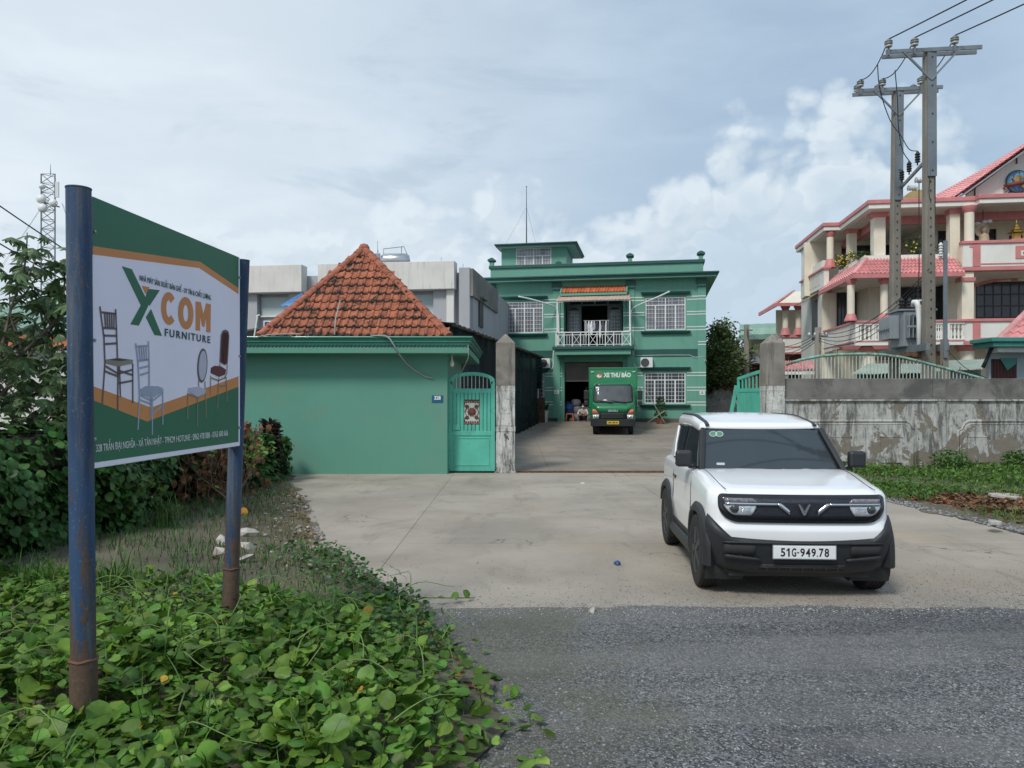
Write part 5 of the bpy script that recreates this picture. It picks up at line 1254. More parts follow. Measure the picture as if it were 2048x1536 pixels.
# gable roof with the globe emblem
GV = .6; g0 = mu(1878, 392, GV); gz0 = ZRT+.02; pk = mu(2075, 283, GV)        # ridge point beyond the frame edge
ge = mu(1938, 390, GV)[0]; half = pk[0]-ge
gm = MB(); gm.prism([(ge-.35, gz0), (pk[0]+half+.35, gz0), (pk[0], pk[1]-.02)], GV, GV+.2, 'xz'); gm.build('gable_wall', MT['cream_white'], vl, fix=True)
ov = .5
A_, B_ = (ge-.75, GV-ov, gz0-.02), (pk[0], GV-ov, pk[1]+.12)
mb = MB(); mb.add([A_, B_, (B_[0], 8.5, B_[2]), (A_[0]-1.6, 8.5, A_[2])], [(0,1,2,3)]); go = mb.build('gable_roof', MT['pink_trim'], vl); 
gt = pink_roof((A_[0]-1.75, 8.5, A_[2]+.02), (A_[0], GV-ov, A_[2]+.02), (B_[0], GV-ov, B_[2]+.02), (B_[0], 8.5, B_[2]+.02), 18, 34, go)
C3 = (2*pk[0]-A_[0], GV-ov, A_[2]); mb = MB(); mb.add([B_, C3, (C3[0], 8.5, C3[2]), (B_[0], 8.5, B_[2])], [(0,1,2,3)]); mb.build('gable_roof', MT['pink_tile'], vl)
MB().bar(Vector(A_)-Vector((0, .02, .10)), Vector(B_)-Vector((0, .02, .10)), .06, .18, (0,1,0)).build('barge_board', MT['steel_grey'], vl)
q = MB(); dx = Vector(B_)-Vector(A_); q.add([Vector(A_)+Vector((0, .01, -.06)), Vector(B_)+Vector((0, .01, -.06)), Vector(B_)+Vector((0, ov, -.06)), Vector(A_)+Vector((0, ov, -.06))], [(0,1,2,3)]); q.build('barge_soffit', MT['soffit'], vl)
for px, py in ((1951, 386), (2035, 322)):
    u, z = mu(px, py, GV-.1); MB().tube([(u, GV-.05, z-.1), (u, GV-.05, z+.35), (u+.2, GV-.6, z+.55)], .03, 5).build('roof_bracket', MT['dark_wood'], vl)
# globe emblem
eu, ez_ = mu(2036, 363, GV-.06); er = mu(2055, 363, GV-.06)[0]-mu(2034, 363, GV-.06)[0]; er = er*1.12
mm('globe_blue', (.10,.26,.44), .5, .35, 2.2); mm('globe_gold', (.30,.19,.06), .55, .25, 3.); mm('globe_dark', (.03,.045,.09), .5, .2, 4.); mm('emblem_brown', (.16,.045,.03), .5, .2, 4)
em = thing('globe_emblem', 'round blue and gold globe emblem with curved lettering on the villa gable', 'emblem', MF.world(eu, GV-.012, ez_), -MTH)
MB().lathe([(er, 0), (er, -.05), (er*.9, -.09), (er*.5, -.16), (.001, -.19)], 32, (0, 0, 0), 'y').build('globe', MT['globe_blue'], em, smooth=True)
MB().tube([(er*1.0*math.cos(a), -.04, er*1.0*math.sin(a)) for a in np.linspace(0, 2*math.pi, 40, endpoint=False)], .03, 6, closed=True).build('rim', MT['globe_dark'], em, smooth=True)
for k, (cx_, cz_, s) in enumerate(((-.25, .12, .42), (.12, .30, .25), (.45, -.35, .38), (-.05, .42, .2))):
    MB().prism([(er*(cx_+s*(1+.35*math.sin(3*a+k))*math.cos(a)*.8), er*(cz_+s*(1+.3*math.cos(4*a+k))*math.sin(a)*.7)) for a in np.linspace(0, 2*math.pi, 16, endpoint=False)], -.205, -.10, 'xz').build('land', MT['globe_gold'], em, fix=True)
for k in (-.5, 0, .5):
    MB().tube([(er*k*math.cos(a)*1.2, -.12-.09*math.cos(a), er*.96*math.sin(a)) for a in np.linspace(-1.4, 1.4, 13)], .012, 5).build('meridian', MT['globe_dark'], em)
MB().tube([(er*1.28*math.cos(a), -.23-.02*math.sin(a), er*(.30*math.cos(a)+.16*math.sin(a)-.05)) for a in np.linspace(math.pi*.98, math.pi*2.1, 20)], .085, 8).build('ring_band', MT['emblem_brown'], em, smooth=True)
txt = 'HIỆU CẦU'
for i, ch in enumerate(txt):
    if ch == ' ': continue
    a = R(-152+i*14); ro = er*1.27
    link('letter', text_mesh(ch, .19, None, .004, ext=.008), MT['globe_dark'], em, (ro*math.cos(a), -.012, ro*math.sin(a)), (R(90), -(a+math.pi/2)*1.0, 0))
# things on the villa's terraces
def ondeck(px, py, v): u, z = mu(px, py, v); return MF.world(u, v, z)
mm('statue_sand', (.42,.32,.23), .8, .15, 6.); mm('gold', (.45,.28,.06), .35, .2, 6., metal=.6)
stt = thing('seated_statue', 'sand coloured seated statue with a round halo on the villa terrace', 'statue', ondeck(1968, 492, .55), -MTH)
MB().lathe([(.34, -.25), (.36, 0), (.33, .12), (.20, .22), (.19, .38), (.17, .48), (.06, .54), (.06, .58), (.10, .62), (.115, .70), (.09, .79), (.03, .84), (.001, .86)], 14).build('figure', MT['statue_sand'], stt, smooth=True)
MB().lathe([(.30, -.02), (.30, .02), (.001, .025)], 22, (-.04, .10, .70), 'y').build('halo', MT['statue_sand'], stt, smooth=False)
sh_ = thing('spirit_shrine', 'small golden shrine with pagoda roof standing on the villa parapet', 'shrine', ondeck(2033, 482.5, RV+.1), -MTH)
MB().box(-.24, .24, -.16, .2, .02, .09).build('base', MT['pink_trim'], sh_)
MB().box(-.13, .13, -.08, .14, .09, .34).build('chamber', MT['gold'], sh_)
for sx in (-.2, .2): MB().lathe([(.022, .09), (.022, .34)], 8, (sx, -.12, 0)).build('post', MT['gold'], sh_)
for k, (w_, z0_, z1_) in enumerate(((.30, .34, .46), (.19, .46, .58), (.10, .58, .70))):
    q = MB(); q.loft([[(sx*a, sy*a*.75, z) for sx, sy in ((-1,-1),(1,-1),(1,1),(-1,1))] for a, z in ((w_, z0_+.03), (w_*.9, z0_), (w_*.5, z0_+.06), (w_*.42, z1_))]); q.build('roof_tier', MT['gold'], sh_, fix=True)
MB().lathe([(.035, .70), (.02, .76), (.03, .79), (.001, .92)], 8).build('spire', MT['gold'], sh_, smooth=True)
ch_ = thing('ceiling_lamp', 'white three globe lamp under the villa roof', 'lamp', MF.world(mu(1966, 445, .8)[0], .8, mu(1966, 445, .8)[1]), -MTH)
for dx, dz in ((-.22, -.04), (.06, .03), (.26, .05)): MB().lathe([(.001, -.09), (.10, -.05), (.11, 0), (.07, .06), (.001, .07)], 12, (dx, 0, dz)).build('globe_shade', MT['print_white'], ch_, smooth=True)
MB().tube([(0, 0, .05), (0, 0, ZRB-mu(1966, 445, .8)[1]-.03)], .015, 5).build('stem', MT['dark_wood'], ch_)
# terrace plants
mm('leaf_terrace', (.045,.085,.03), .6, .35, 5., rnd=.35, trans=.2); mm('flower_yellow', (.70,.52,.06), .6, .1, 5., rnd=.2)
def bush(loc, rx, ry, rz_, n, label, fl=0, name='terrace_plant', ls=.07, m='leaf_terrace', seed=1, cat='plant', group=None):
    t = thing(name, label, cat, loc, 0, group); rg = np.random.default_rng(seed)
    dd = rg.normal(size=(n, 3)); dd /= np.linalg.norm(dd, axis=1)[:, None]; dd *= (rg.random(n)**.4)[:, None]; dd *= np.array([rx, ry, rz_]); dd[:, 2] += rz_*.9
    dd += .12*np.stack([np.sin(dd[:, 2]*9), np.cos(dd[:, 0]*8), np.sin(dd[:, 0]*7)], 1)*np.array([rx, ry, rz_])
    bv = [(-.35, 0, 0), (0, -.05, .12), (.5, 0, .0), (0, .05, -.12), (.06, .16, 0), (.06, -.16, 0)]; bf = [(0, 5, 2, 4)]
    scatter('foliage', bv, bf, dd, rotmats(rg.uniform(0, 6.28, n), rg.uniform(-1, 1, n), rg.uniform(-1, 1, n)), rg.uniform(.7, 1.4, n)*ls*2, MT[m], t)
    MB().tube([(0, 0, -.1), (.03, 0, rz_)], [.03, .012], 5).build('stem', MT['dark_wood'], t)
    if fl:
        pf = dd[rg.choice(n, fl)]*1.04; scatter('flowers', ICO_V, ICO_F, pf, rotmats(rg.uniform(0, 6, fl), rg.uniform(0, 1, fl)), rg.uniform(.6, 1.2, fl)*.05, MT['flower_yellow'], t)
    return t
bush(ondeck(1692, 536, 3.2), .55, .8, .40, 420, 'yellow flowering plant at the left end of the villa terrace', 46, seed=2)
bush(ondeck(1722, 519, 1.1), .75, .3, .20, 260, 'low dark green planting beside the square terrace column of the villa', 8, seed=3)
bush(ondeck(1835, 510, 1.0), .62, .35, .42, 460, 'dark leafy plant with pale flowers behind the two utility poles', 14, seed=4)
bush(ondeck(1895, 511, 1.0), .75, .3, .30, 360, 'green terrace plant left of the round corner column of the villa', 6, seed=5)

# ---------------------------------------------------------------- left wing of the villa, farther back
WF = Frame(P(1565, 650, 47).x, 47, MTH)
wg = thing('villa_annex', 'small cream annex with two columns and pink tiled roof left of the villa', 'house', (WF.x, WF.y, 0), -MTH)
def wz(px, py, v=0.): return WF.uz(px, py, v)
zA = wz(1580, 668)[1]; 
za_, zb_ = wz(1590, 668)[1], wz(1590, 705)[1]
ua, ub = wz(1566, 690)[0], wz(1636, 690)[0]; zcap = wz(1585, 670)[1]; zt_ = wz(1585, 611)[1]
MB().box(ua, ub, 0, .2, zb_, zcap-.15).build('balcony_wall', MT['cream_white'], wg); MB().box(ua-.05, ub, -.08, .28, zcap-.148, zcap).build('balcony_cap', MT['pink_trim'], wg)
MB().box(ua, ua+.2, .2, 5, zb_, zcap-.15).build('balcony_wall', MT['cream_white'], wg); MB().box(ua, ub, .2, 5, zb_, zb_+.15).build('balcony_floor', MT['soffit'], wg)
MB().box(ua, ub, -.02, -.002, zb_+.3, zb_+.38).build('balcony_line', MT['pink_trim'], wg); MB().box(ua-.03, ub, -.05, 0, zb_-.1, zb_+.02).build('balcony_line', MT['pink_trim'], wg)
MB().box(ua+.1, ub, 2.4, 2.6, 0, zt_).build('wall', MT['cream'], wg); MB().box(ua+.6, ub, 1.0, 2.4, 0, zb_).build('ground_wall', MT['emblem_brown'], wg)
for px in (1571, 1597):
    u = wz(px, 640, .1)[0]; c = MB(); c.lathe([(.17, zcap), (.17, zt_)], 14, (u, .12, 0)); co_ = c.build('column', MT['cream'], wg, auto=40)
    MB().lathe([(.18, zt_-.3), (.30, zt_-.02)], 14, (u, .12, 0)).build('column_capital', MT['pink_trim'], co_); MB().lathe([(.32, zcap), (.2, zcap+.45)], 14, (u, .12, 0)).build('column_base', MT['pink_trim'], co_)
zr_ = wz(1618, 578, 2)[1]
mb = MB(); A1, B1, C1, D1 = (ua-.5, -.6, zt_), (ub+1, -.6, zt_), (ub+1, 3, zr_), (ua+1.4, 3, zr_)
mb.add([A1, B1, C1, D1, (ua-.5, 5, zt_)], [(0,1,2,3), (4,0,3)]); ro_ = mb.build('roof', MT['cream'], wg); pink_roof((ua-.5, 5, zt_+.02), (ua-.5, -.6, zt_+.02), (ua+1.4, 3, zr_+.02), (ua+1.4, 3.1, zr_+.02), 8, 22, ro_)
MB().bar(Vector(A1), Vector(B1), .1, .2).build('eave_board', MT['pink_trim'], ro_); MB().bar(Vector(A1), Vector((ua-.5, 5, zt_)), .1, .2).build('eave_board', MT['pink_trim'], ro_)
u, z = wz(1625, 640, 2.35); lr2 = (u-.5, u+.6, zcap-.3, zcap+1.6); f = MB().box(lr2[0], lr2[1], 2.33, 2.39, lr2[2], lr2[3]).build('window', MT['dark_wood'], wg)
for k in range(3): MB().box(lr2[0]+.06+k*.35, lr2[0]+.34+k*.35, 2.31, 2.329, lr2[2]+.1, lr2[3]-.1).build('pane', MT['villa_glass'], f)
# small pink roofed porch low behind the fence
pp = thing('pink_porch', 'low pink tiled porch roof seen through the parked gate bars', 'porch', (0, 0, 0))
A2, B2, C2, D2 = P(1566, 743, 30), P(1640, 741, 30), P(1622, 724, 31.5), P(1566, 724, 31.5)
mb = MB(); mb.add([A2, B2, C2, D2], [(0,1,2,3)]); o_ = mb.build('roof', MT['pink_trim'], pp); pink_roof(A2, B2, C2, D2, 6, 12, o_)
MB().box(A2.x, B2.x, 29.98, 30.1, A2.z-.12, A2.z).build('eave_board', MT['cream_white'], pp); MB().box(A2.x, B2.x-.2, 31.6, 31.8, 0, A2.z+.3).build('wall', MT['dark_inside'], pp)
for x in (A2.x+.1, B2.x-.25): MB().box(x, x+.12, 30.1, 30.22, 0, A2.z-.1).build('post', MT['cream'], pp)
# ================================================================ grey factory office behind the hut
GF = Frame(P(940, 800, 30.2).x, 30.2, TH*.75)
mm('fac_white', (.68,.66,.62), .8, .08, .7, streak=((.30,.29,.27), .35)); mm('fac_grey', (.38,.39,.41), .75, .07, .7, streak=((.25,.25,.26), .15)); mm('fac_blind', (.42,.50,.50), .5, .06, 1.)
mm('fac_side', (.20,.20,.19), .9, .25, .9, streak=((.10,.10,.09), .6)); mm('blue_frame', (.05,.07,.20), .3, .2, 2)
fb = thing('grey_office', 'grey and white two storey office block behind the tiled hut roof', 'building', (GF.x, GF.y, 0), -TH*.75)
gu = lambda px, py, v=0.: GF.uz(px, py, v)
zt = gu(760, 527)[1]; zpan0 = gu(870, 580)[1]; uL = gu(430, 560)[0]
MB().box(uL, 0, .35, 12, 0, gu(925, 541)[1]-.02).build('main_block', MT['fac_grey'], fb)
MB().box(-.45, -.02, .02, .345, 0, gu(925, 535)[1]).build('corner_pier', MT['fac_grey'], fb)
for a, b in ((gu(640, 560)[0], gu(911, 560)[0]), (uL, gu(608, 560)[0])):
    MB().box(a, b, -.25, .34, zpan0, zt).build('parapet_panel', MT['fac_white'], fb, bevel=.02)
for px0, px1 in ((866, 893), (577, 596), (492, 513), (768, 790)):
    MB().box(gu(px0, 620)[0], gu(px1, 620)[0], .05, .345, 0, zpan0-.003).build('pier', MT['fac_grey'], fb)
MB().box(gu(893, 620)[0]+.003, gu(908, 620)[0], -.05, .345, 0, zpan0-.003).build('pier', MT['fac_white'], fb)
for px0, px1 in ((516, 576), (800, 864)):
    a, b = gu(px0, 620)[0], gu(px1, 620)[0]; zz1, zz0 = gu(540, 593)[1], gu(540, 630)[1]
    wo = MB().box(a, b, .30, .348, zz0, zz1).build('blind_panel', MT['fac_blind'], fb)
    MB().box(a, b, .22, .30, zz0-.06, zz0).build('sill', MT['fac_white'], fb)
    z3 = gu(540, 660)[1]; wn = MB().box(a+.1, b, .28, .34, z3, zz0-.2).build('window', MT['white_paint'], fb)
    for k in range(4): MB().box(a+.16+(b-a-.2)*k/4, a+.08+(b-a-.2)*(k+1)/4, .262, .279, z3+.06, zz0-.62).build('pane', MT['blue_frame'], wn); MB().box(a+.16+(b-a-.2)*k/4, a+.08+(b-a-.2)*(k+1)/4, .262, .279, zz0-.54, zz0-.25).build('pane', MT['blue_frame'], wn)
MB().box(.001, .12, .02, 6.4, gu(940, 595, .5)[1], gu(940, 541, .5)[1]).build('side_parapet', MT['fac_side'], fb); MB().box(.001, .04, .4, 9, 0, gu(940, 595, .5)[1]-.002).build('side_wall', MT['fac_grey'], fb)
zs_w = gu(945, 650, 1)[1]
sw = MB().box(.041, .10, 1.6, 2.5, zs_w, zs_w+1.1).build('side_window', MT['dark_metal'], fb); MB().box(.041, .3, 1.5, 2.6, zs_w+1.15, zs_w+1.22).build('window_hood', MT['fac_side'], fb)
tk = thing('water_tank', 'stainless steel water tank lying on the grey office roof', 'tank', GF.world(gu(788, 527, 1.2)[0], 1.4, zt))
mm('stainless', (.55,.56,.57), .25, .1, 2, metal=.9); MB().lathe([(.001, -.62), (.22, -.58), (.30, -.45), (.30, .45), (.22, .58), (.001, .62)], 16, (0, 0, .36), 'x').build('barrel', MT['stainless'], tk, smooth=True)
for x in (-.35, .35): MB().box(x-.03, x+.03, -.28, .28, 0, .2).build('cradle', MT['steel_grey'], tk)
q = MB(); q.tube([(-.5, 0, .6), (-.5, 0, .85), (.35, 0, .95), (.55, 0, .5)], .02, 5); q.build('pipe', MT['steel_grey'], tk)
for px, py0, py1, w_, lab in ((755, 520, 482, .012, 'thin whip aerial standing behind the apex of the tile roof'), (803, 515, 493, .018, 'short white aerial standing behind the water tank'), (880, 527, 514, .01, 'tiny slanted rod on the office parapet'), (926, 536, 528, .012, 'tiny rod at the right end of the office roof')):
    a = GF.world(gu(px, py0, 1.5)[0], 1.5, zt-.1); t_ = thing('roof_aerial', lab, 'aerial', a); hh_ = gu(px, py1, 1.5)[1]-zt+.1
    MB().tube([(0, 0, 0), (.06 if 'slant' in lab else 0, 0, hh_)], w_, 5).build('rod', MT['steel_grey'], t_)
pa = thing('panel_antenna', 'grey panel antenna box behind the apex of the tile roof', 'antenna', GF.world(gu(755, 520, 1.2)[0], 1.2, zt-.1)); MB().box(-.11, .11, -.08, .08, .1, .75).build('panel', MT['steel_grey'], pa, bevel=.02); MB().tube([(0, .09, 0), (0, .09, .9)], .025, 6).build('pole', MT['steel_grey'], pa)
# blue sheet behind the hut roof
bsx = thing('blue_sheet_roof', 'small blue corrugated roof sheet behind the left slope of the tile roof', 'roof', P(605, 600, 24)); mm('blue_sheet', (.06,.19,.42), .5, .12, 2.)
mb = MB(); n = 16; mb.loft([[(-.55+1.6*k/n, -.5, -.25+.03*math.cos(k*math.pi)) for k in range(n+1)], [(-.2+1.6*k/n, .6, .28+.03*math.cos(k*math.pi)) for k in range(n+1)]], False, False, wrap=False); mb.build('sheet', MT['blue_sheet'], bsx, smooth=True).modifiers.new('s', 'SOLIDIFY').thickness = .01
for x in (.6, .9): MB().tube([(x, 0, 0), (x, 0, -P(605, 600, 24).z)], .04, 6).build('post', MT['dark_metal'], bsx)
# dark corrugated roof end left of hut roof
bk = thing('sheet_awning', 'dark sheet metal awning edge behind the left end of the hut', 'awning', P(490, 668, 22)); mb = MB()
mb.add([(-1.2, 0, -.1), (1.1, 0, .32), (1.1, 2.2, .42), (-1.2, 2.2, 0)], [(0,1,2,3)]); mb.build('sheet', MT['sheet_roof'], bk).modifiers.new('s', 'SOLIDIFY').thickness = .05
MB().tube([(-.9, .6, 0), (-.9, .6, -P(490, 668, 22).z)], .05, 6).build('post', MT['dark_metal'], bk); MB().tube([(.9, 1.9, .2), (.9, 1.9, -P(490, 668, 22).z)], .05, 6).build('post', MT['dark_metal'], bk)

# ================================================================ between house and villa
mm('ware_yellow', (.46,.41,.24), .85, .1, .8, streak=((.30,.26,.16), .4)); mm('ware_roof', (.20,.33,.27), .6, .12, 1., metal=.15); mm('red_sheet', (.17,.035,.04), .75, .15, 1.2)
wh = thing('warehouse', 'pale yellow warehouse with rounded green metal roof behind the right gate pillar', 'building', P(1497, 800, 62)-Vector((0, 0, .9)), R(-24))
MB().box(0, 16, 0, 14, -1, 6.2).build('wall', MT['ware_yellow'], wh)
q = MB(); pr_ = [(-1.1, 5.7), (-1.15, 6.1), (-.95, 6.6), (-.4, 7.0), (2, 7.2), (14.5, 7.9), (14.5, 7.7), (2, 7.0), (-.3, 6.8), (-.85, 6.4), (-.95, 5.7)]
nrib = 40; rg = []
for k in range(nrib+1): rg.append([(-.6+17*k/nrib, y, z+.03*(k % 2)) for y, z in pr_])
q.loft(rg); q.build('roof', MT['ware_roof'], wh, fix=True)
for k in range(4):
    x = 1.2+k*2.6; w_ = MB().box(x, x+1.1, -.06, .0, 3.6, 5.0).build('window', MT['steel_grey'], wh); MB().box(x+.08, x+.5, -.075, -.061, 3.7, 4.9).build('pane', MT['villa_glass'], wh.children[-1] if False else w_); MB().box(x+.6, x+1.02, -.075, -.061, 3.7, 4.9).build('pane', MT['villa_glass'], w_)
rs = thing('red_shed', 'low dark red sheet metal shed right of the green house', 'shed', P(1412, 800, 50), R(-4))
MB().box(-.5, 6, 0, 5, 0, 2.3).build('wall', MT['red_sheet'], rs)
q = MB(); q.loft([[(-.8+7*k/40, -.7, 2.35+.03*(k % 2)) for k in range(41)], [(-.8+7*k/40, 5.2, 3.1+.03*(k % 2)) for k in range(41)]], False, False, wrap=False); q.build('roof', MT['sheet_roof'], rs).modifiers.new('s', 'SOLIDIFY').thickness = .06
ls_ = thing('low_sheds', 'weathered grey sheds under the tree right of the green house', 'shed', P(1440, 800, 55))
MB().box(-2.5, 4, 0, 3, 0, 3.0).build('wall', MT['fac_side'], ls_); MB().prism([(-2.7, 3.0), (4.2, 3.1), (4.2, 3.25), (.5, 3.9), (-2.7, 3.2)], -.5, 3.2, 'xz').build('roof', MT['sheet_roof'], ls_, fix=True)
MB().box(.2, 1.4, -.05, 0, 1.8, 2.8).build('opening', MT['dark_inside'], ls_)
tp = thing('tarpaulin_heap', 'heap covered with a crumpled grey tarpaulin beside the red shed', 'tarpaulin', P(1437, 815, 46)-Vector((0, 0, .1))); mm('tarp', (.30,.29,.27), .75, .25, 2.5, .4, 12)
rg = []
for j in range(9):
    f = j/8; rg.append([(1.3*(1-.62*f**1.5)*math.cos(a)*(1+.13*math.sin(3*a+j))+.1*f, .9*(1-.6*f**1.5)*math.sin(a), 1.75*f-.6+.10*math.sin(5*a+2*j)) for a in np.linspace(0, 2*math.pi, 22, endpoint=False)])
q = MB(); q.loft(rg); q.build('cover', MT['tarp'], tp); MB().tube([(-1.3, -.6, .1), (0, -1.0, .35), (1.35, -.5, .0)], .02, 5).build('rope', MT['cable_pale'], tp)
q = MB(); q.add([(.2, -1.1, -.45), (2.4, -1.3, -.5), (2.2, -.2, -.42), (.4, -.2, -.3)], [(0,1,2,3)]); q.build('loose_sheet', MT['tarp'], tp).modifiers.new('s', 'SOLIDIFY').thickness = .02

# ================================================================ neighbour's outbuildings over the right wall
mm('mint_roof', (.42,.50,.42), .6, .12, 1.2); mm('pale_blue', (.36,.43,.45), .75, .12, 1., streak=((.22,.26,.26), .4)); mm('teal_trim', (.055,.24,.20), .5, .12, 1.5); mm('maroon', (.085,.028,.024), .7, .25, 3.)
mm('green_wall2', (.05,.16,.10), .8, .2, 2.)
def corr(name, A, B, C_, D_, n, m, parent, amp=.02):
    A, B, C_, D_ = map(Vector, (A, B, C_, D_)); q = MB()
    q.loft([[A+(B-A)*(k/n)+Vector((0, 0, amp*math.cos(k*math.pi))) for k in range(n+1)], [D_+(C_-D_)*(k/n)+Vector((0, 0, amp*math.cos(k*math.pi))) for k in range(n+1)]], False, False, wrap=False)
    o = q.build(name, MT[m], parent); o.modifiers.new('s', 'SOLIDIFY').thickness = .015; return o
s1 = thing('sheet_shed', 'mint green sheet roofed shed seen through the right half of the parked gate', 'shed', (0, 0, 0))
corr('roof', P(1703,748,25), P(1800,746,25), P(1800,727,27), P(1740,727,27), 30, 'mint_roof', s1); corr('roof', P(1800,746,25.0), P(1866,745,25), P(1850,728,27), P(1800,727,27.01), 22, 'mint_roof', s1)
MB().box(P(1715,0,26).x, P(1860,0,26).x, 26, 26.15, 0, P(1800,740,26).z-.1).build('wall', MT['green_wall2'], s1)
for px in (1717, 1795, 1858): MB().box(P(px,0,25.2).x-.04, P(px,0,25.2).x+.04, 25.2, 25.28, 0, P(px,745,25.2).z-.03).build('post', MT['teal_trim'], s1)
s2 = thing('sheet_shed', 'pale sheet roofed shed between the small pole and the blue outbuilding', 'shed', (0, 0, 0))
corr('roof', P(1866,742,24), P(1965,737,24), P(1972,718,26), P(1900,721,26), 34, 'mint_roof', s2); MB().box(P(1870,0,24.6).x, P(1962,0,24.6).x, 24.6, 24.75, 0, P(1900,736,24.6).z-.06).build('wall', MT['pale_blue'], s2)
s3 = thing('blue_outbuilding', 'small pale blue outbuilding with teal eaves, pink tiled roof and maroon door', 'house', (0, 0, 0)); D3 = 21.
x0_, x1_ = P(1978,0,D3).x, 19.5; zE = P(2000,706,D3).z
wall_open('wall', x0_, x1_, 0, zE, [(P(1982,0,D3).x, P(2034,0,D3).x, 0, P(2000,718,D3).z)], 'pale_blue', s3, D3, .15)
MB().box(P(1982,0,D3).x, P(2034,0,D3).x, D3+.05, D3+.1, 0, P(2000,718,D3).z).build('door', MT['maroon'], s3)
nb = 8; a_, b_ = P(1982,0,D3).x, P(2034,0,D3).x
for k in range(nb): MB().box(a_+(b_-a_)*k/nb+.006, a_+(b_-a_)*(k+1)/nb-.006, D3+.03, D3+.05, 0, P(2000,718+(.5 if k % 2 else 3), D3).z).build('door_board', MT['maroon'], s3)
vx = [(P(2000,0,D3-.02).x, P(0,716,D3-.02).z), (P(2034,0,D3).x, P(0,716,D3).z), (P(2031,0,D3).x, P(0,728,D3).z), (P(2014,0,D3).x, P(0,741,D3).z)]
MB().prism(vx, D3-.02, D3+.02, 'xz').build('torn_sheet', MT['teal_trim'], s3, fix=True)
MB().box(x0_-.1, x1_, D3-.55, D3, zE, zE+.12).build('eaves_slab', MT['cream_white'], s3); MB().box(x0_-.35, x1_, D3-.75, D3+.2, zE+.122, zE+.25).build('eaves_trim', MT['teal_trim'], s3, bevel=.02); MB().box(x0_-.42, x1_, D3-.82, D3+.2, zE+.252, zE+.37).build('eaves_trim', MT['teal_trim'], s3, bevel=.02)
e0 = P(1998,683,D3-.5); r0 = P(2075,608,D3+1.6)
mb = MB(); mb.add([e0, (19.5, D3-.5, e0.z), (19.5, D3+1.6, r0.z), r0, (e0.x+1.6, D3+1.7, e0.z)], [(0,1,2,3), (4,0,3)]); o_ = mb.build('roof', MT['pink_trim'], s3)
pink_roof(e0, (19.5, D3-.5, e0.z), (19.5, D3+1.6, r0.z), r0, 6, 26, o_); MB().tube([e0+Vector((0,0,.05)), r0+Vector((0,0,.08))], .09, 8).build('hip_ridge', MT['pink_tile'], o_, smooth=True)
tag(MB().tube([P(1966,735,20.8), P(1972,722,20.8), P(1981,700,20.7), P(1986,690,20.6)], .05, 7).build('downpipe', MT['black_plastic'], smooth=True), 'black bent pipe at the left corner of the pale blue outbuilding', 'pipe')

# ================================================================ far left: telecom tower, houses beyond the tree
tw_ = thing('telecom_tower', 'tall slim lattice telecom mast with dishes far behind the left tree', 'tower', P(101, 800, 95)-Vector((0, 0, P(101, 800, 95).z)))
mm('mast_grey', (.20,.22,.24), .6, .15, .5); HT = P(101, 350, 95).z; hw_ = .85
q = MB()
for sx, sy in ((-1, -.6), (1, -.6), (0, 1.1)): q.tube([(sx*hw_, sy*hw_, 0), (sx*hw_, sy*hw_, HT)], .085, 5)
q.build('leg', MT['mast_grey'], tw_)
q = MB(); cs = [(-hw_, -.6*hw_), (hw_, -.6*hw_), (0, 1.1*hw_)]; n = 26
for k in range(n):
    z0_, z1_ = HT*k/n, HT*(k+1)/n
    for i in range(3):
        a, b = cs[i], cs[(i+1) % 3]; (a, b) = (a, b) if k % 2 else (b, a)
        q.tube([(a[0], a[1], z0_), (b[0], b[1], z1_)], .045, 4, False); q.tube([(a[0], a[1], z1_), (b[0], b[1], z1_)], .035, 4, False)
q.build('lattice', MT['mast_grey'], tw_)
MB().tube([(0, 0, HT), (0, 0, P(101, 328, 95).z)], [.06, .02], 5).build('spike', MT['mast_grey'], tw_)
for px, py, r_ in ((84, 373, .35), (82, 398, .55), (85, 416, .55), (106, 406, .5)):
    p_ = P(px, py, 94.2)-tw_.location; MB().lathe([(.001, .25), (r_, .15), (r_, -.1), (r_*.6, -.3), (.001, -.35)], 14, p_, 'y').build('dish', MT['print_white'], tw_, smooth=True); MB().tube([p_, (0, 0, p_.z)], .05, 4).build('dish_arm', MT['mast_grey'], tw_)
for px in (113, 116): p_ = P(px, 380, 94.5)-tw_.location; MB().box(p_.x-.1, p_.x+.1, p_.y-.1, p_.y+.1, p_.z-.9, p_.z+1.0).build('panel_antenna', MT['print_white'], tw_)
p0_, p1_ = P(84, 404, 94.5)-tw_.location, P(119, 414, 94.5)-tw_.location; MB().tube([p0_, p1_], .09, 5).build('cross_arm', MT['mast_grey'], tw_)
for e_ in ((-14, -3), (-7, 4), (12, -5), (8, 5), (-10, -9), (15, 2)): MB().tube([(p0_.x if e_[0] < 0 else p1_.x, 0, p0_.z), (e_[0], e_[1], 2)], .018, 3, False).build('guy_wire', MT['mast_grey'], tw_)
hl = thing('left_house', 'white walled house with orange roof glimpsed through the left tree', 'house', P(60, 800, 26)-Vector((0, 0, P(60, 800, 26).z)))
MB().box(-8, 4.5, 0, 6, 0, P(0, 705, 26).z).build('wall', MT['fac_white'], hl)
mb = MB(); zz = P(0, 703, 26).z; zq = P(0, 676, 28).z; mb.add([(-8.4, -.5, zz), (4.9, -.5, zz), (4.2, 3, zq+.1), (-8, 3, zq+.1)], [(0,1,2,3)]); o_ = mb.build('roof', MT['roof_deck'], hl); old = MT['pink_tile']; MT['pink_tile'] = MT['canopy_tile']; pink_roof((-8.4, -.5, zz), (4.9, -.5, zz), (4.2, 3, zq+.1), (-8, 3, zq+.1), 7, 50, o_); MT['pink_tile'] = old
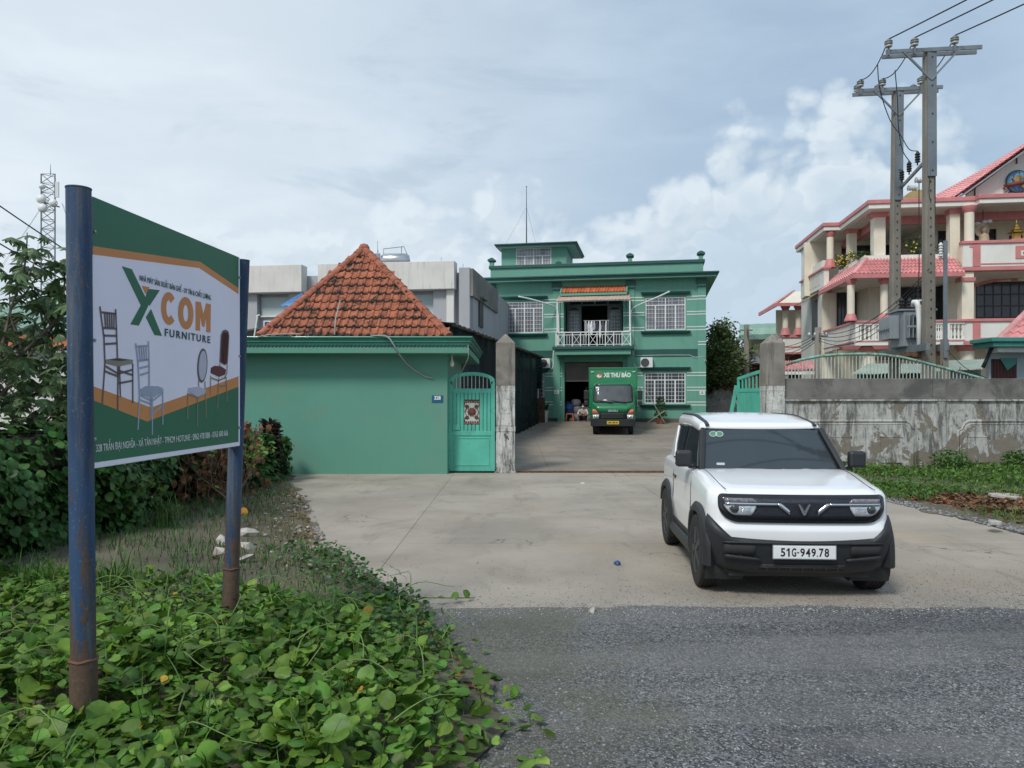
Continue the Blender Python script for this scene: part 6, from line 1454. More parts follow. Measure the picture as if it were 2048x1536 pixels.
for x in (-6, -3, 1.2): w_ = MB().box(x, x+1.3, -.04, 0, 1., 2.4).build('window', MT['white_paint'], hl); [MB().box(x+.06+k*.4, x+.42+k*.4, -.055, -.041, 1.06, 2.34).build('pane', MT['villa_glass'], w_) for k in range(3)]
hg = thing('green_roof_hall', 'hall with pale green metal roof glimpsed through the left tree', 'building', P(60, 800, 40)-Vector((0, 0, P(60, 800, 40).z)))
zz = P(0, 660, 40).z; MB().box(-14, 7, 0, 9, 0, zz).build('wall', MT['pale_blue'], hg); corr('roof', (-14.6, -.6, zz-.02), (7.5, -.6, zz-.02), (7.5, 5, P(0, 596, 43).z), (-14.6, 5, P(0, 596, 43).z), 60, 'ware_roof', hg, .03)
# ================================================================ utility poles, transformer, wires
mm('pole_concrete', (.205,.19,.16), .92, .18, 1.2, .35, 30, streak=((.12,.11,.09), .5)); mm('galv', (.20,.225,.245), .5, .15, 2., metal=.4); mm('porcelain', (.60,.60,.58), .3, .08, 4.); mm('insul_grey', (.20,.22,.21), .4, .1, 4.); mm('trafo_grey', (.235,.265,.285), .5, .10, 1.5, streak=((.13,.14,.14), .3)); mm('brass', (.45,.32,.10), .4, .1, 4.)
def insulator(parent, loc, s=1., nm='insulator', mt='insul_grey'):
    q = MB(); q.lathe([(.02*s, 0), (.02*s, .06*s), (.085*s, .07*s), (.095*s, .10*s), (.05*s, .115*s), (.10*s, .13*s), (.105*s, .16*s), (.06*s, .175*s), (.10*s, .19*s), (.10*s, .215*s), (.06*s, .235*s), (.05*s, .26*s), (.001, .27*s)], 12, loc)
    o = q.build(nm, MT[mt], parent, smooth=True); MB().lathe([(.09*s, .062*s), (.098*s, .085*s), (.06*s, .10*s)], 12, loc).build('skirt', MT['porcelain'], o, smooth=True); return o
ARM_YAW = R(-7)
def hv_pole(px_top, px_bot, top_py, D, chan_py, label, ins_px, arm_px, lean=0.):
    zt = P(0, top_py, D).z; x0 = (px_bot-CX)/F*D; t = thing('utility_pole', label, 'pole', (x0, D, 0), 0, 'tall concrete utility poles of the transformer frame')
    dx = (px_top-px_bot)/F*D/(P(0, top_py, D).z)*1.0; zl = lambda z: dx*z
    q = MB(); rg = []
    for z in (-.3, 3, 6, 9, zt-.05):
        w_ = .155-.004*z; dd = .13-.003*z; rg.append([(zl(z)+a*w_, b*dd, z) for a, b in ((-1,-.75),(-.72,-1),(.72,-1),(1,-.75),(1,.75),(.72,1),(-.72,1),(-1,.75))])
    q.loft(rg); po = q.build('shaft', MT['pole_concrete'], t)
    zc = P(0, chan_py, D).z; q = MB()
    for a, b, c, e in ((-.085, .145, -.155, -.135), (-.085, -.065, -.135, -.06), (.125, .145, -.135, -.06)):
        q.loft([[(zl(z)+a, c, z), (zl(z)+b, c, z), (zl(z)+b, e, z), (zl(z)+a, e, z)] for z in (zc, zt)])
    q.build('steel_channel', MT['galv'], t, fix=True)
    for k in range(5): z = zc+.15+(zt-zc-.4)*k/4; MB().lathe([(.022, -.17), (.022, -.155)], 8, (zl(z)+.03, 0, z), 'y').build('bolt', MT['dark_metal'], t)
    for k in range(26):
        z = 2.4+k*.24
        if z < zc-.1: MB().box(zl(z)-.012, zl(z)+.012, -.14+.003*z-.004, -.10, z, z+.05).build('step_hole', MT['dark_inside'], t)
    a0, a1 = [(p-CX)/F*D-x0-zl(zt) for p in arm_px]; am = MB(); za = zt-.06
    cz, sz = math.cos(ARM_YAW), math.sin(ARM_YAW)
    at = lambda a, y=0, z=0: Vector((zl(zt)+a*cz-y*sz, a*sz+y*cz, za+z))
    for y in (-.15, .15):
        am.bar(at(a0, y), at(a1, y), .05, .10); 
    ao = am.build('cross_arm', MT['galv'], t)
    for s_ in (-.75, .75):
        for y in (-.19,): MB().bar(at(s_*.95, y-.03, -.03), Vector((zl(zt-1.), -.16, zt-.85)), .04, .05).build('brace', MT['galv'], t)
    tops = []
    for p_ in ins_px:
        a = (p_-CX)/F*D-x0-zl(zt); q_ = at(a, -.19, .05); insulator(t, q_, 1.0); tops.append(Vector((x0, D, 0))+q_+Vector((0, 0, .27)))
        MB().box(q_.x-.03, q_.x+.03, q_.y-.03, q_.y+.03, q_.z-.16, q_.z+.01).build('clamp', MT['galv'], t)
    return t, tops, (x0, zl, zt)
PR, TR, IR = hv_pole(1856, 1858, 100, 20.3, 355, 'nearer and taller looking concrete utility pole right of the transformer', (1776, 1825, 1900), (1772, 1952))
PL, TL_, IL = hv_pole(1793, 1787, 178, 22.86, 402, 'farther concrete utility pole left of the transformer', (1720, 1762, 1834), (1712, 1876))
for p_ in (1716, 1757, 1828):
    q_ = Vector((P(p_, 185, 23.1).x, 23.15, TL_[0].z-.27)); insulator(PL, q_-PL.location, 1.)
def catenary(a, b, sag, n=24): 
    a, b = Vector(a), Vector(b); return [a+(b-a)*(k/n)-Vector((0, 0, sag*4*(k/n)*(1-k/n))) for k in range(n+1)]
lab = ['left', 'middle', 'right']
for i in range(3):
    e_ = Vector((18.0+TR[i].x-TR[0].x, -14, 11.1))
    tag(MB().tube(catenary(TR[i], e_, .9, 30), .017, 6).build('power_line', MT['wire_black'], smooth=True), f'{lab[i]} one of three black power lines rising to the upper right corner', 'power line', 'power lines overhead')
    tag(MB().tube(catenary(TR[i], TL_[i], .28, 14), .015, 6).build('power_line', MT['wire_black'], smooth=True), f'{lab[i]} short black wire sagging between the two pole cross arms', 'power line', 'jumper wires between the poles')
# fuse bar between the poles
fbx = thing('fuse_bar', 'steel bar with dark fuses and white insulators between the two poles', 'fuse bar', (0, 0, 0))
fa, fe = P(1803, 374, 22.7), P(1846, 337, 20.5); fe.z = fa.z+.02
MB().bar(fa, fe, .06, .08).build('bar', MT['galv'], fbx)
fz = []
for k, f in enumerate((.12, .48, .86)):
    p_ = fa+(fe-fa)*f; q = MB(); q.lathe([(.02, .05), (.02, .12)]+[(.05 if j % 2 else .075, .14+.035*j) for j in range(8)]+[(.02, .44)], 10, p_+Vector((-.06, 0, 0))); q.build('fuse', MT['black_plastic'], fbx, smooth=False); fz.append(p_+Vector((-.06, 0, .44)))
    q = MB(); q.lathe([(.03, -.02)]+[(.06 if j % 2 else .085, .0+.035*j) for j in range(7)]+[(.03, .27)], 10, p_+Vector((.10, -.05, -.12)), 'x'); q.build('post_insulator', MT['porcelain'], fbx)
def drop(pts, lab_, r_=.013):
    pts = [Vector(p) for p in pts]; cs = []
    for i in range(len(pts)-1):
        a, b, c, e = pts[max(i-1, 0)], pts[i], pts[i+1], pts[min(i+2, len(pts)-1)]
        for k in range(6): t = k/6; cs.append(.5*((2*b)+(c-a)*t+(2*a-5*b+4*c-e)*t*t+(3*b-a-3*c+e)*t**3))
    cs.append(pts[-1]); return tag(MB().tube(cs, r_, 6).build('drop_wire', MT['wire_black'], smooth=True), lab_, 'wire')
drop([P(1755, 128, 21.4), P(1760, 180, 21.6), P(1780, 240, 22.), P(1801, 270, 21.8), P(1818, 298, 21.3), fz[2]], 'black drop wire looping from the left jumper to the fuses')
drop([P(1790, 140, 21.4), P(1795, 200, 21.6), P(1797, 255, 21.8), P(1805, 300, 21.8), fz[1]], 'black drop wire hanging straight from the middle jumper to the fuses')
drop([P(1838, 365, 21.2), P(1838, 450, 21.2), P(1838, 540, 21.3), P(1834, 610, 21.4)], 'black lead running from the fuses down to the transformer bushings')
drop([P(1867, 318, 20.3), P(1870, 322, 20.3), P(1870, 420, 20.3), P(1868, 520, 20.3), P(1861, 640, 20.4)], 'black cable clipped down the right edge of the nearer pole')
# transformer on its platform
TC = Vector((P(1822, 700, 21.5).x, 21.5, P(1822, 695, 21.5).z))
pf = thing('platform_beams', 'steel channel platform clamped between the two poles under the transformer', 'platform', (0, 0, 0))
dv_ = Vector((PL.location.x-PR.location.x, PL.location.y-PR.location.y, 0)).normalized(); sd2 = Vector((dv_.y, -dv_.x, 0))
for s_ in (-1, 1):
    a = Vector((PR.location.x, PR.location.y, TC.z-.09))-dv_*.55+sd2*.24*s_; b = Vector((PL.location.x, PL.location.y, TC.z-.09))+dv_*.45+sd2*.24*s_
    MB().bar(a, b, .08, .18).build('channel', MT['galv'], pf)
for k in (.05, .35, .65, .95):
    c_ = Vector((PR.location.x, PR.location.y, TC.z-.24))+(PL.location-PR.location)*k; c_.z = TC.z-.24; MB().bar(c_-sd2*.55, c_+sd2*.55, .12, .10).build('cross_beam', MT['rust'], pf)
tf_ = thing('transformer', 'grey oil filled transformer with cooling fins on the pole platform', 'transformer', TC, math.atan2(dv_.y, dv_.x)-R(90))
MB().prism([(-.36, -.48), (.36, -.48), (.46, -.2), (.46, .2), (.36, .48), (-.36, .48), (-.46, .2), (-.46, -.2)], .0, .98, 'xy').build('tank', MT['trafo_grey'], tf_, fix=True, bevel=.02)
MB().box(-.50, .50, -.52, .52, .982, 1.03).build('lid', MT['trafo_grey'], tf_, bevel=.01)
for k in range(7):
    y = -.42+.14*k; MB().box(-.72, -.47, y-.018, y+.018, .22, .86).build('cooling_fin', MT['trafo_grey'], tf_, bevel=.008)
    x = -.30+.10*k; MB().box(x-.015, x+.015, -.72, -.49, .22, .86).build('cooling_fin', MT['trafo_grey'], tf_, bevel=.008)
MB().box(-.36, .36, -.735, -.721, .50, .56).build('fin_strap', MT['trafo_grey'], tf_); MB().box(-.735, -.721, -.45, .45, .50, .56).build('fin_strap', MT['trafo_grey'], tf_)
for k in range(3): q = MB(); q.lathe([(.05, 1.03)]+[(.05 if j % 2 else .085, 1.05+.045*j) for j in range(7)]+[(.02, 1.42)], 10, (-.22+.22*k, .1, 0)); q.build('bushing', MT['black_plastic'], tf_)
q = MB(); q.tube([(.30, -.30, 1.03), (.30, -.30, 1.2), (.24, -.30, 1.28), (.12, -.30, 1.28), (.08, -.30, 1.2), (.08, -.30, 1.12)], .032, 8); q.build('breather_pipe', MT['porcelain'], tf_, smooth=True); MB().lathe([(.06, .92), (.06, 1.10), (.04, 1.13)], 10, (.08, -.54, 0)).build('brass_cap', MT['brass'], tf_)
cd = [P(1838, 700, 20.45), P(1838, 640, 20.5), P(1836, 612, 20.5), P(1833, 604, 20.5), P(1828, 604, 20.6), P(1826, 612, 20.7)]
tag(MB().tube(cd, [.06, .06, .07, .08, .07, .06], 10).build('conduit', MT['pipe_white'], smooth=True), 'white plastic conduit elbow beside the transformer', 'conduit')
# smaller poles
sp = thing('steel_post', 'slim grey steel post strapped to a concrete stub right of the transformer', 'post', (P(1890, 0, 19.6).x, 19.6, 0))
MB().box(-.05, .04, -.05, -.0, P(0, 716, 19.6).z, P(0, 482, 19.6).z).build('channel', MT['galv'], sp); MB().box(-.045, .095, .002, .14, -.2, P(0, 678, 19.6).z).build('stub', MT['pole_concrete'], sp)
q = MB(); q.lathe([(.03, 0)]+[(.035 if j % 2 else .06, .03+.035*j) for j in range(9)]+[(.02, .38)], 10, (-.12, -.02, P(0, 515, 19.6).z)); q.build('insulator', MT['porcelain'], sp); MB().box(-.15, -.04, -.04, .0, P(0, 516, 19.6).z-.03, P(0, 516, 19.6).z).build('bracket', MT['galv'], sp)
def small_pole(px, py_top, D, r_, lab_, z0=0):
    t = thing('concrete_pole', lab_, 'pole', (P(px, 0, D).x, D, z0)); zt = P(px, py_top, D).z-z0
    MB().tube([(0, 0, -.2), (0, 0, zt)], [r_*1.25, r_], 8).build('shaft', MT['pole_concrete'], t, smooth=True); MB().box(-.35, .35, -.04, .04, zt-.35, zt-.27).build('cross_arm', MT['galv'], t)
    for x in (-.3, -.1, .12, .3): MB().lathe([(.03, 0), (.045, .03), (.03, .08), (.001, .1)], 8, (x, 0, zt-.27)).build('insulator', MT['porcelain'], t)
    return Vector((P(px, 0, D).x, D, z0+zt-.2))
s1_ = small_pole(1635.5, 655, 27, .11, 'thin concrete pole with wires in front of the villa annex')
s2_ = small_pole(1493, 650, 45, .15, 'distant concrete pole beside the tree right of the green house')
r0_ = Vector((PR.location.x-.1, 20.1, P(0, 560, 20.1).z))
for k in range(4):
    off = Vector((0, 0, -.13*k)); tag(MB().tube(catenary(r0_+off+Vector((0, .1*k, .3)), s1_+off*.6, .55+.06*k, 20), .011, 5).build('service_wire', MT['wire_black'], smooth=True), f'{["top","second","third","lowest"][k]} of the four low wires sagging from the near pole to the thin pole', 'wire', 'low service wires')
    tag(MB().tube(catenary(s1_+off*.6, s2_+off*.8, .75+.08*k, 20), .012, 5).build('service_wire', MT['wire_black'], smooth=True), f'{["top","second","third","lowest"][k]} of the four low wires running from the thin pole to the distant pole', 'wire', 'far service wires')
drop([P(1895, 700, 19.5), P(1930, 735, 20.3), P(1975, 757, 20.9)], 'stay wire slanting down right from the steel post', .008)
drop([P(1862, 330, 20.15), P(1858, 380, 20.15), P(1862, 405, 20.15)], 'thin earth wire on the front of the nearer pole', .007)
for a, b, lab_ in (((-60, 347), (132, 487), 'upper black cable slanting down across the sky left of the signboard'), ((-60, 428), (132, 548), 'lower black cable slanting down across the sky left of the signboard')):
    A, B = P(*a, 13.), P(*b, 15.2); C2_ = B+(B-A)*1.35; C2_.z = B.z+(B.z-A.z)*1.2
    tag(MB().tube(catenary(A-(B-A)*2, C2_, .25, 30), .013, 5).build('service_wire', MT['wire_black'], smooth=True), lab_, 'wire', 'cables left of the signboard')

# pole beside the road, out of frame on the right: it and its wires show in the car's windscreen
rp = thing('roadside_pole', 'concrete pole beside the road whose reflection shows in the car windscreen', 'pole', (6.9, 7.9, 0))
MB().tube([(0, 0, -.2), (0, 0, 9.2)], [.19, .12], 10).build('shaft', MT['pole_concrete'], rp, smooth=True)
MB().box(-1.1, 1.1, -.05, .05, 8.75, 8.85).build('cross_arm', MT['galv'], rp); MB().box(-.7, .7, -.05, .05, 7.95, 8.05).build('cross_arm', MT['galv'], rp)
for k, x in enumerate((-1.0, -.45, .5, 1.0)):
    insulator(rp, (x, 0, 8.85), .8); A = Vector((6.9+x, 7.9, 9.05))
    tag(MB().tube(catenary(A, (-14, 13-2.6*k, 9.6), 1.0, 24), .016, 5).build('power_line', MT['wire_black']), f'{["first","second","third","fourth"][k]} overhead wire mirrored in the car windscreen', 'power line', 'wires from the roadside pole')
# ================================================================ green box truck
TZ = gz(33.0); tkx = (1226-CX)/F*33
tr = thing('box_truck', 'green box truck with white lettering parked in front of the roller door', 'truck', (tkx, 33.0, TZ), R(-7.6))
mm('truck_green', (.015,.225,.085), .28, .06, 1., coat=.5); mm('cab_green', (.012,.185,.070), .25, .05, 1., coat=.6); mm('tyre', (.018,.018,.018), .85, .2, 20.); mm('lamp_clear', (.62,.64,.66), .12, .15, 20., coat=.5); mm('lamp_amber', (.62,.17,.09), .2, .2, 20, coat=.4); mm('plate_yellow', (.62,.42,.03), .5, .06, 9.); mm('windscreen', (.075,.085,.09), .06, .25, 1.2, spec=.7); mm('chrome', (.75,.76,.78), .1, 0, metal=1.)
bw = 1.045
MB().box(-bw, bw, .55, 5.4, .80, 2.86).build('cargo_box', MT['truck_green'], tr, bevel=.03)
for z0, z1 in ((2.80, 2.875), (.78, .86)): MB().box(-bw-.015, bw+.015, .53, 5.42, z0, z1).build('box_trim', MT['cab_green'], tr, bevel=.01)
for x in (-bw-.012, bw-.04): MB().box(x, x+.052, .53, .60, .86, 2.80).build('box_trim', MT['cab_green'], tr, bevel=.01)
for x in (-.9, .9): MB().box(x-.06, x+.06, .50, .53, 2.66, 2.70).build('marker_lamp', MT['lamp_clear'], tr)
me = text_mesh('XE THƯ BÁO', .26, 1.18, .012, ext=.003); link('lettering', me, MT['print_white'], tr, (.18, .546, 2.53), UP)
lg = MB(); lg.lathe([(.15, 0), (.15, -.006), (.001, -.007)], 22, (-.60, .548, 2.53), 'y'); lo_ = lg.build('round_logo', MT['truck_green'], tr)
q = MB(); q.tube([(-.60+.145*math.cos(a), .541, 2.53+.145*math.sin(a)) for a in np.linspace(0, 2*math.pi, 24, endpoint=False)], .010, 4, closed=True); q.build('logo_ring', MT['lamp_amber'], lo_)
q = MB(); q.prism([(-.60+.11*math.cos(a), 2.50+.075*math.sin(a)) for a in np.linspace(0, 2*math.pi, 14, endpoint=False)], .536, .541, 'xz'); q.build('logo_mark', MT['print_white'], lo_, fix=True)
q = MB(); q.prism([(-.58, 2.50), (-.51, 2.53), (-.50, 2.59), (-.57, 2.60), (-.62, 2.55)], .532, .536, 'xz'); q.build('logo_mark', MT['lamp_amber'], lo_, fix=True)
# cab: loft of front-to-back sections, the windscreen leaning back a little
def cab_ring(y, w0, w1, z0, z1, rr=.10):
    pts = []
    for cx_, cz_, a0 in ((w1-rr, z1-rr, 0), (-w1+rr, z1-rr, 90), (-w0+rr, z0+rr, 180), (w0-rr, z0+rr, 270)):
        for k in range(5): a = R(a0+22.5*k); pts.append((cx_+rr*math.cos(a), y, cz_+rr*math.sin(a)))
    return pts
cb_ = MB(); cb_.loft([cab_ring(-1.02, .88, .87, .62, 1.16, .05), cab_ring(-1.06, .90, .89, .60, 1.20, .06)], True, False)
secs = [(-1.06, .90, .60), (-1.03, .915, .60), (-.2, .925, .60), (.42, .925, .60)]
def fy(z): return float(np.interp(z, [.5, .75, 1.0, 1.25, 1.45, 1.9, 2.12, 2.2], [-1.04, -1.07, -1.08, -1.07, -1.02, -.82, -.70, -.52]))
zs_ = [.55, .65, .8, .95, 1.1, 1.25, 1.4, 1.55, 1.7, 1.85, 2.0, 2.1, 2.16, 2.2]; wz_ = [.90, .915, .92, .925, .925, .92, .91, .90, .885, .87, .85, .83, .79, .70]
cb_ = MB(); rg = []
for z, w_ in zip(zs_, wz_):
    f = fy(z); b = .44; rr_ = .13; pts = []
    for k in range(6): a = R(180+18*k); pts.append((-w_+rr_+rr_*math.cos(a), f+rr_+rr_*math.sin(a)+.0, z))
    for k in range(1, 8): pts.append((-w_+rr_+(2*w_-2*rr_)*k/8, f-.02*math.sin(math.pi*k/8), z))
    for k in range(6): a = R(270+18*k); pts.append((w_-rr_+rr_*math.cos(a), f+rr_+rr_*math.sin(a), z))
    pts += [(w_, b, z), (-w_, b, z)]; rg.append(pts)
cb_.loft(rg); cabo = cb_.build('cab', MT['cab_green'], tr, auto=38, fix=True)
def cab_patch(name, poly, off, m, parent, sub=8):
    """patch on the cab front following its slope; poly rows: (z, xl, xr)"""
    q = MB(); rows = []
    for z, a, b in poly: rows.append([(a+(b-a)*k/sub, fy(z)-.02*math.sin(math.pi*min(1, max(0, (a+(b-a)*k/sub+.8)/1.6)))-off, z) for k in range(sub+1)])
    q.loft(rows, False, False, wrap=False); o = q.build(name, MT[m], parent, smooth=True); s_ = o.modifiers.new('s', 'SOLIDIFY'); s_.thickness = .012; s_.offset = 0; return o
cab_patch('screen_seal', [(1.335, -.70, .70), (1.36, -.80, .80), (1.42, -.835, .835), (2.0, -.80, .80), (2.06, -.77, .77), (2.085, -.66, .66)], .008, 'black_plastic', tr)
ws = cab_patch('windscreen', [(1.36, -.68, .68), (1.385, -.77, .77), (1.43, -.80, .80), (1.98, -.765, .765), (2.035, -.73, .73), (2.055, -.64, .64)], .018, 'windscreen', tr)
cab_patch('sticker', [(1.93, -.73, -.58), (2.0, -.72, -.58)], .026, 'print_white', ws, 3); cab_patch('sticker', [(1.80, -.70, -.60), (1.90, -.69, -.60)], .026, 'fac_blind', ws, 3); cab_patch('paper', [(1.42, -.42, -.22), (1.47, -.38, -.28)], .026, 'print_white', ws, 3)
for a, b in ((( -.55, 1.40), (-.02, 1.31)), ((.02, 1.40), (.56, 1.31))): q = MB(); q.bar((a[0], fy(a[1])-.045, a[1]), (b[0], fy(b[1])-.05, b[1]), .015, .02); q.bar((a[0]-.1, fy(a[1]+.02)-.045, a[1]+.03), (a[0]+.35, fy(a[1])-.045, a[1]-.03), .015, .02); q.build('wiper', MT['black_plastic'], tr)
cab_patch('roof_lip', [(2.10, -.74, .74), (2.16, -.72, .72)], .03, 'cab_green', tr)
link('maker_lettering', text_mesh('ISUZU', .11, .40, .006, ext=.004), MT['chrome'], tr, (0, fy(1.02)-.032, 1.0), UP)
cab_patch('front_panel', [(.915, -.60, .60), (1.24, -.84, .84)], .012, 'cab_green', tr)
for k in range(4): z = .70+.055*k; cab_patch('grille_bar', [(z, -.56, .56), (z+.035, -.56, .56)], .030, 'black_plastic', tr)
cab_patch('grille', [(.67, -.58, .58), (.91, -.60, .60)], .015, 'dark_metal', tr)
for s_ in (-1, 1):
    def sx(a, b): return (min(s_*a, s_*b), max(s_*a, s_*b))
    cab_patch('headlamp', [(.66, *sx(.60, .82)), (.84, *sx(.58, .84))], .030, 'lamp_clear', tr, 4); cab_patch('indicator', [(.86, *sx(.60, .84)), (.98, *sx(.66, .85)), (1.06, *sx(.74, .86))], .030, 'lamp_amber', tr, 4)
    y0_ = fy(.75)-.05; MB().lathe([(.07, 0), (.05, -.02), (.001, -.025)], 12, (s_*.71, y0_, .75), 'y').build('lamp_bowl', MT['chrome'], tr, smooth=True)
    mx = s_*1.12; mr_ = MB().box(mx-.10, mx+.10, -1.0, -.92, 1.46, 1.86).build('mirror', MT['black_plastic'], tr, bevel=.03); MB().box(mx-.09, mx+.09, -1.0, -.93, 1.22, 1.42).build('lower_mirror', MT['black_plastic'], mr_, bevel=.03)
    q = MB(); q.tube([(s_*.9, -.75, 1.95), (mx, -.92, 1.97), (mx, -.92, 1.15), (s_*.92, -.85, 1.12)], .016, 6); q.build('mirror_arm', MT['black_plastic'], tr)
    for y in (-.42, 3.6):
        w_ = MB(); w_.lathe([(.26, -.10), (.37, -.105), (.39, -.08), (.39, .08), (.37, .105), (.26, .10)], 28, (s_*.74, y, .39), 'x'); wo = w_.build('wheel', MT['tyre'], tr, auto=35); MB().lathe([(.26, s_*.02), (.25, s_*.09), (.12, s_*.10), (.10, s_*.15), (.001, s_*.15)], 18, (s_*.74, y, .39), 'x').build('rim', MT['steel_grey'], wo, fix=True)
        MB().prism([(y+.46*math.cos(a), .39+.46*math.sin(a)) for a in np.linspace(0, math.pi, 12)]+[(y+.42*math.cos(a), .39+.42*math.sin(a)) for a in np.linspace(math.pi, 0, 12)], s_*.60, s_*.93, 'yz').build('mudguard', MT['black_plastic'], tr, fix=True)
    MB().box(s_*.42-.05, s_*.42+.05, -.8, 5.3, .56, .78).build('chassis_rail', MT['dark_metal'], tr)
bm_ = MB(); bm_.loft([[(x, fy(.6)-.10+.10*abs(x/.93)**4, z0) for x in np.linspace(-.93, .93, 13)]+[(x, fy(.6)+.1, z0) for x in np.linspace(.93, -.93, 13)] for z0 in (.36, .40, .60, .635)]); bm_.build('bumper', MT['black_plastic'], tr, fix=True, auto=35, )
MB().box(-.25, .25, fy(.6)-.128, fy(.6)-.115, .44, .58).build('number_plate', MT['plate_yellow'], tr)
for a, b in ((-.19, -.07), (-.03, .09), (.12, .19)): MB().box(a, b, fy(.6)-.132, fy(.6)-.129, .48, .54).build('plate_digits', mat('plate_ink', (.16,.11,.02), .6, .4, 60.), tr)
MB().box(-.85, .85, -.5, 5.2, .40, .58).build('underside', MT['dark_metal'], tr)
MB().box(-.86, .86, .43, .548, .62, 2.05).build('cab_back', MT['dark_metal'], tr)
# ================================================================ white compact car
ca_ = thing('parked_car', 'white boxy compact car with black wheel arch cladding parked at the entrance', 'car', (2.535, 7.11, 0), R(-3.6))
mm('car_white', (.87,.88,.88), .22, .025, 1.2, coat=.7); mm('clad_black', (.023,.025,.028), .5, .10, 6., .12, 260); mm('car_glass', (.048,.062,.072), .03, 0, spec=.8, coat=.4); mm('seat_cloth', (.16,.155,.15), .85, .2, 9.); mm('gloss_black', (.008,.009,.012), .12, 0, coat=.6); mm('grille_mesh', (.012,.014,.022), .3, .5, 70., .6, 90); mm('rim_dark', (.035,.036,.038), .45, .15, 9.); mm('seam', (.03,.03,.03), .8, 0)
mm('sticker_green', (.09,.24,.15), .5, .15, 30); mm('lens_glass', (.04,.045,.05), .04, 0, coat=.8); mm('lamp_smoke', (.20,.19,.20), .12, .4, 40., coat=.6); mm('lamp_silver', (.55,.57,.60), .14, .25, 30., metal=.35, coat=.6)
def tint(m, k, col):
    t = NT(m.node_tree); o = [n_ for n_ in t.t.nodes if n_.type == 'OUTPUT_MATERIAL'][0]; b = [n_ for n_ in t.t.nodes if n_.type == 'BSDF_PRINCIPLED'][0]
    tr_ = t.n('ShaderNodeBsdfTransparent', {'Color': col}); t.t.links.new(t.n('ShaderNodeMixShader', {0: k, 1: b.outputs[0], 2: tr_.outputs[0]}).outputs[0], o.inputs['Surface'])
tint(MT['car_glass'], .25, (.62, .68, .70))
CY0, CY1, WZ, WR = 0.0, 2.075, .335, .335
Zs = [.20, .28, .42, .53, .600, .632, .660, .70, .80, .895, .925, .945, .958]
Ws = [.69, .745, .775, .785, .79, .79, .787, .785, .782, .774, .758, .73, .69]
Yf = [-.42, -.48, -.525, -.542, -.552, -.550, -.527, -.524, -.518, -.508, -.488, -.455, -.41]
Yr = [2.48, 2.55, 2.60, 2.62, 2.63, 2.63, 2.63, 2.63, 2.63, 2.63, 2.62, 2.60, 2.56]
RFc, RRc, BOW = .185, .20, .035
def sst(x): x = min(1, max(0, x)); return x*x*(3-2*x)
def lift(y, z): return .095*sst((y+.5)/.92)*sst((z-.66)/.22)
def fronty(x, z, off=0.):
    w_, f = float(np.interp(z, Zs, Ws)), float(np.interp(z, Zs, Yf)); a = abs(x); k = w_-RFc
    if a <= k: return f+BOW*(a/k)**2-off
    a = min(a, w_-.001); return f+BOW+RFc-math.sqrt(max(0, RFc**2-(a-k)**2))-off
def half(z, off=0.):
    w_, f, r_ = [float(np.interp(z, Zs, q)) for q in (Ws, Yf, Yr)]; k = w_-RFc; pts = []
    for i in range(9): x = k*i/8; pts.append((x, f+BOW*(x/k)**2-off))
    for i in range(1, 10): a = R(10*i); pts.append((k+(RFc+off)*math.sin(a), f+BOW+RFc-(RFc+off)*math.cos(a)))
    y0, y1 = f+BOW+RFc, r_-RRc
    for i in range(1, 40): pts.append((w_+off+.012*math.sin(math.pi*i/40), y0+(y1-y0)*i/40))
    for i in range(0, 9): a = R(11.25*i); pts.append((w_-RRc+(RRc+off)*math.cos(a), y1+(RRc+off)*math.sin(a)))
    pts.append((0, r_+off)); return pts
def full(z, sc=None, zz=None):
    h_ = half(z); pts = h_+[(-x, y) for x, y in reversed(h_[1:-1])]; out = []
    for x, y in pts:
        if sc is not None: x *= sc; y = 1.05+(y-1.05)*(1-(1-sc)*.96)
        zq = z if zz is None else zz; out.append((x, y, zq+lift(y, zq)))
    return out
body = MB(); rings = [full(z) for z in Zs]+[full(.958, s_, .958+.016*(1-s_)) for s_ in (.9, .75, .5, .25, .06)]
body.loft(rings, True, True)
bo = body.build('body', MT['car_white'], ca_, smooth=True, fix=True)
# cut the wheel wells
cut = MB()
for y in (CY0, CY1):
    for s_ in (-1, 1): cut.lathe([(.385, -.25), (.385, .25)], 40, (s_*.72, y, WZ), 'x'); cut.box(s_*.72-.25, s_*.72+.25, y-.33, y+.33, .0, .335) if False else None
co_ = cut.build('cutter', MT['seam'], None, fix=True); co_.parent = ca_
bl_ = bo.modifiers.new('b', 'BOOLEAN'); bl_.operation = 'DIFFERENCE'; bl_.object = co_; bl_.solver = 'EXACT'
bpy.context.view_layer.update(); dg = bpy.context.evaluated_depsgraph_get(); nm_ = bpy.data.meshes.new_from_object(bo.evaluated_get(dg)); bo.modifiers.clear(); bo.data = nm_; nm_.materials.clear(); nm_.materials.append(MT['car_white'])
bpy.data.objects.remove(co_); nm_.materials.append(MT['clad_black']); [setattr(p_, 'material_index', 1) for p_ in nm_.polygons if p_.center.z < .40]; nm_.polygons.foreach_set('use_smooth', [True]*len(nm_.polygons)); nm_.set_sharp_from_angle(angle=R(40))
MB().box(-.60, .60, -.40, 2.5, .19, .62).build('underbody', MT['seam'], ca_)
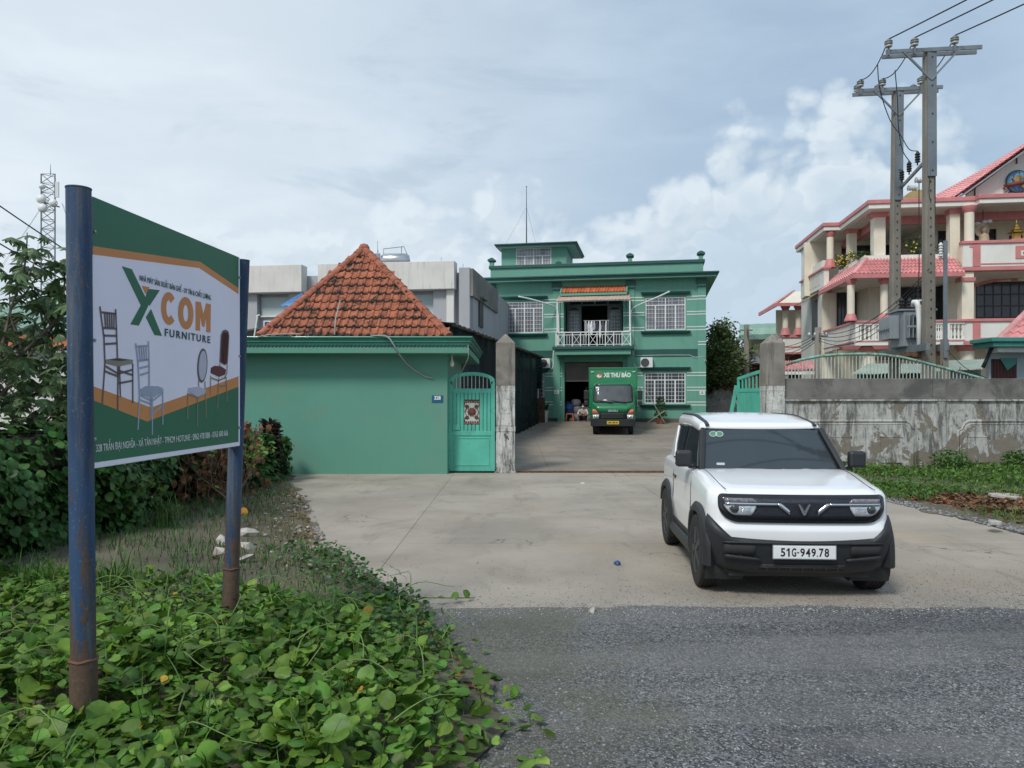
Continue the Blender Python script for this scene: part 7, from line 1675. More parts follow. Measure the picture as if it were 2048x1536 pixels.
# glasshouse
def gh(z, w_, f, r_, rf, rr, bow, zl=0., n1=9):
    k = w_-rf; pts = []
    for i in range(n1): x = k*i/(n1-1); pts.append((x, f+bow*(x/k)**2))
    for i in range(1, 8): a = R(90*i/7); pts.append((k+rf*math.sin(a), f+bow+rf-rf*math.cos(a)))
    y0, y1 = f+bow+rf, r_-rr
    for i in range(1, 16): pts.append((w_, y0+(y1-y0)*i/16))
    for i in range(8): a = R(90*i/7); pts.append((w_-rr+rr*math.cos(a), y1+rr*math.sin(a)))
    pts.append((0, r_)); al = pts+[(-x, y) for x, y in reversed(pts[1:-1])]
    return [(x, y, z+zl*sst((y-.75)/.9)*(1-.15*(x/.6)**2)) for x, y in al]
BZ = 1.00
g = MB(); g.loft([gh(BZ, .705, .40, 2.57, .05, .16, .05), gh(1.20, .668, .60, 2.53, .05, .16, .05), gh(1.43, .612, .83, 2.45, .05, .16, .05)], True, True)
go_ = g.build('cabin_glass', MT['car_glass'], ca_, fix=True, auto=50)
rf_ = MB(); rf_.loft([gh(1.405, .618, .835, 2.47, .06, .17, .05, .055), gh(1.440, .618, .812, 2.475, .07, .17, .05, .060), gh(1.468, .606, .820, 2.46, .08, .17, .05, .066), gh(1.488, .578, .85, 2.42, .09, .16, .05, .072), gh(1.497, .53, .90, 2.36, .09, .15, .05, .075), gh(1.503, .40, 1.02, 2.2, .09, .12, .04, .078), gh(1.506, .20, 1.2, 2.0, .08, .08, .02, .08)], True, True)
rfo = rf_.build('roof', MT['car_white'], ca_, smooth=True, fix=True)
def roofz(x, y): 
    a = abs(x); return float(np.interp(a, [0, .40, .53, .578, .606], [1.508, 1.503, 1.497, 1.488, 1.468]))+.074*sst((y-.75)/.9)
for s_ in (-1, 1):
    q = MB(); q.loft([[(s_*(.548+dx), y, roofz(.56, y)+dz+(.0 if j else -.02)) for dx, dz in ((-.018, -.01), (-.018, .010), (.018, .004), (.018, -.014))] for j, y in enumerate(np.linspace(.845, 2.36, 14))]); q.build('roof_strip', MT['clad_black'], ca_, fix=True)
    q = MB(); q.bar((s_*.693, .405, 1.02), (s_*.600, .835, 1.425), .075, .05, (s_, 0, .2)); q.build('a_pillar', MT['clad_black'], ca_, bevel=.012)
    # c-pillar and rear shoulder in body colour
    q = MB(); q.loft([[(s_*(x+.008), y, z) for x, y in ((w_, a), (w_, b), (w_-.05, b+.06), (w_-.05, a))] for z, w_, a, b in ((.98, .712, 2.02, 2.40), (1.2, .672, 2.16, 2.36), (1.42, .622, 2.25, 2.32))]); q.build('c_pillar', MT['car_white'], ca_, fix=True, bevel=.015)
    q = MB(); q.loft([[(s_*(w_+.004+dx), y, z) for dx, y in ((0, a), (0, b), (.008, b), (.008, a))] for z, w_, a, b in ((1.03, .70, 1.50, 1.56), (1.42, .612, 1.52, 1.58))]); q.build('b_pillar', MT['gloss_black'], ca_, fix=True)
    q = MB(); q.tube([(s_*(.708), .45, 1.035), (s_*.712, 1.2, 1.045), (s_*.712, 2.05, 1.05)], .012, 6); q.build('window_seal', MT['clad_black'], ca_)
# windscreen set in a black frame
def wsp(u, t, off): 
    w_ = .655-.085*t; x = u*w_; y = .40+.43*t+.05*(u*w_/.63)**2; z = BZ+.035+.395*t; n_ = Vector((0, -.67, .74)); return Vector((x, y, z))+n_*off
def glass_patch(name, u0, u1, t0, t1, off, m, parent, nu=10, nt=5, rad=0.):
    q = MB(); q.loft([[wsp(u0+(u1-u0)*k/nu, t0+(t1-t0)*j/nt, off) for k in range(nu+1)] for j in range(nt+1)], False, False, wrap=False); o = q.build(name, MT[m], parent, smooth=True); return o
for u0, u1, t0, t1 in ((-1.05, -.97, -.02, 1.02), (.97, 1.05, -.02, 1.02), (-.97, .97, -.02, .05), (-.97, .97, .94, 1.02)): glass_patch('windscreen_frame', u0, u1, t0, t1, .010, 'gloss_black', ca_)
MB().box(-.62, .62, .62, 2.38, 1.0, 1.072).build('cabin_tray', MT['seam'], ca_); MB().box(-.60, .60, .50, .80, 1.0, 1.085).build('dashboard', MT['clad_black'], ca_, bevel=.02)
for y_, z_ in ((1.28, 1.40), (2.05, 1.34)):
    for s_ in (-1, 1):
        MB().box(s_*.30-.20, s_*.30+.20, y_, y_+.10, 1.0, z_-.13).build('seat_back', MT['seat_cloth'], ca_, bevel=.04); MB().box(s_*.30-.10, s_*.30+.10, y_+.02, y_+.09, z_-.10, z_).build('headrest', MT['seat_cloth'], ca_, bevel=.03)
q = MB(); q.tube([(.30+.16*math.cos(a), .84+.05*math.sin(a), 1.10+.13*math.sin(a)) for a in np.linspace(0, 2*math.pi, 20, endpoint=False)], .013, 6, closed=True); q.build('steering_wheel', MT['seam'], ca_, smooth=True)
wso = glass_patch('windscreen', -.985, .985, .03, .955, .016, 'car_glass', ca_, 16, 8)
for cx_ in (-.86, -.755):
    q = MB(); ce = wsp(cx_, .845, .020); ux = (wsp(cx_+.05, .845, .02)-ce).normalized(); uy = (wsp(cx_, .9, .02)-ce).normalized(); q.add([ce+.037*(math.cos(a)*ux+math.sin(a)*uy) for a in np.linspace(0, 6.28, 20, endpoint=False)], [tuple(range(20))]); q.build('sticker', MT['sticker_green'], wso)
    q = MB(); q.tube([ce+.037*(math.cos(a)*ux+math.sin(a)*uy) for a in np.linspace(0, 6.28, 24, endpoint=False)], .003, 4, closed=True); q.build('sticker_ring', MT['print_white'], wso)
glass_patch('sticker', -.82, -.70, .10, .155, .020, 'fac_blind', wso, 2, 1)
for s_ in (-1, 1): q = MB(); q.bar(wsp(.15*s_-.25, -.01, .02), wsp(.15*s_+.28, .01, .025), .012, .014); q.build('wiper', MT['gloss_black'], ca_)
# front strips that follow the nose
def fstrip(name, xs, zlo, zhi, off, th, m, parent, nz=3, smooth=True):
    q = MB(); rows = []
    for x in xs:
        a, b = zlo(x), zhi(x); rows.append([(x, fronty(x, a+(b-a)*j/nz, off)+0, a+(b-a)*j/nz+lift(fronty(x, a), a+(b-a)*j/nz)) for j in range(nz+1)])
    q.loft(rows, False, False, wrap=False); o = q.build(name, MT[m], parent, smooth=smooth); s_ = o.modifiers.new('s', 'SOLIDIFY'); s_.thickness = th; s_.offset = 0; return o
GW, GB, GT = .702, .678, .918
def glo(x, e=0.): 
    a = abs(x); k = GW-e-.17; return GB+e+(0 if a < k else .15*(1-math.sqrt(max(0, 1-((a-k)/.17)**2))))
def ghi(x, e=0.):
    a = abs(x); k = GW-e-.045; return GT-e-(0 if a < k else .035*(1-math.sqrt(max(0, 1-((a-k)/.045)**2))))
xs_g = [-GW+.0005]+list(np.linspace(-GW+.004, -GW+.05, 6))+list(np.linspace(-GW+.06, GW-.06, 40))+list(np.linspace(GW-.05, GW-.004, 6))+[GW-.0005]
fstrip('grille_frame', xs_g, lambda x: glo(x), lambda x: ghi(x), .010, .02, 'gloss_black', ca_, 4)
xs_i = [x*(GW-.026)/GW for x in xs_g]
gr_ = fstrip('grille', xs_i, lambda x: glo(x*GW/(GW-.026))+.026, lambda x: ghi(x*GW/(GW-.026))-.026, .018, .012, 'grille_mesh', ca_, 4)
for s_ in (-1, 1):
    L_in, L_out = .395, .662
    xs_h = [s_*x for x in np.linspace(L_in, L_out, 14)]
    fstrip('headlamp', xs_h, lambda x: max(.742+max(0, (.43-abs(x)))*1.9, .742+max(0, abs(x)-.56)**2*7.5), lambda x: .832, .030, .012, 'lamp_silver', ca_, 3)
    fstrip('daytime_lamp', [s_*x for x in np.linspace(.39, .655, 10)], lambda x: .851, lambda x: min(.888, .851+max(.001, (abs(x)-.385)*1.1)), .030, .012, 'lamp_smoke', ca_, 2)
    fstrip('light_bar', [s_*x for x in np.linspace(.655, .215, 16)], lambda x: .832, lambda x: .850, .042, .012, 'chrome', ca_, 2)
    fstrip('light_bar', [s_*x for x in np.linspace(.218, .118, 8)], lambda x: .832-max(0, (.218-abs(x)))*.78, lambda x: .850-max(0, (.19-abs(x)))*.78*(1.05), .042, .012, 'chrome', ca_, 2)
    fx = s_*.575; fz_ = .797; fyv = fronty(fx, fz_, .03); q = MB(); q.lathe([(.046, .03), (.046, -.004), (.040, -.010)], 20, (fx, fyv, fz_), 'y'); q.build('lens_ring', MT['chrome'], ca_, smooth=False)
    q = MB(); q.lathe([(.038, .0), (.036, -.014), (.024, -.024), (.001, -.028)], 20, (fx, fyv, fz_), 'y'); q.build('lamp_lens', MT['lens_glass'], ca_, smooth=True)
    for zz in (.775, .79, .805): fstrip('lamp_rib', [s_*x for x in np.linspace(.44, .53, 4)], lambda x: zz, lambda x: zz+.003, .039, .004, 'chrome', ca_, 1)
    # bonnet shut line
    q = MB(); pts = []
    for t in np.linspace(0, 1, 10): y = -.455+.83*t; x = s_*(.635+.035*t); pts.append((x, y, .962+lift(y, .958)-.004+.004*math.sin(math.pi*t)))
    q.tube(pts, .0035, 4); q.build('bonnet_line', MT['seam'], ca_)
# V-shaped badge
for s_ in (-1, 1):
    q = MB(); v_ = [(.0, .752), (.0, .772), (.030, .838), (.044, .848), (.052, .846), (.022, .778), (.008, .752)]
    yv = fronty(0, .8, .045); q.prism([(s_*x, z) for x, z in v_], yv-.012, yv, 'xz'); q.build('badge', MT['chrome'], ca_, fix=True)
    q = MB(); q.prism([(s_*x, z) for x, z in [(0, .776), (0, .788), (.022, .826), (.026, .826)]], yv-.014, yv-.002, 'xz'); q.build('badge', MT['chrome'], ca_, fix=True)
# bumper and cladding
def bhi(x): a = abs(x); return .528+.018*(a/.5)**2+max(0, a-.60)*.95
bq = MB(); rows = []
hp = [half(z, .028) for z in Zs]
idx = list(range(0, 21)); nz = 8
def hpt(i, z, off):
    h_ = half(z, off); return h_[i]
for i in list(range(15, 0, -1))+[0]+[-k for k in range(1, 16)]:
    s_ = 1 if i >= 0 else -1; ii = abs(i); col_ = []
    xr = half(.5, .0)[ii][0]; top_ = min(bhi(xr), .80); bot_ = .215+.03*sst((xr-.5)/.25)
    for j in range(nz+1):
        z = bot_+(top_-bot_)*j/nz; x, y = hpt(ii, z, .026 if 0 < j < nz else .010); tuck = 0.
        col_.append((s_*x*(1-.02*max(0, 1-j/2)), y+tuck, z))
    rows.append(col_)
bq.loft(rows, False, False, wrap=False); bp = bq.build('front_bumper', MT['clad_black'], ca_, smooth=True); sm_ = bp.modifiers.new('s', 'SOLIDIFY'); sm_.thickness = .03; sm_.offset = -1; sm_.use_flip_normals = False
for s_ in (-1, 1):
    fstrip('bumper_recess', [s_*x for x in np.linspace(.40, .665, 8)], lambda x: .388+max(0, .45-abs(x))*.3, lambda x: .496, .029, .008, 'seam', ca_, 2)
    fstrip('bumper_blade', [s_*x for x in np.linspace(.36, .66, 8)], lambda x: .352+.10*(abs(x)-.36)*.4, lambda x: .372+.10*(abs(x)-.36), .044, .02, 'clad_black', ca_, 2)
fstrip('lower_grille', list(np.linspace(-.36, .36, 12)), lambda x: .266, lambda x: .318, .029, .008, 'seam', ca_, 2)
fstrip('grille_bar', list(np.linspace(-.36, .36, 12)), lambda x: .288, lambda x: .294, .036, .008, 'clad_black', ca_, 1)
for x in np.linspace(-.30, .30, 7): MB().box(x-.004, x+.004, fronty(x, .29, .040), fronty(x, .29, .02), .266, .318).build('grille_bar', MT['clad_black'], ca_)
fstrip('bumper_panel', list(np.linspace(-.68, .68, 22)), lambda x: .503, lambda x: .517, .036, .016, 'clad_black', ca_, 1)
py_ = fronty(0, .44, .040)
npo = MB().box(-.262, .262, py_-.014, py_, .380, .492).build('number_plate', MT['print_white'], ca_, bevel=.006)
MB().box(-.268, .268, py_-.010, py_+.005, .374, .498).build('plate_frame', MT['steel_grey'], npo, bevel=.004)
xs_p = -.205
for ch in '51G-949.78':
    wd = {'-': .026, '.': .018}.get(ch, .046)
    if ch == '1': q = MB(); q.prism([(xs_p+.020, .400), (xs_p+.033, .400), (xs_p+.033, .472), (xs_p+.022, .472), (xs_p+.006, .456), (xs_p+.006, .445), (xs_p+.020, .455)], py_-.0158, py_-.014, 'xz'); q.build('plate_digit', MT['print_black'], npo, fix=True)
    elif ch in '-.': MB().box(xs_p+.004, xs_p+wd-.006, py_-.0158, py_-.014, .430 if ch == '-' else .400, .441 if ch == '-' else .412).build('plate_digit', MT['print_black'], npo)
    else:
        me = text_mesh(ch, .098, wd-.008, .0022, ext=.0006); ys = [v.co.y for v in me.vertices]; k_ = .073/(max(ys)-min(ys)); y0_ = min(ys)
        for v in me.vertices: v.co.y = (v.co.y-y0_)*k_
        link('plate_digit', me, MT['print_black'], npo, (xs_p+wd/2, py_-.0152, .400), UP)
    xs_p += wd
# wheel arch flares, sills
for y0 in (CY0, CY1):
    for s_ in (-1, 1):
        q = MB(); rg = []
        for a in np.linspace(R(-6) if y0 == CY0 else R(24), R(187), 31):
            c, s2 = math.cos(a), math.sin(a); k = (abs(c)**2.7+abs(s2)**2.7)**(-1/2.7); zz = lambda r_: WZ+r_*k*s2; yy = lambda r_: y0+r_*k*c
            rg.append([(s_*x, yy(r_), max(.27, zz(r_))) for x, r_ in ((.70, .360), (.818, .362), (.829, .372), (.826, .405), (.795, .445), (.765, .450))])
        q.loft(rg); q.build('wheel_arch', MT['clad_black'], ca_, fix=True, auto=50)
        q = MB(); q.lathe([(.378, 0), (.378, .28), (.3, .29), (.001, .29)] if s_ < 0 else [(.378, 0), (.378, -.28), (.3, -.29), (.001, -.29)], 24, (s_*.80, y0, WZ), 'x'); wl_ = MB()
        wl_.loft([[(s_*x, y0+.382*math.cos(a), WZ+.382*math.sin(a)) for a in np.linspace(R(-30), R(210), 24)] for x in (.46, .80)], False, False, wrap=False); wl_.add([(s_*.46, y0+.39*math.cos(a), WZ+.39*math.sin(a)) for a in np.linspace(R(-30), R(210), 24)], [tuple(range(24))]); wl_.build('wheel_well', MT['seam'], ca_)
        # wheel
        tq = MB(); prof = [(.215, -.078), (.25, -.086), (.30, -.090), (.322, -.084), (.333, -.070)]
        for gx_ in (-.045, -.015, .015, .045): prof += [(.335, gx_-.010), (.327, gx_-.006), (.327, gx_+.006), (.335, gx_+.010)] if True else []
        prof += [(.333, .070), (.322, .084), (.30, .090), (.25, .086), (.215, .078)]
        tq.lathe(prof, 48, (s_*.735, y0, WZ), 'x'); wo = tq.build('wheel', MT['tyre'], ca_, auto=30, fix=True)
        rq = MB(); rq.lathe([(.216, s_*.02), (.214, s_*.080), (.205, s_*.084), (.190, s_*.060), (.150, s_*.072), (.06, s_*.078), (.05, s_*.084), (.001, s_*.084)], 30, (s_*.735, y0, WZ), 'x'); rq.build('rim', MT['rim_dark'], wo, fix=True, auto=30)
        for k in range(5):
            a = k*2*math.pi/5; b = MB(); p0 = Vector((s_*(.735+.080), y0+.06*math.cos(a), WZ+.06*math.sin(a))); p1 = Vector((s_*(.735+.072), y0+.195*math.cos(a), WZ+.195*math.sin(a))); b.bar(p0, p1, .06, .014, (s_, 0, 0)); b.build('spoke', MT['rim_dark'], wo)
            aa = a+.62; b = MB(); ce = Vector((s_*(.735+.0735), y0+.172*math.cos(aa), WZ+.172*math.sin(aa))); b.lathe([(.022, 0), (.018, s_*.004), (.001, s_*.004)], 10, ce, 'x'); b.build('vent_hole', MT['seam'], wo)
for s_ in (-1, 1):
    q = MB(); q.loft([[(s_*x, y, z) for x, z in ((.72, .20), (.80, .215), (.822, .27), (.812, .33), (.79, .345), (.72, .345))] for y in (.36, 1.70)]); q.build('sill', MT['clad_black'], ca_, fix=True, bevel=.01)
    # door seams, handle, mirror
    for y, z0, z1 in ((.42, .36, .98), (1.56, .36, 1.0)):
        q = MB(); q.tube([(s_*(float(np.interp(z, Zs, Ws))+.012*math.sin(math.pi*(y+.24)/2.65)+.001), y+.02*(z-.36), z+lift(y, z)) for z in np.linspace(z0, .92, 7)], .004, 4); q.build('door_line', MT['seam'], ca_)
    hx = .79; q = MB().box(s_*hx, s_*(hx+.022), 1.36, 1.52, .868, .898).build('door_handle', MT['gloss_black'], ca_, bevel=.008)
    mq = MB(); mc = (s_*.845, .52, 1.155); mo_ = MB().box(mc[0]-.082, mc[0]+.082, mc[1]-.05, mc[1]+.045, mc[2]-.088, mc[2]+.075).build('mirror', MT['clad_black'], ca_, bevel=.028)
    MB().box(mc[0]-.068, mc[0]+.068, mc[1]+.046, mc[1]+.05, mc[2]-.07, mc[2]+.06).build('mirror_glass', MT['chrome'], mo_)
    q = MB(); q.loft([[(s_*.66, .50, 1.06), (s_*.66, .56, 1.06), (s_*.66, .56, 1.03), (s_*.66, .50, 1.03)], [(s_*.80, .50, 1.09), (s_*.80, .55, 1.09), (s_*.80, .55, 1.055), (s_*.80, .50, 1.055)]]); q.build('mirror_foot', MT['gloss_black'], mo_, fix=True)
# tail
MB().box(-.60, .60, 2.61, 2.645, .24, .55).build('rear_bumper', MT['clad_black'], ca_, bevel=.01)
for s_ in (-1, 1): MB().box(s_*.50-.09, s_*.50+.09, 2.625, 2.645, .72, .86).build('tail_lamp', mat('tail_red', (.35,.02,.02), .2, .1, 9., coat=.5), ca_, bevel=.008)
# ================================================================ furniture works signboard on two blue posts
def rust_paint(name, paint, lowz):
    m = bpy.data.materials.new(name); m.use_nodes = True; t = NT(m.node_tree); m.node_tree.nodes.clear()
    out = t.n('ShaderNodeOutputMaterial'); b = t.n('ShaderNodeBsdfPrincipled', {'Roughness': .6, 'Specular IOR Level': .35})
    pos = t.n('ShaderNodeNewGeometry').outputs['Position']; z = t.n('ShaderNodeSeparateXYZ', {0: pos}).outputs[2]
    c = t.mix(t.smooth(t.noise(t.scale(pos, (1, 1, .25)), 7., 7, .65), .3, .7), (*[x*.75 for x in paint], 1), (*[x*1.25 for x in paint], 1))
    fade = t.smooth(t.noise(t.scale(pos, (14, 14, 1.2)), 1., 6, .65), .47, .68); c = t.mix(t.math('MULTIPLY', fade, .7), c, (.12,.135,.14, 1))
    rr_ = t.noise(t.scale(pos, (13, 13, 2.2)), 1.3, 8, .68, .4); low = t.smooth(z, .25, lowz, .26, 0.)
    rk = t.smooth(t.math('ADD', rr_, low), .60, .67); c = t.mix(rk, c, t.mix(t.noise(pos, 30., 6, .7), (.045,.032,.026, 1), (.17,.105,.07, 1)))
    c = t.mix(t.math('MULTIPLY', t.smooth(t.noise(pos, 60., 5, .7), .60, .68), .6), c, (.22,.20,.16, 1))
    t.set(b, 'Base Color', c); t.set(b, 'Normal', t.n('ShaderNodeBump', {'Strength': .4, 'Distance': .004, 'Height': t.math('ADD', t.noise(pos, 70., 6, .6), rk)}))
    t.t.links.new(b.outputs[0], out.inputs['Surface']); MT[name] = m
rust_paint('blue_rust', (.028,.062,.130), 1.3)
BA, BB = Vector((-2.125, 3.86, 0)), Vector((-1.915, 5.36, 0)); BL = (BB-BA).length; bd = (BB-BA)/BL; bn = Vector((bd.y, -bd.x, 0))
sn = thing('signboard', 'green and white furniture works signboard on two rusty blue posts', 'signboard', BA, math.atan2(bd.y, bd.x))
def S(px, py):
    """photo pixel -> (s, t) on the board face: s along the board, t = height"""
    a, b = (px-CX)/F, (HOR-py)/F; o = BA+bn*.016; k = (o.x*bn.x+o.y*bn.y)/(a*bn.x+bn.y); p = Vector((a*k, k, H+b*k))-BA
    return (p.x*bd.x+p.y*bd.y, p.z)
def inv(v): r = v-BA; return Vector((r.x*bd.x+r.y*bd.y, -(r.x*bn.x+r.y*bn.y), r.z))
# posts
for (bot, top, r_, sl) in ((P(168, 1437, 3.80), P(157, 378, 3.80), .0575, 1318), (P(459, 1258, 5.42), P(484, 522, 5.42), .0515, 1136)):
    d0 = (bot-top)/(bot.z-top.z); b0 = top+d0*(-.35-top.z); A, T_ = inv(b0), inv(top); zs = P(0, sl, bot.y).z; Sx = inv(top+d0*(zs-top.z))
    q = MB(); q.tube([A, T_], r_, 28); po = q.build('post', MT['blue_rust'], sn, auto=40)
    MB().tube([T_, T_+Vector((0, 0, .006))], r_*1.04, 28).build('post_rim', MT['blue_rust'], po, auto=40)
    MB().tube([A, Sx], r_*1.10, 28).build('post_sleeve', MT['blue_rust'], po, auto=40); q = MB(); q.tube([Sx+Vector((r_*1.07*math.cos(a), r_*1.07*math.sin(a), .003*math.sin(5*a))) for a in np.linspace(0, 2*math.pi, 24, endpoint=False)], .008, 6, closed=True); q.build('weld', MT['rust'], po)
T0, T1 = 1.405, 2.775
def tz(s): f = s/BL; return 1.40+.022*f, 2.775-.035*f                    # board sits a touch crooked
mm('vinyl_white', (.88,.84,.985), .45, .03, 1.5, .05, 8); mm('vinyl_green', (.014,.150,.078), .4, .05, 1.5); mm('vinyl_orange', (.64,.255,.08), .45, .05, 1.5); mm('vinyl_text', (.012,.075,.05), .5, .03, 2.)
q = MB(); lo = [tz(0), tz(BL)]
q.add([(0, -.010, lo[0][0]), (BL, -.010, lo[1][0]), (BL, -.010, lo[1][1]), (0, -.010, lo[0][1]), (0, .02, lo[0][0]), (BL, .02, lo[1][0]), (BL, .02, lo[1][1]), (0, .02, lo[0][1])], [(0,1,2,3),(7,6,5,4),(0,4,5,1),(1,5,6,2),(2,6,7,3),(3,7,4,0)])
bdo = q.build('panel', MT['vinyl_white'], sn, bevel=.003)
q = MB()
for z in (1.43, 2.1, 2.70): q.box(-.02, BL+.02, .021, .05, z, z+.035)
for x in (.0, BL-.035): q.box(x, x+.035, .021, .05, 1.40, 2.74)
q.build('back_frame', MT['dark_metal'], sn)
def art(name, pts, m, off=1):
    st = [S(*p) for p in pts] if not isinstance(pts[0], Vector) else pts
    q = MB(); q.prism([(min(BL-.0, max(0., s)), t) for s, t in st], -.010-.0009*off, -.0095, 'xz'); return q.build(name, MT[m], bdo, fix=True)
ZT_ = lambda s: tz(s)[1]-.001
def st(px, py): return S(px, py)
e = .022                                                                    # white hem at the right and lower edge
tl = (0, ZT_(0)); trr = (BL-e, ZT_(BL-e))
def arts(name, pts, m, off=1):
    q = MB(); q.prism(pts, -.010-.0009*off, -.0095, 'xz'); return q.build(name, MT[m], bdo, fix=True)
def x0(p): return (0., p[1])
o_t = [x0(st(181, 490)), st(402, 523.5), st(470.5, 574)]; o_b = [x0(st(181, 507)), st(400, 536), st(470.5, 586)]
o_t[2] = (BL-e, o_t[2][1]); o_b[2] = (BL-e, o_b[2][1])
arts('green_field', [tl, trr, o_t[2], o_t[1], o_t[0]], 'vinyl_green'); arts('orange_band', o_t+o_b[::-1], 'vinyl_orange')
u_t = [x0(st(184, 772)), st(304, 815), (BL-e, st(467, 752)[1])]; u_b = [x0(st(184, 800)), st(296, 843), (BL-e, st(466, 773)[1])]
g_b = [(0, st(186, 926)[1]), (BL-e, st(467, 885)[1])]
arts('orange_band', u_t+u_b[::-1], 'vinyl_orange'); arts('green_field', u_b+[g_b[1], g_b[0]], 'vinyl_green')
z7 = lambda x, y: st(180+x/3.657, 500+y/3.657)
def a7(name, pts, m, off=2): return arts(name, [z7(*p) for p in pts], m, off)
a7('logo_stroke', [(240,118),(312,140),(437,398),(363,553),(302,543),(378,405)], 'vinyl_green')
a7('logo_stroke', [(430,283),(516,294),(442,408),(412,346)], 'vinyl_green'); a7('logo_stroke', [(452,432),(532,628),(478,622),(415,492)], 'vinyl_green'); a7('logo_wedge', [(386,262),(441,271),(412,323)], 'vinyl_orange')
def sign_text(s_, pl, pr, pt, pb, m, nm, bold=.0, space=1.):
    """pl, pr: left / right end px at mid height; pt, pb: top / bottom px at the left end"""
    a, b = st(*pl), st(*pr); tt, tb = st(*pt)[1], st(*pb)[1]; hgt = tt-tb
    me = text_mesh(s_, hgt/.73, b[0]-a[0], bold*hgt, ext=.0006, space=space); ys = [v.co.y for v in me.vertices]
    ang = math.atan2(b[1]-a[1], b[0]-a[0]); return link(nm, me, MT[m], bdo, ((a[0]+b[0])/2, -.0128, (a[1]+b[1])/2), (R(90), -ang, 0))
Z = lambda x, y: (180+x/3.657, 500+y/3.657)
def ring_letter(cx, cy, rx, ry, th, a0, a1):
    o_ = [(cx+rx*math.cos(a), cy+ry*math.sin(a)+.16*(rx*math.cos(a))) for a in np.linspace(a0, a1, 30)]; i_ = [(cx+(rx-th)*math.cos(a), cy+(ry-th*1.55)*math.sin(a)+.16*((rx-th)*math.cos(a))) for a in np.linspace(a0, a1, 30)]
    q = MB(); q.loft([[(z7(*p)[0], -.0118, z7(*p)[1]) for p in o_], [(z7(*p)[0], -.0118, z7(*p)[1]) for p in i_]], False, False, wrap=False); q.build('letter', MT['vinyl_orange'], bdo)
ring_letter(582, 428, 56, 120, 37, .75, 5.55); ring_letter(706, 462, 56, 119, 37, 0, 2*math.pi)
a7('letter', [(778,376),(816,381),(835,470),(855,388),(889,398),(886,604),(855,598),(856,490),(842,562),(826,558),(811,478),(811,591),(778,586)], 'vinyl_orange')
sign_text('FURNITURE', Z(552, 605), Z(884, 660), Z(552, 577), Z(552, 634), 'vinyl_text', 'lettering', .022, 1.30)
sign_text('NHÀ MÁY SẢN XUẤT BÀN GHẾ - UY TÍN & CHẤT LƯỢNG', Z(368, 205), Z(888, 352), Z(368, 183), Z(368, 226), 'vinyl_text', 'lettering', .0)
sign_text('328 TRẦN ĐẠI NGHĨA - XÃ TÂN NHẬT - TPHCM', Z(48, 1454), Z(624, 1386), Z(48, 1426), Z(48, 1483), 'print_white', 'lettering', .0)
sign_text('HOTLINE : 0962 478 088 - 0763 600 666', Z(636, 1385), Z(1012, 1340), Z(636, 1360), Z(636, 1408), 'print_white', 'lettering', .0)
# printed chairs: flat ribbons and shapes
mm('ink_bronze', (.135,.105,.10), .5, .1, 5.); mm('ink_gold', (.30,.235,.14), .5, .15, 5.); mm('ink_silver', (.36,.40,.52), .5, .1, 5.); mm('ink_seat', (.22,.22,.27), .5, .1, 5.); mm('ink_maroon', (.115,.022,.030), .5, .1, 5.); mm('ink_pale', (.50,.50,.62), .5, .06, 5.); mm('ink_seat2', (.27,.25,.20), .5, .1, 5)
def ribbon(q, pts, w_, off):
    st_ = [Vector(z7(*p)) for p in pts]
    for a, b in zip(st_[:-1], st_[1:]):
        t = (b-a).normalized(); n_ = Vector((-t.y, t.x))*w_/2; q.add([(p.x, -.010-.0009*off, p.y) for p in (a-n_, b-n_, b+n_, a+n_)], [(0,1,2,3)])
def chair_print(lines_, shapes, m, w_, off0=3):
    q = MB(); 
    for pts in lines_: ribbon(q, pts, w_, off0)
    o = q.build('chair_picture', MT[m], bdo); 
    for pts, mm_ in shapes: arts('seat_picture', [z7(*p) for p in pts], mm_, off0+1)
chair_print([[(78,412),(108,640),(115,830),(95,1125)],[(193,432),(203,690),(210,900),(208,1170)],[(88,455),(196,467)],[(100,570),(200,575)],[(105,625),(202,628)],[(112,688),(204,682)],[(120,850),(212,905),(318,875)],[(112,885),(212,925)],[(318,830),(318,1120)],[(220,830),(228,1075)],[(215,975),(318,955)],[(210,880),(318,915)]]+[[(112+k*17,460),(120+k*15,570)] for k in range(5)], [([(118,803),(205,790),(318,803),(316,830),(212,852),(118,828)], 'ink_seat2'), ([(130,800),(212,790),(300,803),(212,815)], 'ink_seat')], 'ink_bronze', .011)
chair_print([[(340,682),(356,820),(368,1060),(355,1315)],[(432,665),(438,850),(438,1000)],[(347,705),(434,700)],[(357,812),(437,800)],[(365,865),(437,848)],[(370,915),(438,893)],[(372,1060),(460,1105),(537,1045)],[(370,1095),(460,1130)],[(460,1080),(460,1352)],[(537,1020),(537,1278)],[(462,1195),(537,1135)],[(448,1080),(450,1230)]]+[[(362+k*17,704),(372+k*16,808)] for k in range(4)], [([(372,1020),(410,995),(500,995),(537,1010),(535,1035),(460,1082),(385,1058)], 'ink_silver')], 'ink_silver', .011)
chair_print([[(800,945),(800,1000)],[(845,960),(848,1060)],[(720,1045),(718,1240)],[(790,1070),(788,1290)],[(850,1050),(853,1230)],[(720,1055),(790,1080),(850,1045)]], [([(826+36*math.cos(a)-6*math.sin(a), 845+125*math.sin(a)) for a in np.linspace(0, 2*math.pi, 28, endpoint=False)], 'ink_bronze'), ([(722,1010),(800,998),(850,1020),(845,1050),(790,1075),(720,1035)], 'ink_pale')], 'ink_gold', .010)
arts('seat_picture', [z7(826+28*math.cos(a)-5*math.sin(a), 845+108*math.sin(a)) for a in np.linspace(0, 2*math.pi, 28, endpoint=False)], 'ink_pale', 6)
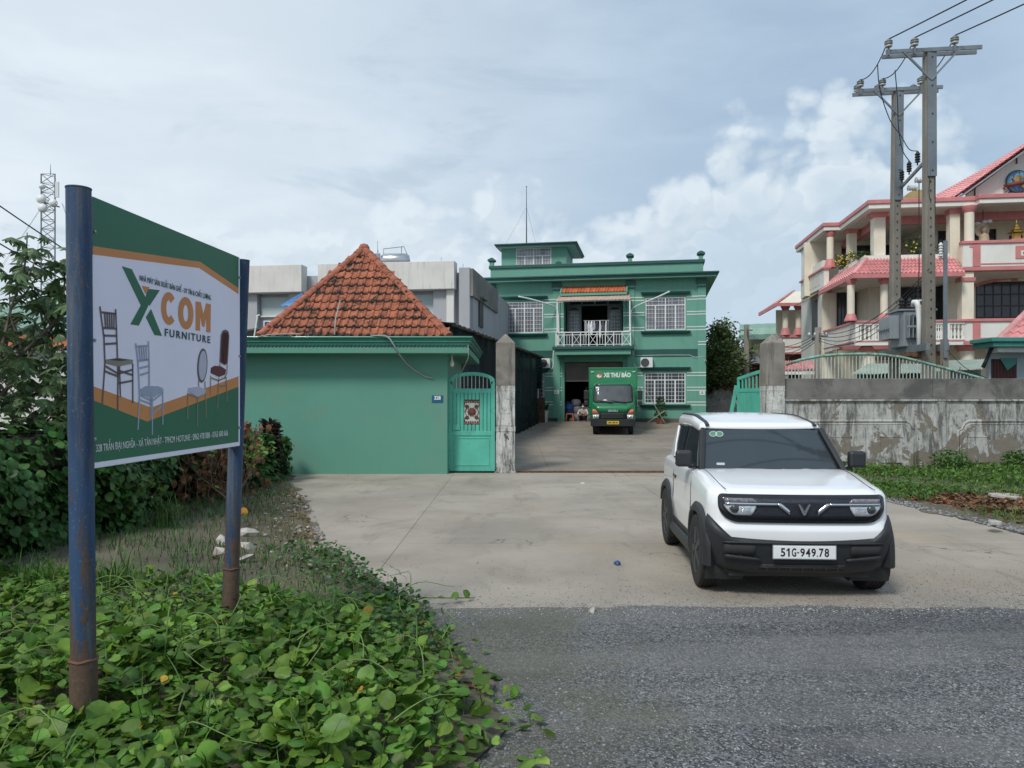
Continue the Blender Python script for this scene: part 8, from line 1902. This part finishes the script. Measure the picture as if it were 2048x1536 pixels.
chair_print([[(955,830),(950,850)],[(1008,835),(1005,905),(985,940)],[(888,920),(885,1060)],[(945,935),(937,1160)],[(1000,930),(1006,1110)],[(890,935),(945,955),(1000,930)],[(950,1000),(1003,990)]], [([(962,620),(975,590),(996,582),(1016,595),(1022,630),(1010,830),(990,842),(952,820)], 'ink_bronze'), ([(968,625),(980,600),(996,606),(1010,602),(1015,632),(1004,826),(988,834),(958,815)], 'ink_maroon'), ([(890,862),(915,847),(960,850),(998,875),(992,910),(950,928),(888,900)], 'ink_maroon')], 'ink_gold', .010)
for z in (1.55, 2.05, 2.6):
    for s_ in (.012, BL-.012): MB().lathe([(.009, 0), (.009, -.006), (.001, -.008)], 8, (s_, -.0105, z), 'y').build('bolt', MT['steel_grey'], sn)
# ================================================================ vegetation
def leafmat(name, col, var=.3, rnd=.35, hue=.02, tr=.3, rough=.45, dead=None):
    m = mat(name, col, rough, var, 9., .15, 60, spec=.35, rnd=rnd, hue=hue, trans=tr); MT[name] = m; return m
leafmat('leaf_vine', (.098,.195,.026), rnd=.45, hue=.025, tr=.30); leafmat('leaf_vine_light', (.18,.32,.05), rnd=.3, hue=.02, tr=.35); leafmat('leaf_hedge', (.055,.14,.032), rnd=.45, hue=.02, tr=.22); leafmat('leaf_tree', (.10,.16,.07), rnd=.4, hue=.02, tr=.25); leafmat('leaf_yard_tree', (.12,.17,.06), rnd=.5, hue=.02, tr=.2)
leafmat('grass', (.085,.175,.035), rnd=.45, hue=.03, tr=.25); leafmat('grass_dry', (.22,.19,.085), rnd=.4, hue=.02, tr=.2); leafmat('leaf_dead', (.17,.085,.040), rnd=.5, hue=.02, tr=.1, rough=.8); leafmat('leaf_yellow', (.50,.28,.03), rnd=.3, hue=.02); leafmat('leaf_purple', (.055,.040,.035), rnd=.4, hue=.03); mm('twig', (.16,.115,.08), .85, .3, 8.); mm('bark', (.13,.10,.075), .9, .3, 6., .5, 40); mm('vine_stem', (.15,.23,.06), .6, .2, 8.)
def heart_leaf(n=18, notch=.42, lob=.07, cup=.35, tip=.13):
    """leaf in the xy plane, stalk at the origin, length about 1 along +y; midrib folded, edge waved"""
    V = [(0, 0, 0), (0, .30, .02), (0, .62, .0), (0, .98, -.10)]; ring = []
    for k in range(n):
        a = -math.pi/2+2*math.pi*(k+.5)/n; r_ = .5*(1+.10*math.sin(a))
        b = a+math.pi/2; b = b if b < math.pi else 2*math.pi-b
        r_ *= 1-notch*math.exp(-(b/.34)**2); r_ += tip*math.exp(-((math.pi-b)/.25)**2); r_ *= 1+lob*math.cos(5*a+1.2)
        x, y = r_*math.cos(a)*1.06, .42+r_*math.sin(a); z = -cup*(x*x+(.42-y)**2)+.24*abs(x)+.035*math.sin(5*a+.5); ring.append((x, y, z))
    V = [(0, .06, .01), (0, .42, .02), (0, .78, -.02)]+ring; Fq = []
    for k in range(n):
        p, q_ = 3+k, 3+(k+1) % n; ym = (ring[k][1]+ring[(k+1) % n][1])/2; c = 0 if ym < .22 else (1 if ym < .66 else 2); Fq.append((c, p, q_))
    # stitch the three midrib points
    def near(yv, side): return 3+min(range(n), key=lambda i: abs(ring[i][1]-yv)+(10 if ring[i][0]*side < 0 else 0))
    for yv, a_, b_ in ((.22, 0, 1), (.66, 1, 2)):
        for side in (1, -1):
            best = None
            for k in range(n):
                k2 = (k+1) % n; c1 = [f for f in Fq if f[1] == 3+k][0][0]; c0 = [f for f in Fq if f[2] == 3+k][0][0]
                if {c0, c1} == {a_, b_} and ring[k][0]*side > 0: best = 3+k
            if best: Fq.append((a_, b_, best) if side < 0 else (b_, a_, best))
    return np.array(V), np.array(Fq)
HV, HFc = heart_leaf()
def leaf_mesh(name, m, **kw): 
    v, f = heart_leaf(**kw); me = bpy.data.meshes.new(name); me.from_pydata([tuple(p) for p in v], [], [tuple(map(int, q)) for q in f]); me.polygons.foreach_set('use_smooth', [True]*len(f)); me.materials.append(MT[m]); me.update(); return me

# --- creeping vine in the foreground left
def vine_w(x, y):
    """height of the leaf blanket; 0 = bare"""
    e_ = ledge(y)-x
    if y < 2.0 or e_ < -.25: return 0
    far_ = np.interp(x, [-6, -3.3, -2.2, -1.6, -1.0, -.3, .3], [7.3, 6.7, 6.35, 6.1, 6.3, 5.6, 4.6])
    if y > far_: return 0
    return (.06+.12*min(1, max(0, e_+.1)/.8)*(1 if y < 5.2 else max(.35, 1-(y-5.2)*.5)))
L = []
rg = np.random.default_rng(5)
while len(L) < 15000:
    y = rg.uniform(2.6, 7.4); x = rg.uniform(-5.6, .45); hgt = vine_w(x, y)
    if hgt <= 0: continue
    e_ = ledge(y)-x; dens = min(1, .05+max(0, e_+.2)*.95)*(1. if y < 5.6 else .55)
    clump = .5+.5*math.sin(x*3.1+1.3*math.sin(y*2.3))*math.cos(y*2.7+x)
    if rg.random() > dens*(.55+.45*clump): continue
    if -2.7 < x < -1.3 and y < 3.9: hgt *= .35
    zg = zleft(0, max(0, e_), y) if e_ > 0 else -.01
    L.append((x, y, zg+hgt*(.2+.8*rg.random()**.7)*(.45+.9*clump), e_))
L = np.array(L); n = len(L)
vn = thing('ground_vine', 'broad leaved green creeper covering the ground below the signboard', 'creeper', (-2, 4.5, 0)); off = np.array([-2, 4.5, 0])
size = (.034+.066*rg.random(n)**1.3)*np.where(L[:, 1] < 5, 1.0, .85)*np.where(rg.random(n) < .15, 1.25, 1)
yaw = rg.uniform(0, 6.28, n); pit = rg.normal(-.05, .48, n); rol = rg.normal(0, .42, n); RM = rotmats(yaw, pit, rol)
dist = np.hypot(L[:, 0], L[:, 1]); vis = (L[:, 0]/L[:, 1] > -.70)
order = np.argsort(np.where(vis, dist-L[:, 2]*2-size*4, 99)); near_i = order[:300]; rest = np.setdiff1d(np.arange(n), near_i)
LM = [leaf_mesh('leaf', 'leaf_vine'), leaf_mesh('leaf', 'leaf_vine', lob=.09, cup=.35, notch=.35), leaf_mesh('leaf', 'leaf_vine_light', lob=.03, cup=.1)]
for k, i in enumerate(near_i):
    o = bpy.data.objects.new('leaf', LM[(0, 1, 0, 2, 1, 0)[k % 6]]); COL.objects.link(o); o.parent = vn
    o.matrix_local = Matrix.Translation(Vector(L[i, :3]-off)) @ Matrix(RM[i].tolist()).to_4x4() @ Matrix.Scale(float(size[i]*1.06), 4)
for mname, sel, kw in (('leaf_vine', rest[rest % 5 < 3], {}), ('leaf_vine_light', rest[rest % 5 == 3], dict(lob=.03, cup=.1)), ('leaf_vine', rest[rest % 5 == 4], dict(lob=.09, cup=.35, notch=.35))):
    v, f = heart_leaf(n=12, **kw); tag(scatter('leaves', v, f, L[sel, :3]-off, RM[sel], size[sel], MT[mname], vn, True), kind='stuff')
# stalks, runners, a few yellow and dead leaves
sm = MB()
for i in rg.choice(n, 900, False):
    p = L[i, :3]-off; q_ = p+np.array([rg.normal(0, .04), rg.normal(0, .04), -.16-.08*rg.random()]); sm.tube([p, (p+q_)/2+np.array([rg.normal(0, .012), rg.normal(0, .012), 0]), q_], [.0025, .003, .0035], 4, False)
for _ in range(60):
    x, y = rg.uniform(-3.6, -.4), rg.uniform(3.3, 6); 
    if vine_w(x, y) <= 0: continue
    a = rg.uniform(0, 6.28); pts = [(x-off[0]+.07*j*math.cos(a+.12*j), y-off[1]+.07*j*math.sin(a+.12*j), .30+.06*math.sin(j*.7)+.012*j) for j in range(7)]; sm.tube(pts, [.004-.0004*j for j in range(7)], 4, False)
tag(sm.build('stalks', MT['vine_stem'], vn, smooth=True), kind='stuff')
sel = rg.choice(n, 70, False); tag(scatter('yellow_leaves', HV, HFc, L[sel, :3]-off+np.array([0, 0, .01]), RM[sel], size[sel]*.8, MT['leaf_yellow'], vn, True), kind='stuff')

PV = None
# --- blades: helper for grass tufts
def blades(name, pts, hmin, hmax, w_, m, parent=None, bend=.5, seed=2, lean=.25):
    r2 = np.random.default_rng(seed); pts = np.array(pts); n = len(pts); h_ = r2.uniform(hmin, hmax, n); a = r2.uniform(0, 6.28, n); b = r2.uniform(.1, bend, n)
    d = np.stack([np.cos(a), np.sin(a), np.zeros(n)], 1); s_ = np.stack([-np.sin(a), np.cos(a), np.zeros(n)], 1); up_ = np.array([0, 0, 1.])
    V = []
    for f, wf in ((0, 1.), (.4, .95), (.75, .7), (1., .05)):
        c = pts+d*(h_*b*f*f)[:, None]+up_*(h_*f*(1-.35*b*f))[:, None]+r2.normal(0, lean*.02, (n, 3)); V += [c-s_*(w_*wf*.5), c+s_*(w_*wf*.5)]
    V = np.stack(V, 1).reshape(-1, 3); q = np.array([(0,1,3,2), (2,3,5,4), (4,5,7,6)]); Fq = (q[None]+(np.arange(n)*8)[:, None, None]).reshape(-1, 4)
    return tag(mesh_np(name, V, Fq, MT[m], parent, True), kind='stuff')
bi = rg.choice(len(L), 800, False); blades('grass_blades', L[bi, :3]-off-np.array([0, 0, .12]), .15, .42, .009, 'grass', vn, .9, 31)
# scruffy verge between vine and hedge
P1 = []; P2 = []; P3 = []
while len(P1) < 5200:
    y = rg.uniform(5.4, 16.5); x = rg.uniform(-5.3, ledge(y)-.05); e_ = ledge(y)-x
    if rg.random() < min(1, .10+e_*.45)*(.35+.65*(math.sin(x*2.3+y)*math.cos(y*1.7) > -.2)): P1.append((x, y, zleft(0, e_, y)-.01))
while len(P2) < 4200:
    y = rg.uniform(5.2, 15.5); e_ = abs(rg.normal(0, .8)); x = ledge(y)-e_; P2.append((x, y, zleft(0, e_, y)-.01))
tag(blades('verge_grass', P1, .03, .15, .010, 'leaf_hedge'), 'short green grass on the verge behind the signboard', 'grass')
tag(blades('dry_grass', P2, .03, .12, .006, 'grass_dry', bend=.9, seed=4), 'dry straw coloured grass along the left edge of the concrete', 'grass')
P4 = [(ledge(y)-abs(rg.normal(.35, .35)), y, .05) for y in rg.uniform(5.0, 8.6, 1500)]
n4 = len(P4); tag(scatter('verge_weeds', HV*np.array([.8, 1, 1]), HFc, np.array(P4)+np.stack([np.zeros(n4), np.zeros(n4), rg.uniform(0, .14, n4)], 1), rotmats(rg.uniform(0, 6.28, n4), rg.normal(0, .5, n4), rg.normal(0, .5, n4)), rg.uniform(.025, .055, n4), MT['leaf_hedge'], None, True), 'small leaved weeds along the left edge of the drive', 'weeds', kind='stuff')
P5 = [(ledge(y)-abs(rg.normal(.1, .5)), y, .03) for y in rg.uniform(4.4, 14, 900)]
n5 = len(P5); tag(scatter('leaf_litter', HV, HFc, np.array(P5)+[0, 0, .01], rotmats(rg.uniform(0, 6.28, n5), rg.normal(0, .25, n5), rg.normal(0, .25, n5)), rg.uniform(.02, .06, n5), MT['leaf_dead'], None, True), 'brown dead leaves scattered along the left verge', 'leaf litter', kind='stuff')
# tall grass tufts at the foot of the hedge
for k, (px, py, hh, nn) in enumerate(((235, 1190, .55, 60), (95, 1195, .5, 70), (330, 1060, .6, 70), (205, 1180, .4, 50), (20, 1200, .35, 40))):
    D = DG(py, .12); x = P(px, py, D).x; tg = thing('grass_tuft', ['tall grass tuft right of the near signpost foot', 'arching grass tuft left of the near signpost', 'tall dark grass tuft under the signboard by the hedge', 'bright grass tuft hugging the near signpost', 'grass tuft at the far left edge in front of the hedge'][k], 'grass', (x, D, .1), 0, 'grass tufts at the hedge foot')
    blades('blades', [(rg.normal(0, .09), rg.normal(0, .09), 0) for _ in range(nn)], hh*.45, hh, .012, 'grass', tg, .9, 20+k)

# --- hedge smothered in vine along the left boundary
hg_ = thing('vine_hedge', 'dark heart leaved vine hedge along the left behind the signboard', 'hedge', (-5.2, 10, 0)); ho = np.array([-5.2, 10, 0])
def hedge_top(y): return float(np.interp(y, [4, 6, 7.5, 9, 11, 13, 15, 17], [1.85, 1.75, 1.60, 1.38, 1.20, 1.12, 1.05, .95]))+.12*math.sin(y*2.9)+.08*math.sin(y*6.1)
def hedge_x(y, z): return -4.85-.04*(y-7)+.22*math.sin(y*1.5)+.13*math.sin(y*4.1+z*3)-.35*max(0, z-.9)-.10*math.sin(z*5)
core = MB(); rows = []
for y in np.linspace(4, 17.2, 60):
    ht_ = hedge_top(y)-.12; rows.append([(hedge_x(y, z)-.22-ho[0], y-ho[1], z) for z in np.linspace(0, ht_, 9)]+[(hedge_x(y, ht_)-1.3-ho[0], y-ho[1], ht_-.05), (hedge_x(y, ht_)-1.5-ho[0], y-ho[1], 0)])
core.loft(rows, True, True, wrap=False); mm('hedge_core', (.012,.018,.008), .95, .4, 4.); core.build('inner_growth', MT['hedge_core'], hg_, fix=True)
HL = []
while len(HL) < 13500:
    y = rg.uniform(4.2, 17.2); zt = hedge_top(y); z = rg.uniform(.02, 1)**.9*zt
    if rg.random() < .14: HL.append((hedge_x(y, zt)-rg.uniform(0, 1.2), y, zt+rg.normal(0, .06), 1)); continue
    HL.append((hedge_x(y, z)+rg.normal(0, .07)+.03, y, z, 0))
HL = np.array(HL); n = len(HL)
# leaves hang facing the drive, tip downwards
yaw = rg.normal(math.pi/2, .55, n); RMh = np.zeros((n, 3, 3)); tilt = np.where(HL[:, 3] > 0, rg.normal(.2, .4, n), rg.normal(1.05, .33, n))
for i in range(n):
    a = yaw[i]-math.pi/2; Rz = Matrix.Rotation(a, 3, 'Z') @ Matrix.Rotation(tilt[i], 3, 'Y') @ Matrix.Rotation(-math.pi/2+rg.normal(0, .45), 3, 'Z'); RMh[i] = np.array(Rz)
sz_h = rg.uniform(.05, .112, n); dist = np.hypot(HL[:, 0], HL[:, 1]); fr = (HL[:, 0]/HL[:, 1] > -.69)
order = np.argsort(np.where(fr, dist-sz_h*6-HL[:, 0]*.0, 99)); ni = order[:300]; rest = np.setdiff1d(np.arange(n), ni); HM = leaf_mesh('leaf', 'leaf_hedge', cup=.25, tip=.16, notch=.34, lob=.0, n=16)
for i in ni:
    o = bpy.data.objects.new('leaf', HM); COL.objects.link(o); o.parent = hg_; o.matrix_local = Matrix.Translation(Vector(HL[i, :3]-ho)) @ Matrix(RMh[i].tolist()).to_4x4() @ Matrix.Scale(float(sz_h[i]), 4)
v, f = heart_leaf(n=12, cup=.25, tip=.16, notch=.34, lob=.0); tag(scatter('leaves', v, f, HL[rest, :3]-ho, RMh[rest], sz_h[rest], MT['leaf_hedge'], hg_, True), kind='stuff')
# dead brown creeper at the far end of the hedge
db = thing('dead_creeper', 'brown withered creeper hanging behind the farther signpost', 'creeper', (-5.1, 12.5, 0)); r3 = np.random.default_rng(9)
pp_ = np.stack([r3.normal(.25, .25, 700), r3.normal(0, .75, 700), r3.uniform(.15, 1.35, 700)], 1); tag(scatter('dead_leaves', HV*np.array([.6, 1, 2.5]), HFc, pp_, rotmats(r3.uniform(0, 6.28, 700), r3.normal(-1.2, .4, 700), r3.normal(0, .6, 700)), r3.uniform(.07, .16, 700), MT['leaf_dead'], db, True), kind='stuff')
sm = MB()
for k in range(46):
    a, b = r3.normal(0, .7), r3.normal(.3, .2); pts = [(b+.1*math.sin(j+k), a+.08*j*math.sin(k), 1.3-.2*j) for j in range(7)]; sm.tube(pts, .007, 4, False)
tag(sm.build('stems', MT['twig'], db), kind='stuff')
def branchy(loc, segs, label, leaves, m, seed, cat='shrub', name='shrub'):
    t = thing(name, label, cat, loc); r2 = random.Random(seed); q = MB(); tips = []
    def grow(p, d, l, r_, lev):
        pts = [p]; dd = Vector(d)
        for j in range(4): dd = (dd+Vector((r2.uniform(-.3, .3), r2.uniform(-.3, .3), r2.uniform(-.12, .2)))).normalized(); pts.append(pts[-1]+dd*l/4)
        q.tube(pts, [r_*(1-.12*j) for j in range(5)], 5, False); tips.extend(pts[2:])
        if lev: 
            for _ in range(3): grow(pts[r2.choice((2, 3, 4))], (dd+Vector((r2.uniform(-.8, .8), r2.uniform(-.8, .8), r2.uniform(-.2, .5)))).normalized(), l*.62, r_*.6, lev-1)
    for d, l, r_ in segs: grow(Vector((0, 0, 0)), Vector(d).normalized(), l, r_, 2)
    q.build('branches', MT['twig'], t, smooth=True); r4 = np.random.default_rng(seed); ti = r4.choice(len(tips), leaves); tp = np.array([tips[i][:] for i in ti])+r4.normal(0, .03, (leaves, 3))
    scatter('leaves', HV, HFc, tp, rotmats(r4.uniform(0, 6.28, leaves), r4.normal(-.3, .5, leaves), r4.normal(0, .5, leaves)), r4.uniform(.035, .075, leaves), MT[m], t, True); return t
D_ = DG(1085); branchy((P(235, 1085, D_).x, D_, .12), [((-.6, .3, .6), .55, .014), ((.5, .1, .7), .5, .012), ((.1, -.3, .9), .45, .010)], 'bare pale branches with a few green leaves by the near signpost', 90, 'leaf_vine_light', 4)
branchy((P(480, 1010, 11.5).x-.1, 11.5, .1), [((-.7, .1, .7), .9, .016), ((.2, .2, .9), .7, .012)], 'thin grey branch with small yellowish leaves left of the farther signpost', 110, 'leaf_vine_light', 12)
# dark croton-like shrub at the hut wall
for k, (px, D, hh, lab_, m_) in enumerate(((515, 15.4, .95, 'dark green shrub in front of the left end of the hut wall', 'leaf_hedge'), (541, 15.9, 1.15, 'dark purplish spiky plant against the hut wall', 'leaf_purple'), (495, 14.4, .75, 'dark shrub right behind the farther signpost', 'leaf_hedge'))):
    t = thing('shrub', lab_, 'shrub', (P(px, 0, D).x, D, .1)); r2 = np.random.default_rng(40+k); nn = 620; zz = r2.uniform(.05, hh, nn); rad = (.42 if k != 1 else .2)*np.sqrt(r2.random(nn))*(1-.55*zz/hh); a = r2.uniform(0, 6.28, nn)
    scatter('leaves', HV*np.array([.55, 1.2, 1]), HFc, np.stack([rad*np.cos(a), rad*np.sin(a), zz], 1), rotmats(a-1.57, r2.normal(.3 if k == 1 else -.2, .5, nn), r2.normal(0, .4, nn)), r2.uniform(.08, .16, nn), MT[m_], t, True); q = MB(); [q.tube([(0, 0, -.1), (.1*math.cos(b), .1*math.sin(b), hh*.5), (.2*math.cos(b), .2*math.sin(b), hh*.9)], [.016, .012, .006], 5) for b in (0, 2, 4)]; q.build('stems', MT['twig'], t)
# rubble and a fallen orange leaf by the far post
mm('rubble_white', (.40,.365,.325), .9, .3, 8., .5, 40, rnd=.15)
for k, (px, py, s_, lab_) in enumerate(((492, 1082, .13, 'large broken white plaster lump behind the farther signpost'), (447, 1105, .10, 'white plaster lump left of the farther signpost foot'), (496, 1112, .11, 'small white lump right of the farther signpost foot'), (450, 1135, .09, 'small chip of white rubble in the weeds left of the farther signpost'), (492, 1140, .08, 'chip of white rubble low on the right of the farther signpost'), (1183, 1212, .05, 'scrap of white litter at the edge of the concrete'))):
    D = DG(py, .05); r2 = np.random.default_rng(60+k); bm = bmesh.new(); bmesh.ops.create_icosphere(bm, subdivisions=1, radius=1)
    for v_ in bm.verts: v_.co *= 1+r2.normal(0, .28); v_.co.z *= .55
    me = bpy.data.meshes.new('rubble'); bm.to_mesh(me); bm.free(); o = link('rubble_piece', me, MT['rubble_white'], None, (P(px, py, D).x, D, zleft(0, max(0, ledge(D)-P(px, py, D).x), D)+s_*.15 if k < 5 else .01)); o.scale = (s_*1.2, s_, s_*(1 if k < 5 else .4)); o.rotation_euler = (.2*k, .1, k); tag(o, lab_, 'rubble', 'white rubble pieces')
fo = link('fallen_leaf', leaf_mesh('fallen_leaf', 'leaf_yellow'), None, None, (P(487, 1062, DG(1062, .1)).x, DG(1062, .1), .30), (R(60), 0, .4)); fo.scale = (.10, .10, .10); tag(fo, 'bright orange fallen leaf right of the farther signpost', 'leaf')

# --- cassava-like tree at the far left
def lobed_leaf():
    mb = MB()
    for k, a in enumerate((-1.25, -.75, -.28, .22, .70, 1.2)):
        l = (.62, .85, 1., 1., .85, .62)[k]; d = Vector((math.sin(a), math.cos(a), -.16)); s_ = Vector((math.cos(a), -math.sin(a), 0)); pts = [(0, .02), (.3, .09), (.6, .125), (.85, .07), (1., .0)]
        vs = []
        for t, w_ in pts: c = d*t*l+Vector((0, 0, -.16*t*t)); vs += [c-s_*w_, c+Vector((0, 0, .02)), c+s_*w_]
        fs = [];
        for j in range(4): fs += [(3*j, 3*j+1, 3*j+4, 3*j+3), (3*j+1, 3*j+2, 3*j+5, 3*j+4)]
        mb.add(vs, fs)
    return np.array(mb.v), np.array(mb.f)
LV, LF = lobed_leaf()
tt = thing('left_tree', 'spreading tree with drooping lobed leaves at the far left', 'tree', (-6.5, 9.4, 0)); r5 = random.Random(21); tq = MB(); ends = []
def limb(p, d, l, r_, lev):
    pts = [Vector(p)]; dd = Vector(d)
    for j in range(5): dd = (dd+Vector((r5.uniform(-.18, .18), r5.uniform(-.18, .18), .03))).normalized(); pts.append(pts[-1]+dd*l/5)
    tq.tube(pts, [r_*(1-.13*j) for j in range(6)], 7, False)
    if lev: 
        for _ in range(3 if lev > 1 else 4): limb(pts[r5.choice((2, 3, 4, 5))], (dd+Vector((r5.uniform(-.9, .9), r5.uniform(-.9, .9), r5.uniform(-.35, .45)))).normalized(), l*.62, r_*.55, lev-1)
    if lev < 2: ends.extend(pts[2:]); ends.append(pts[-1])
for d, l in (((-.3, .1, 1), 2.1), ((.25, -.2, .95), 1.9), ((.75, -.1, .55), 1.6), ((-.6, -.3, .7), 1.9), ((.25, .5, .9), 1.9), ((.1, -.6, .9), 1.8), ((.6, .3, .35), 1.5)): limb((0, 0, .5), Vector(d).normalized(), l, .055, 2)
tq.tube([(0, 0, -.2), (.02, 0, .3), (0, 0, .65)], [.11, .09, .08], 9); tq.build('trunk', MT['bark'], tt, smooth=True)
r6 = np.random.default_rng(3); E = np.array([e_[:] for e_ in ends]); E = E[E[:, 2] > .75]; n = 1900; ii = r6.choice(len(E), n); pos = E[ii]+r6.normal(0, .24, (n, 3)); pos = pos[pos[:, 2] < 3.75]; n = len(pos)
scatter('crown', LV, LF, pos, rotmats(r6.uniform(0, 6.28, n), r6.normal(-.30, .32, n), r6.normal(0, .32, n)), r6.uniform(.11, .23, n), MT['leaf_tree'], tt, True)
# --- tree right of the green house
yt = thing('yard_tree', 'round dark green tree between the green house and the right pillar', 'tree', (P(1440, 0, 46).x, 46, .5)); r7 = np.random.default_rng(8); tq = MB(); tq.tube([(0, 0, -.5), (.1, 0, 1.5), (0, 0, 3.2)], [.2, .16, .12], 8)
for k in range(14): a = k*2.4; tq.tube([(0, 0, 1.6+.1*k), (.7*math.cos(a), .7*math.sin(a), 2.6+.12*k), (1.5*math.cos(a), 1.5*math.sin(a), 3.1+.12*k)], [.07, .05, .02], 5)
tq.build('trunk', MT['bark'], yt, smooth=True)
n = 9500; cl = r7.normal(size=(64, 3)); cl /= np.linalg.norm(cl, axis=1)[:, None]; cl *= (.35+.65*r7.random(64)**.5)[:, None]*np.array([1.9, 1.8, 2.0]); cl[:, 2] += 3.55
ci = r7.integers(0, 64, n); pos = cl[ci]+r7.normal(0, .30, (n, 3)); lv = np.array([(-.5, 0, 0), (0, -.28, .06), (.5, 0, 0), (0, .28, .06)])
scatter('crown', lv, np.array([(0, 1, 2, 3)]), pos, rotmats(r7.uniform(0, 6.28, n), r7.uniform(-1.2, 1.2, n), r7.uniform(-1, 1, n)), r7.uniform(.14, .26, n), MT['leaf_yard_tree'], yt)

# --- right bank: weeds under the wall, litter at the edge
PW = []; PD = []
while len(PW) < 15000:
    y = rg.uniform(12.4, 18.0); x = rg.uniform(6.3, 13.8); fr_ = 12.75+.35*math.sin(x*1.9)+.25*math.sin(x*4.3)
    if x < redge(y)+.05 or y < fr_: continue
    if rg.random() < .55+.45*math.sin(x*2.1+y*1.3): PW.append((x, y, zright(0, x-redge(y), y)-.02))
PWa = np.array(PW); tag(blades('bank_weeds', PWa[:9000], .06, .22, .014, 'grass', bend=1.1, seed=7), 'dense green weeds and grass along the foot of the peeling wall', 'weeds')
q_ = PWa[9000:]; n = len(q_); q_[:, 2] += rg.uniform(.03, .17, n); tag(scatter('bank_leaves', HV*np.array([.42, 1, 1]), HFc, q_, rotmats(rg.uniform(0, 6.28, n), rg.normal(.1, .6, n), rg.normal(0, .5, n)), rg.uniform(.05, .10, n), MT['leaf_vine'], None, True), 'small leaved weeds along the foot of the peeling wall', 'weeds', kind='stuff')
for k, (px, lab_) in enumerate(((1895, 'bushy weed growing up the pilaster of the peeling wall'), (2035, 'bushy weed at the far right foot of the peeling wall'))):
    bush((P(px, 0, 17.6).x, 17.55, .08), .48, .3, .26, 520, lab_, 0, 'wall_weed', .06, 'grass', 90+k, 'weed', 'bushy weeds at the wall')
while len(PD) < 2600:
    y = rg.uniform(9.2, 13.6); x = redge(y)+.35+abs(rg.normal(0, 1.2))*(.4+.6*(y-9)/4)+rg.random()*1.3*(13.6-y)/4
    if 6.4 < x < 11 and y < 13.3: PD.append((x, y, zright(0, x-redge(y), y)+.01))
n = len(PD); tag(scatter('bank_litter', HV*np.array([.6, 1.1, 1.6]), HFc, np.array(PD), rotmats(rg.uniform(0, 6.28, n), rg.normal(0, .35, n), rg.normal(0, .4, n)), rg.uniform(.04, .12, n), MT['leaf_dead'], None, True), 'brown leaf litter and debris on the right bank', 'leaf litter', kind='stuff')
blp = [(redge(y)+.25+rg.random()*.9, y, .05) for y in rg.uniform(10.2, 11.6, 260)]; tag(blades('bank_sprigs', blp, .05, .16, .010, 'grass', bend=.9, seed=12), 'small bright sprigs at the edge of the right bank', 'grass')
for k, (px, py, w_, lab_) in enumerate(((2018, 998, .30, 'pale flat board scrap lying in the litter on the right bank'), (1990, 1052, .14, 'grey stone lump at the right edge of the drive'))):
    D = DG(py, .08); q = MB(); q.prism([(w_*math.cos(a)*(1+.2*math.sin(3*a)), w_*.6*math.sin(a)) for a in np.linspace(0, 2*math.pi, 10, endpoint=False)], 0, .05, 'xy'); o = q.build('debris', MT['rubble_white' if k == 0 else 'stone_pale'], None, loc=(P(px, py, D).x, D, .10), fix=True, bevel=.01); o.rotation_euler = (.08, .05, k); tag(o, lab_, 'debris')
# small things on the drive
bag = MB(); rgx = [[(.035*k_*math.cos(a)*(1+.3*math.sin(3*a)), .04*k_*math.sin(a), z) for a in np.linspace(0, 2*math.pi, 9, endpoint=False)] for k_, z in ((.6, 0), (1, .012), (.8, .03), (.3, .045))]; bag.loft(rgx)
o = bag.build('litter_scrap', MT['blue_drum'], None, loc=(P(1235, 1130, DG(1130)).x, DG(1130), .002)); tag(o, 'crumpled blue scrap on the concrete left of the car', 'litter')
o = MB().box(-.035, .035, -.05, .05, 0, .012).build('litter_scrap', MT['print_white'], None, loc=(P(1165, 967, DG(967)).x, DG(967), .002)); tag(o, 'small white scrap on the concrete in front of the gate track', 'litter')
sp_ = MB(); sp_.tube([(0, 0, .03), (.2, .05, .07), (.42, .12, .05), (.62, .2, .03)], .006, 5); sv_ = thing('vine_runner', 'thin creeper runner reaching over the edge of the concrete', 'creeper', (P(800, 1215, DG(1215)).x, DG(1215), 0)); sp_.build('stem', MT['vine_stem'], sv_)
for k in range(6): link('leaf', LM[0], None, sv_, (.1*k+.02, .03*k, .07), (.2, .3*k-.5, 1.1*k)).scale = (.07, .07, .07)
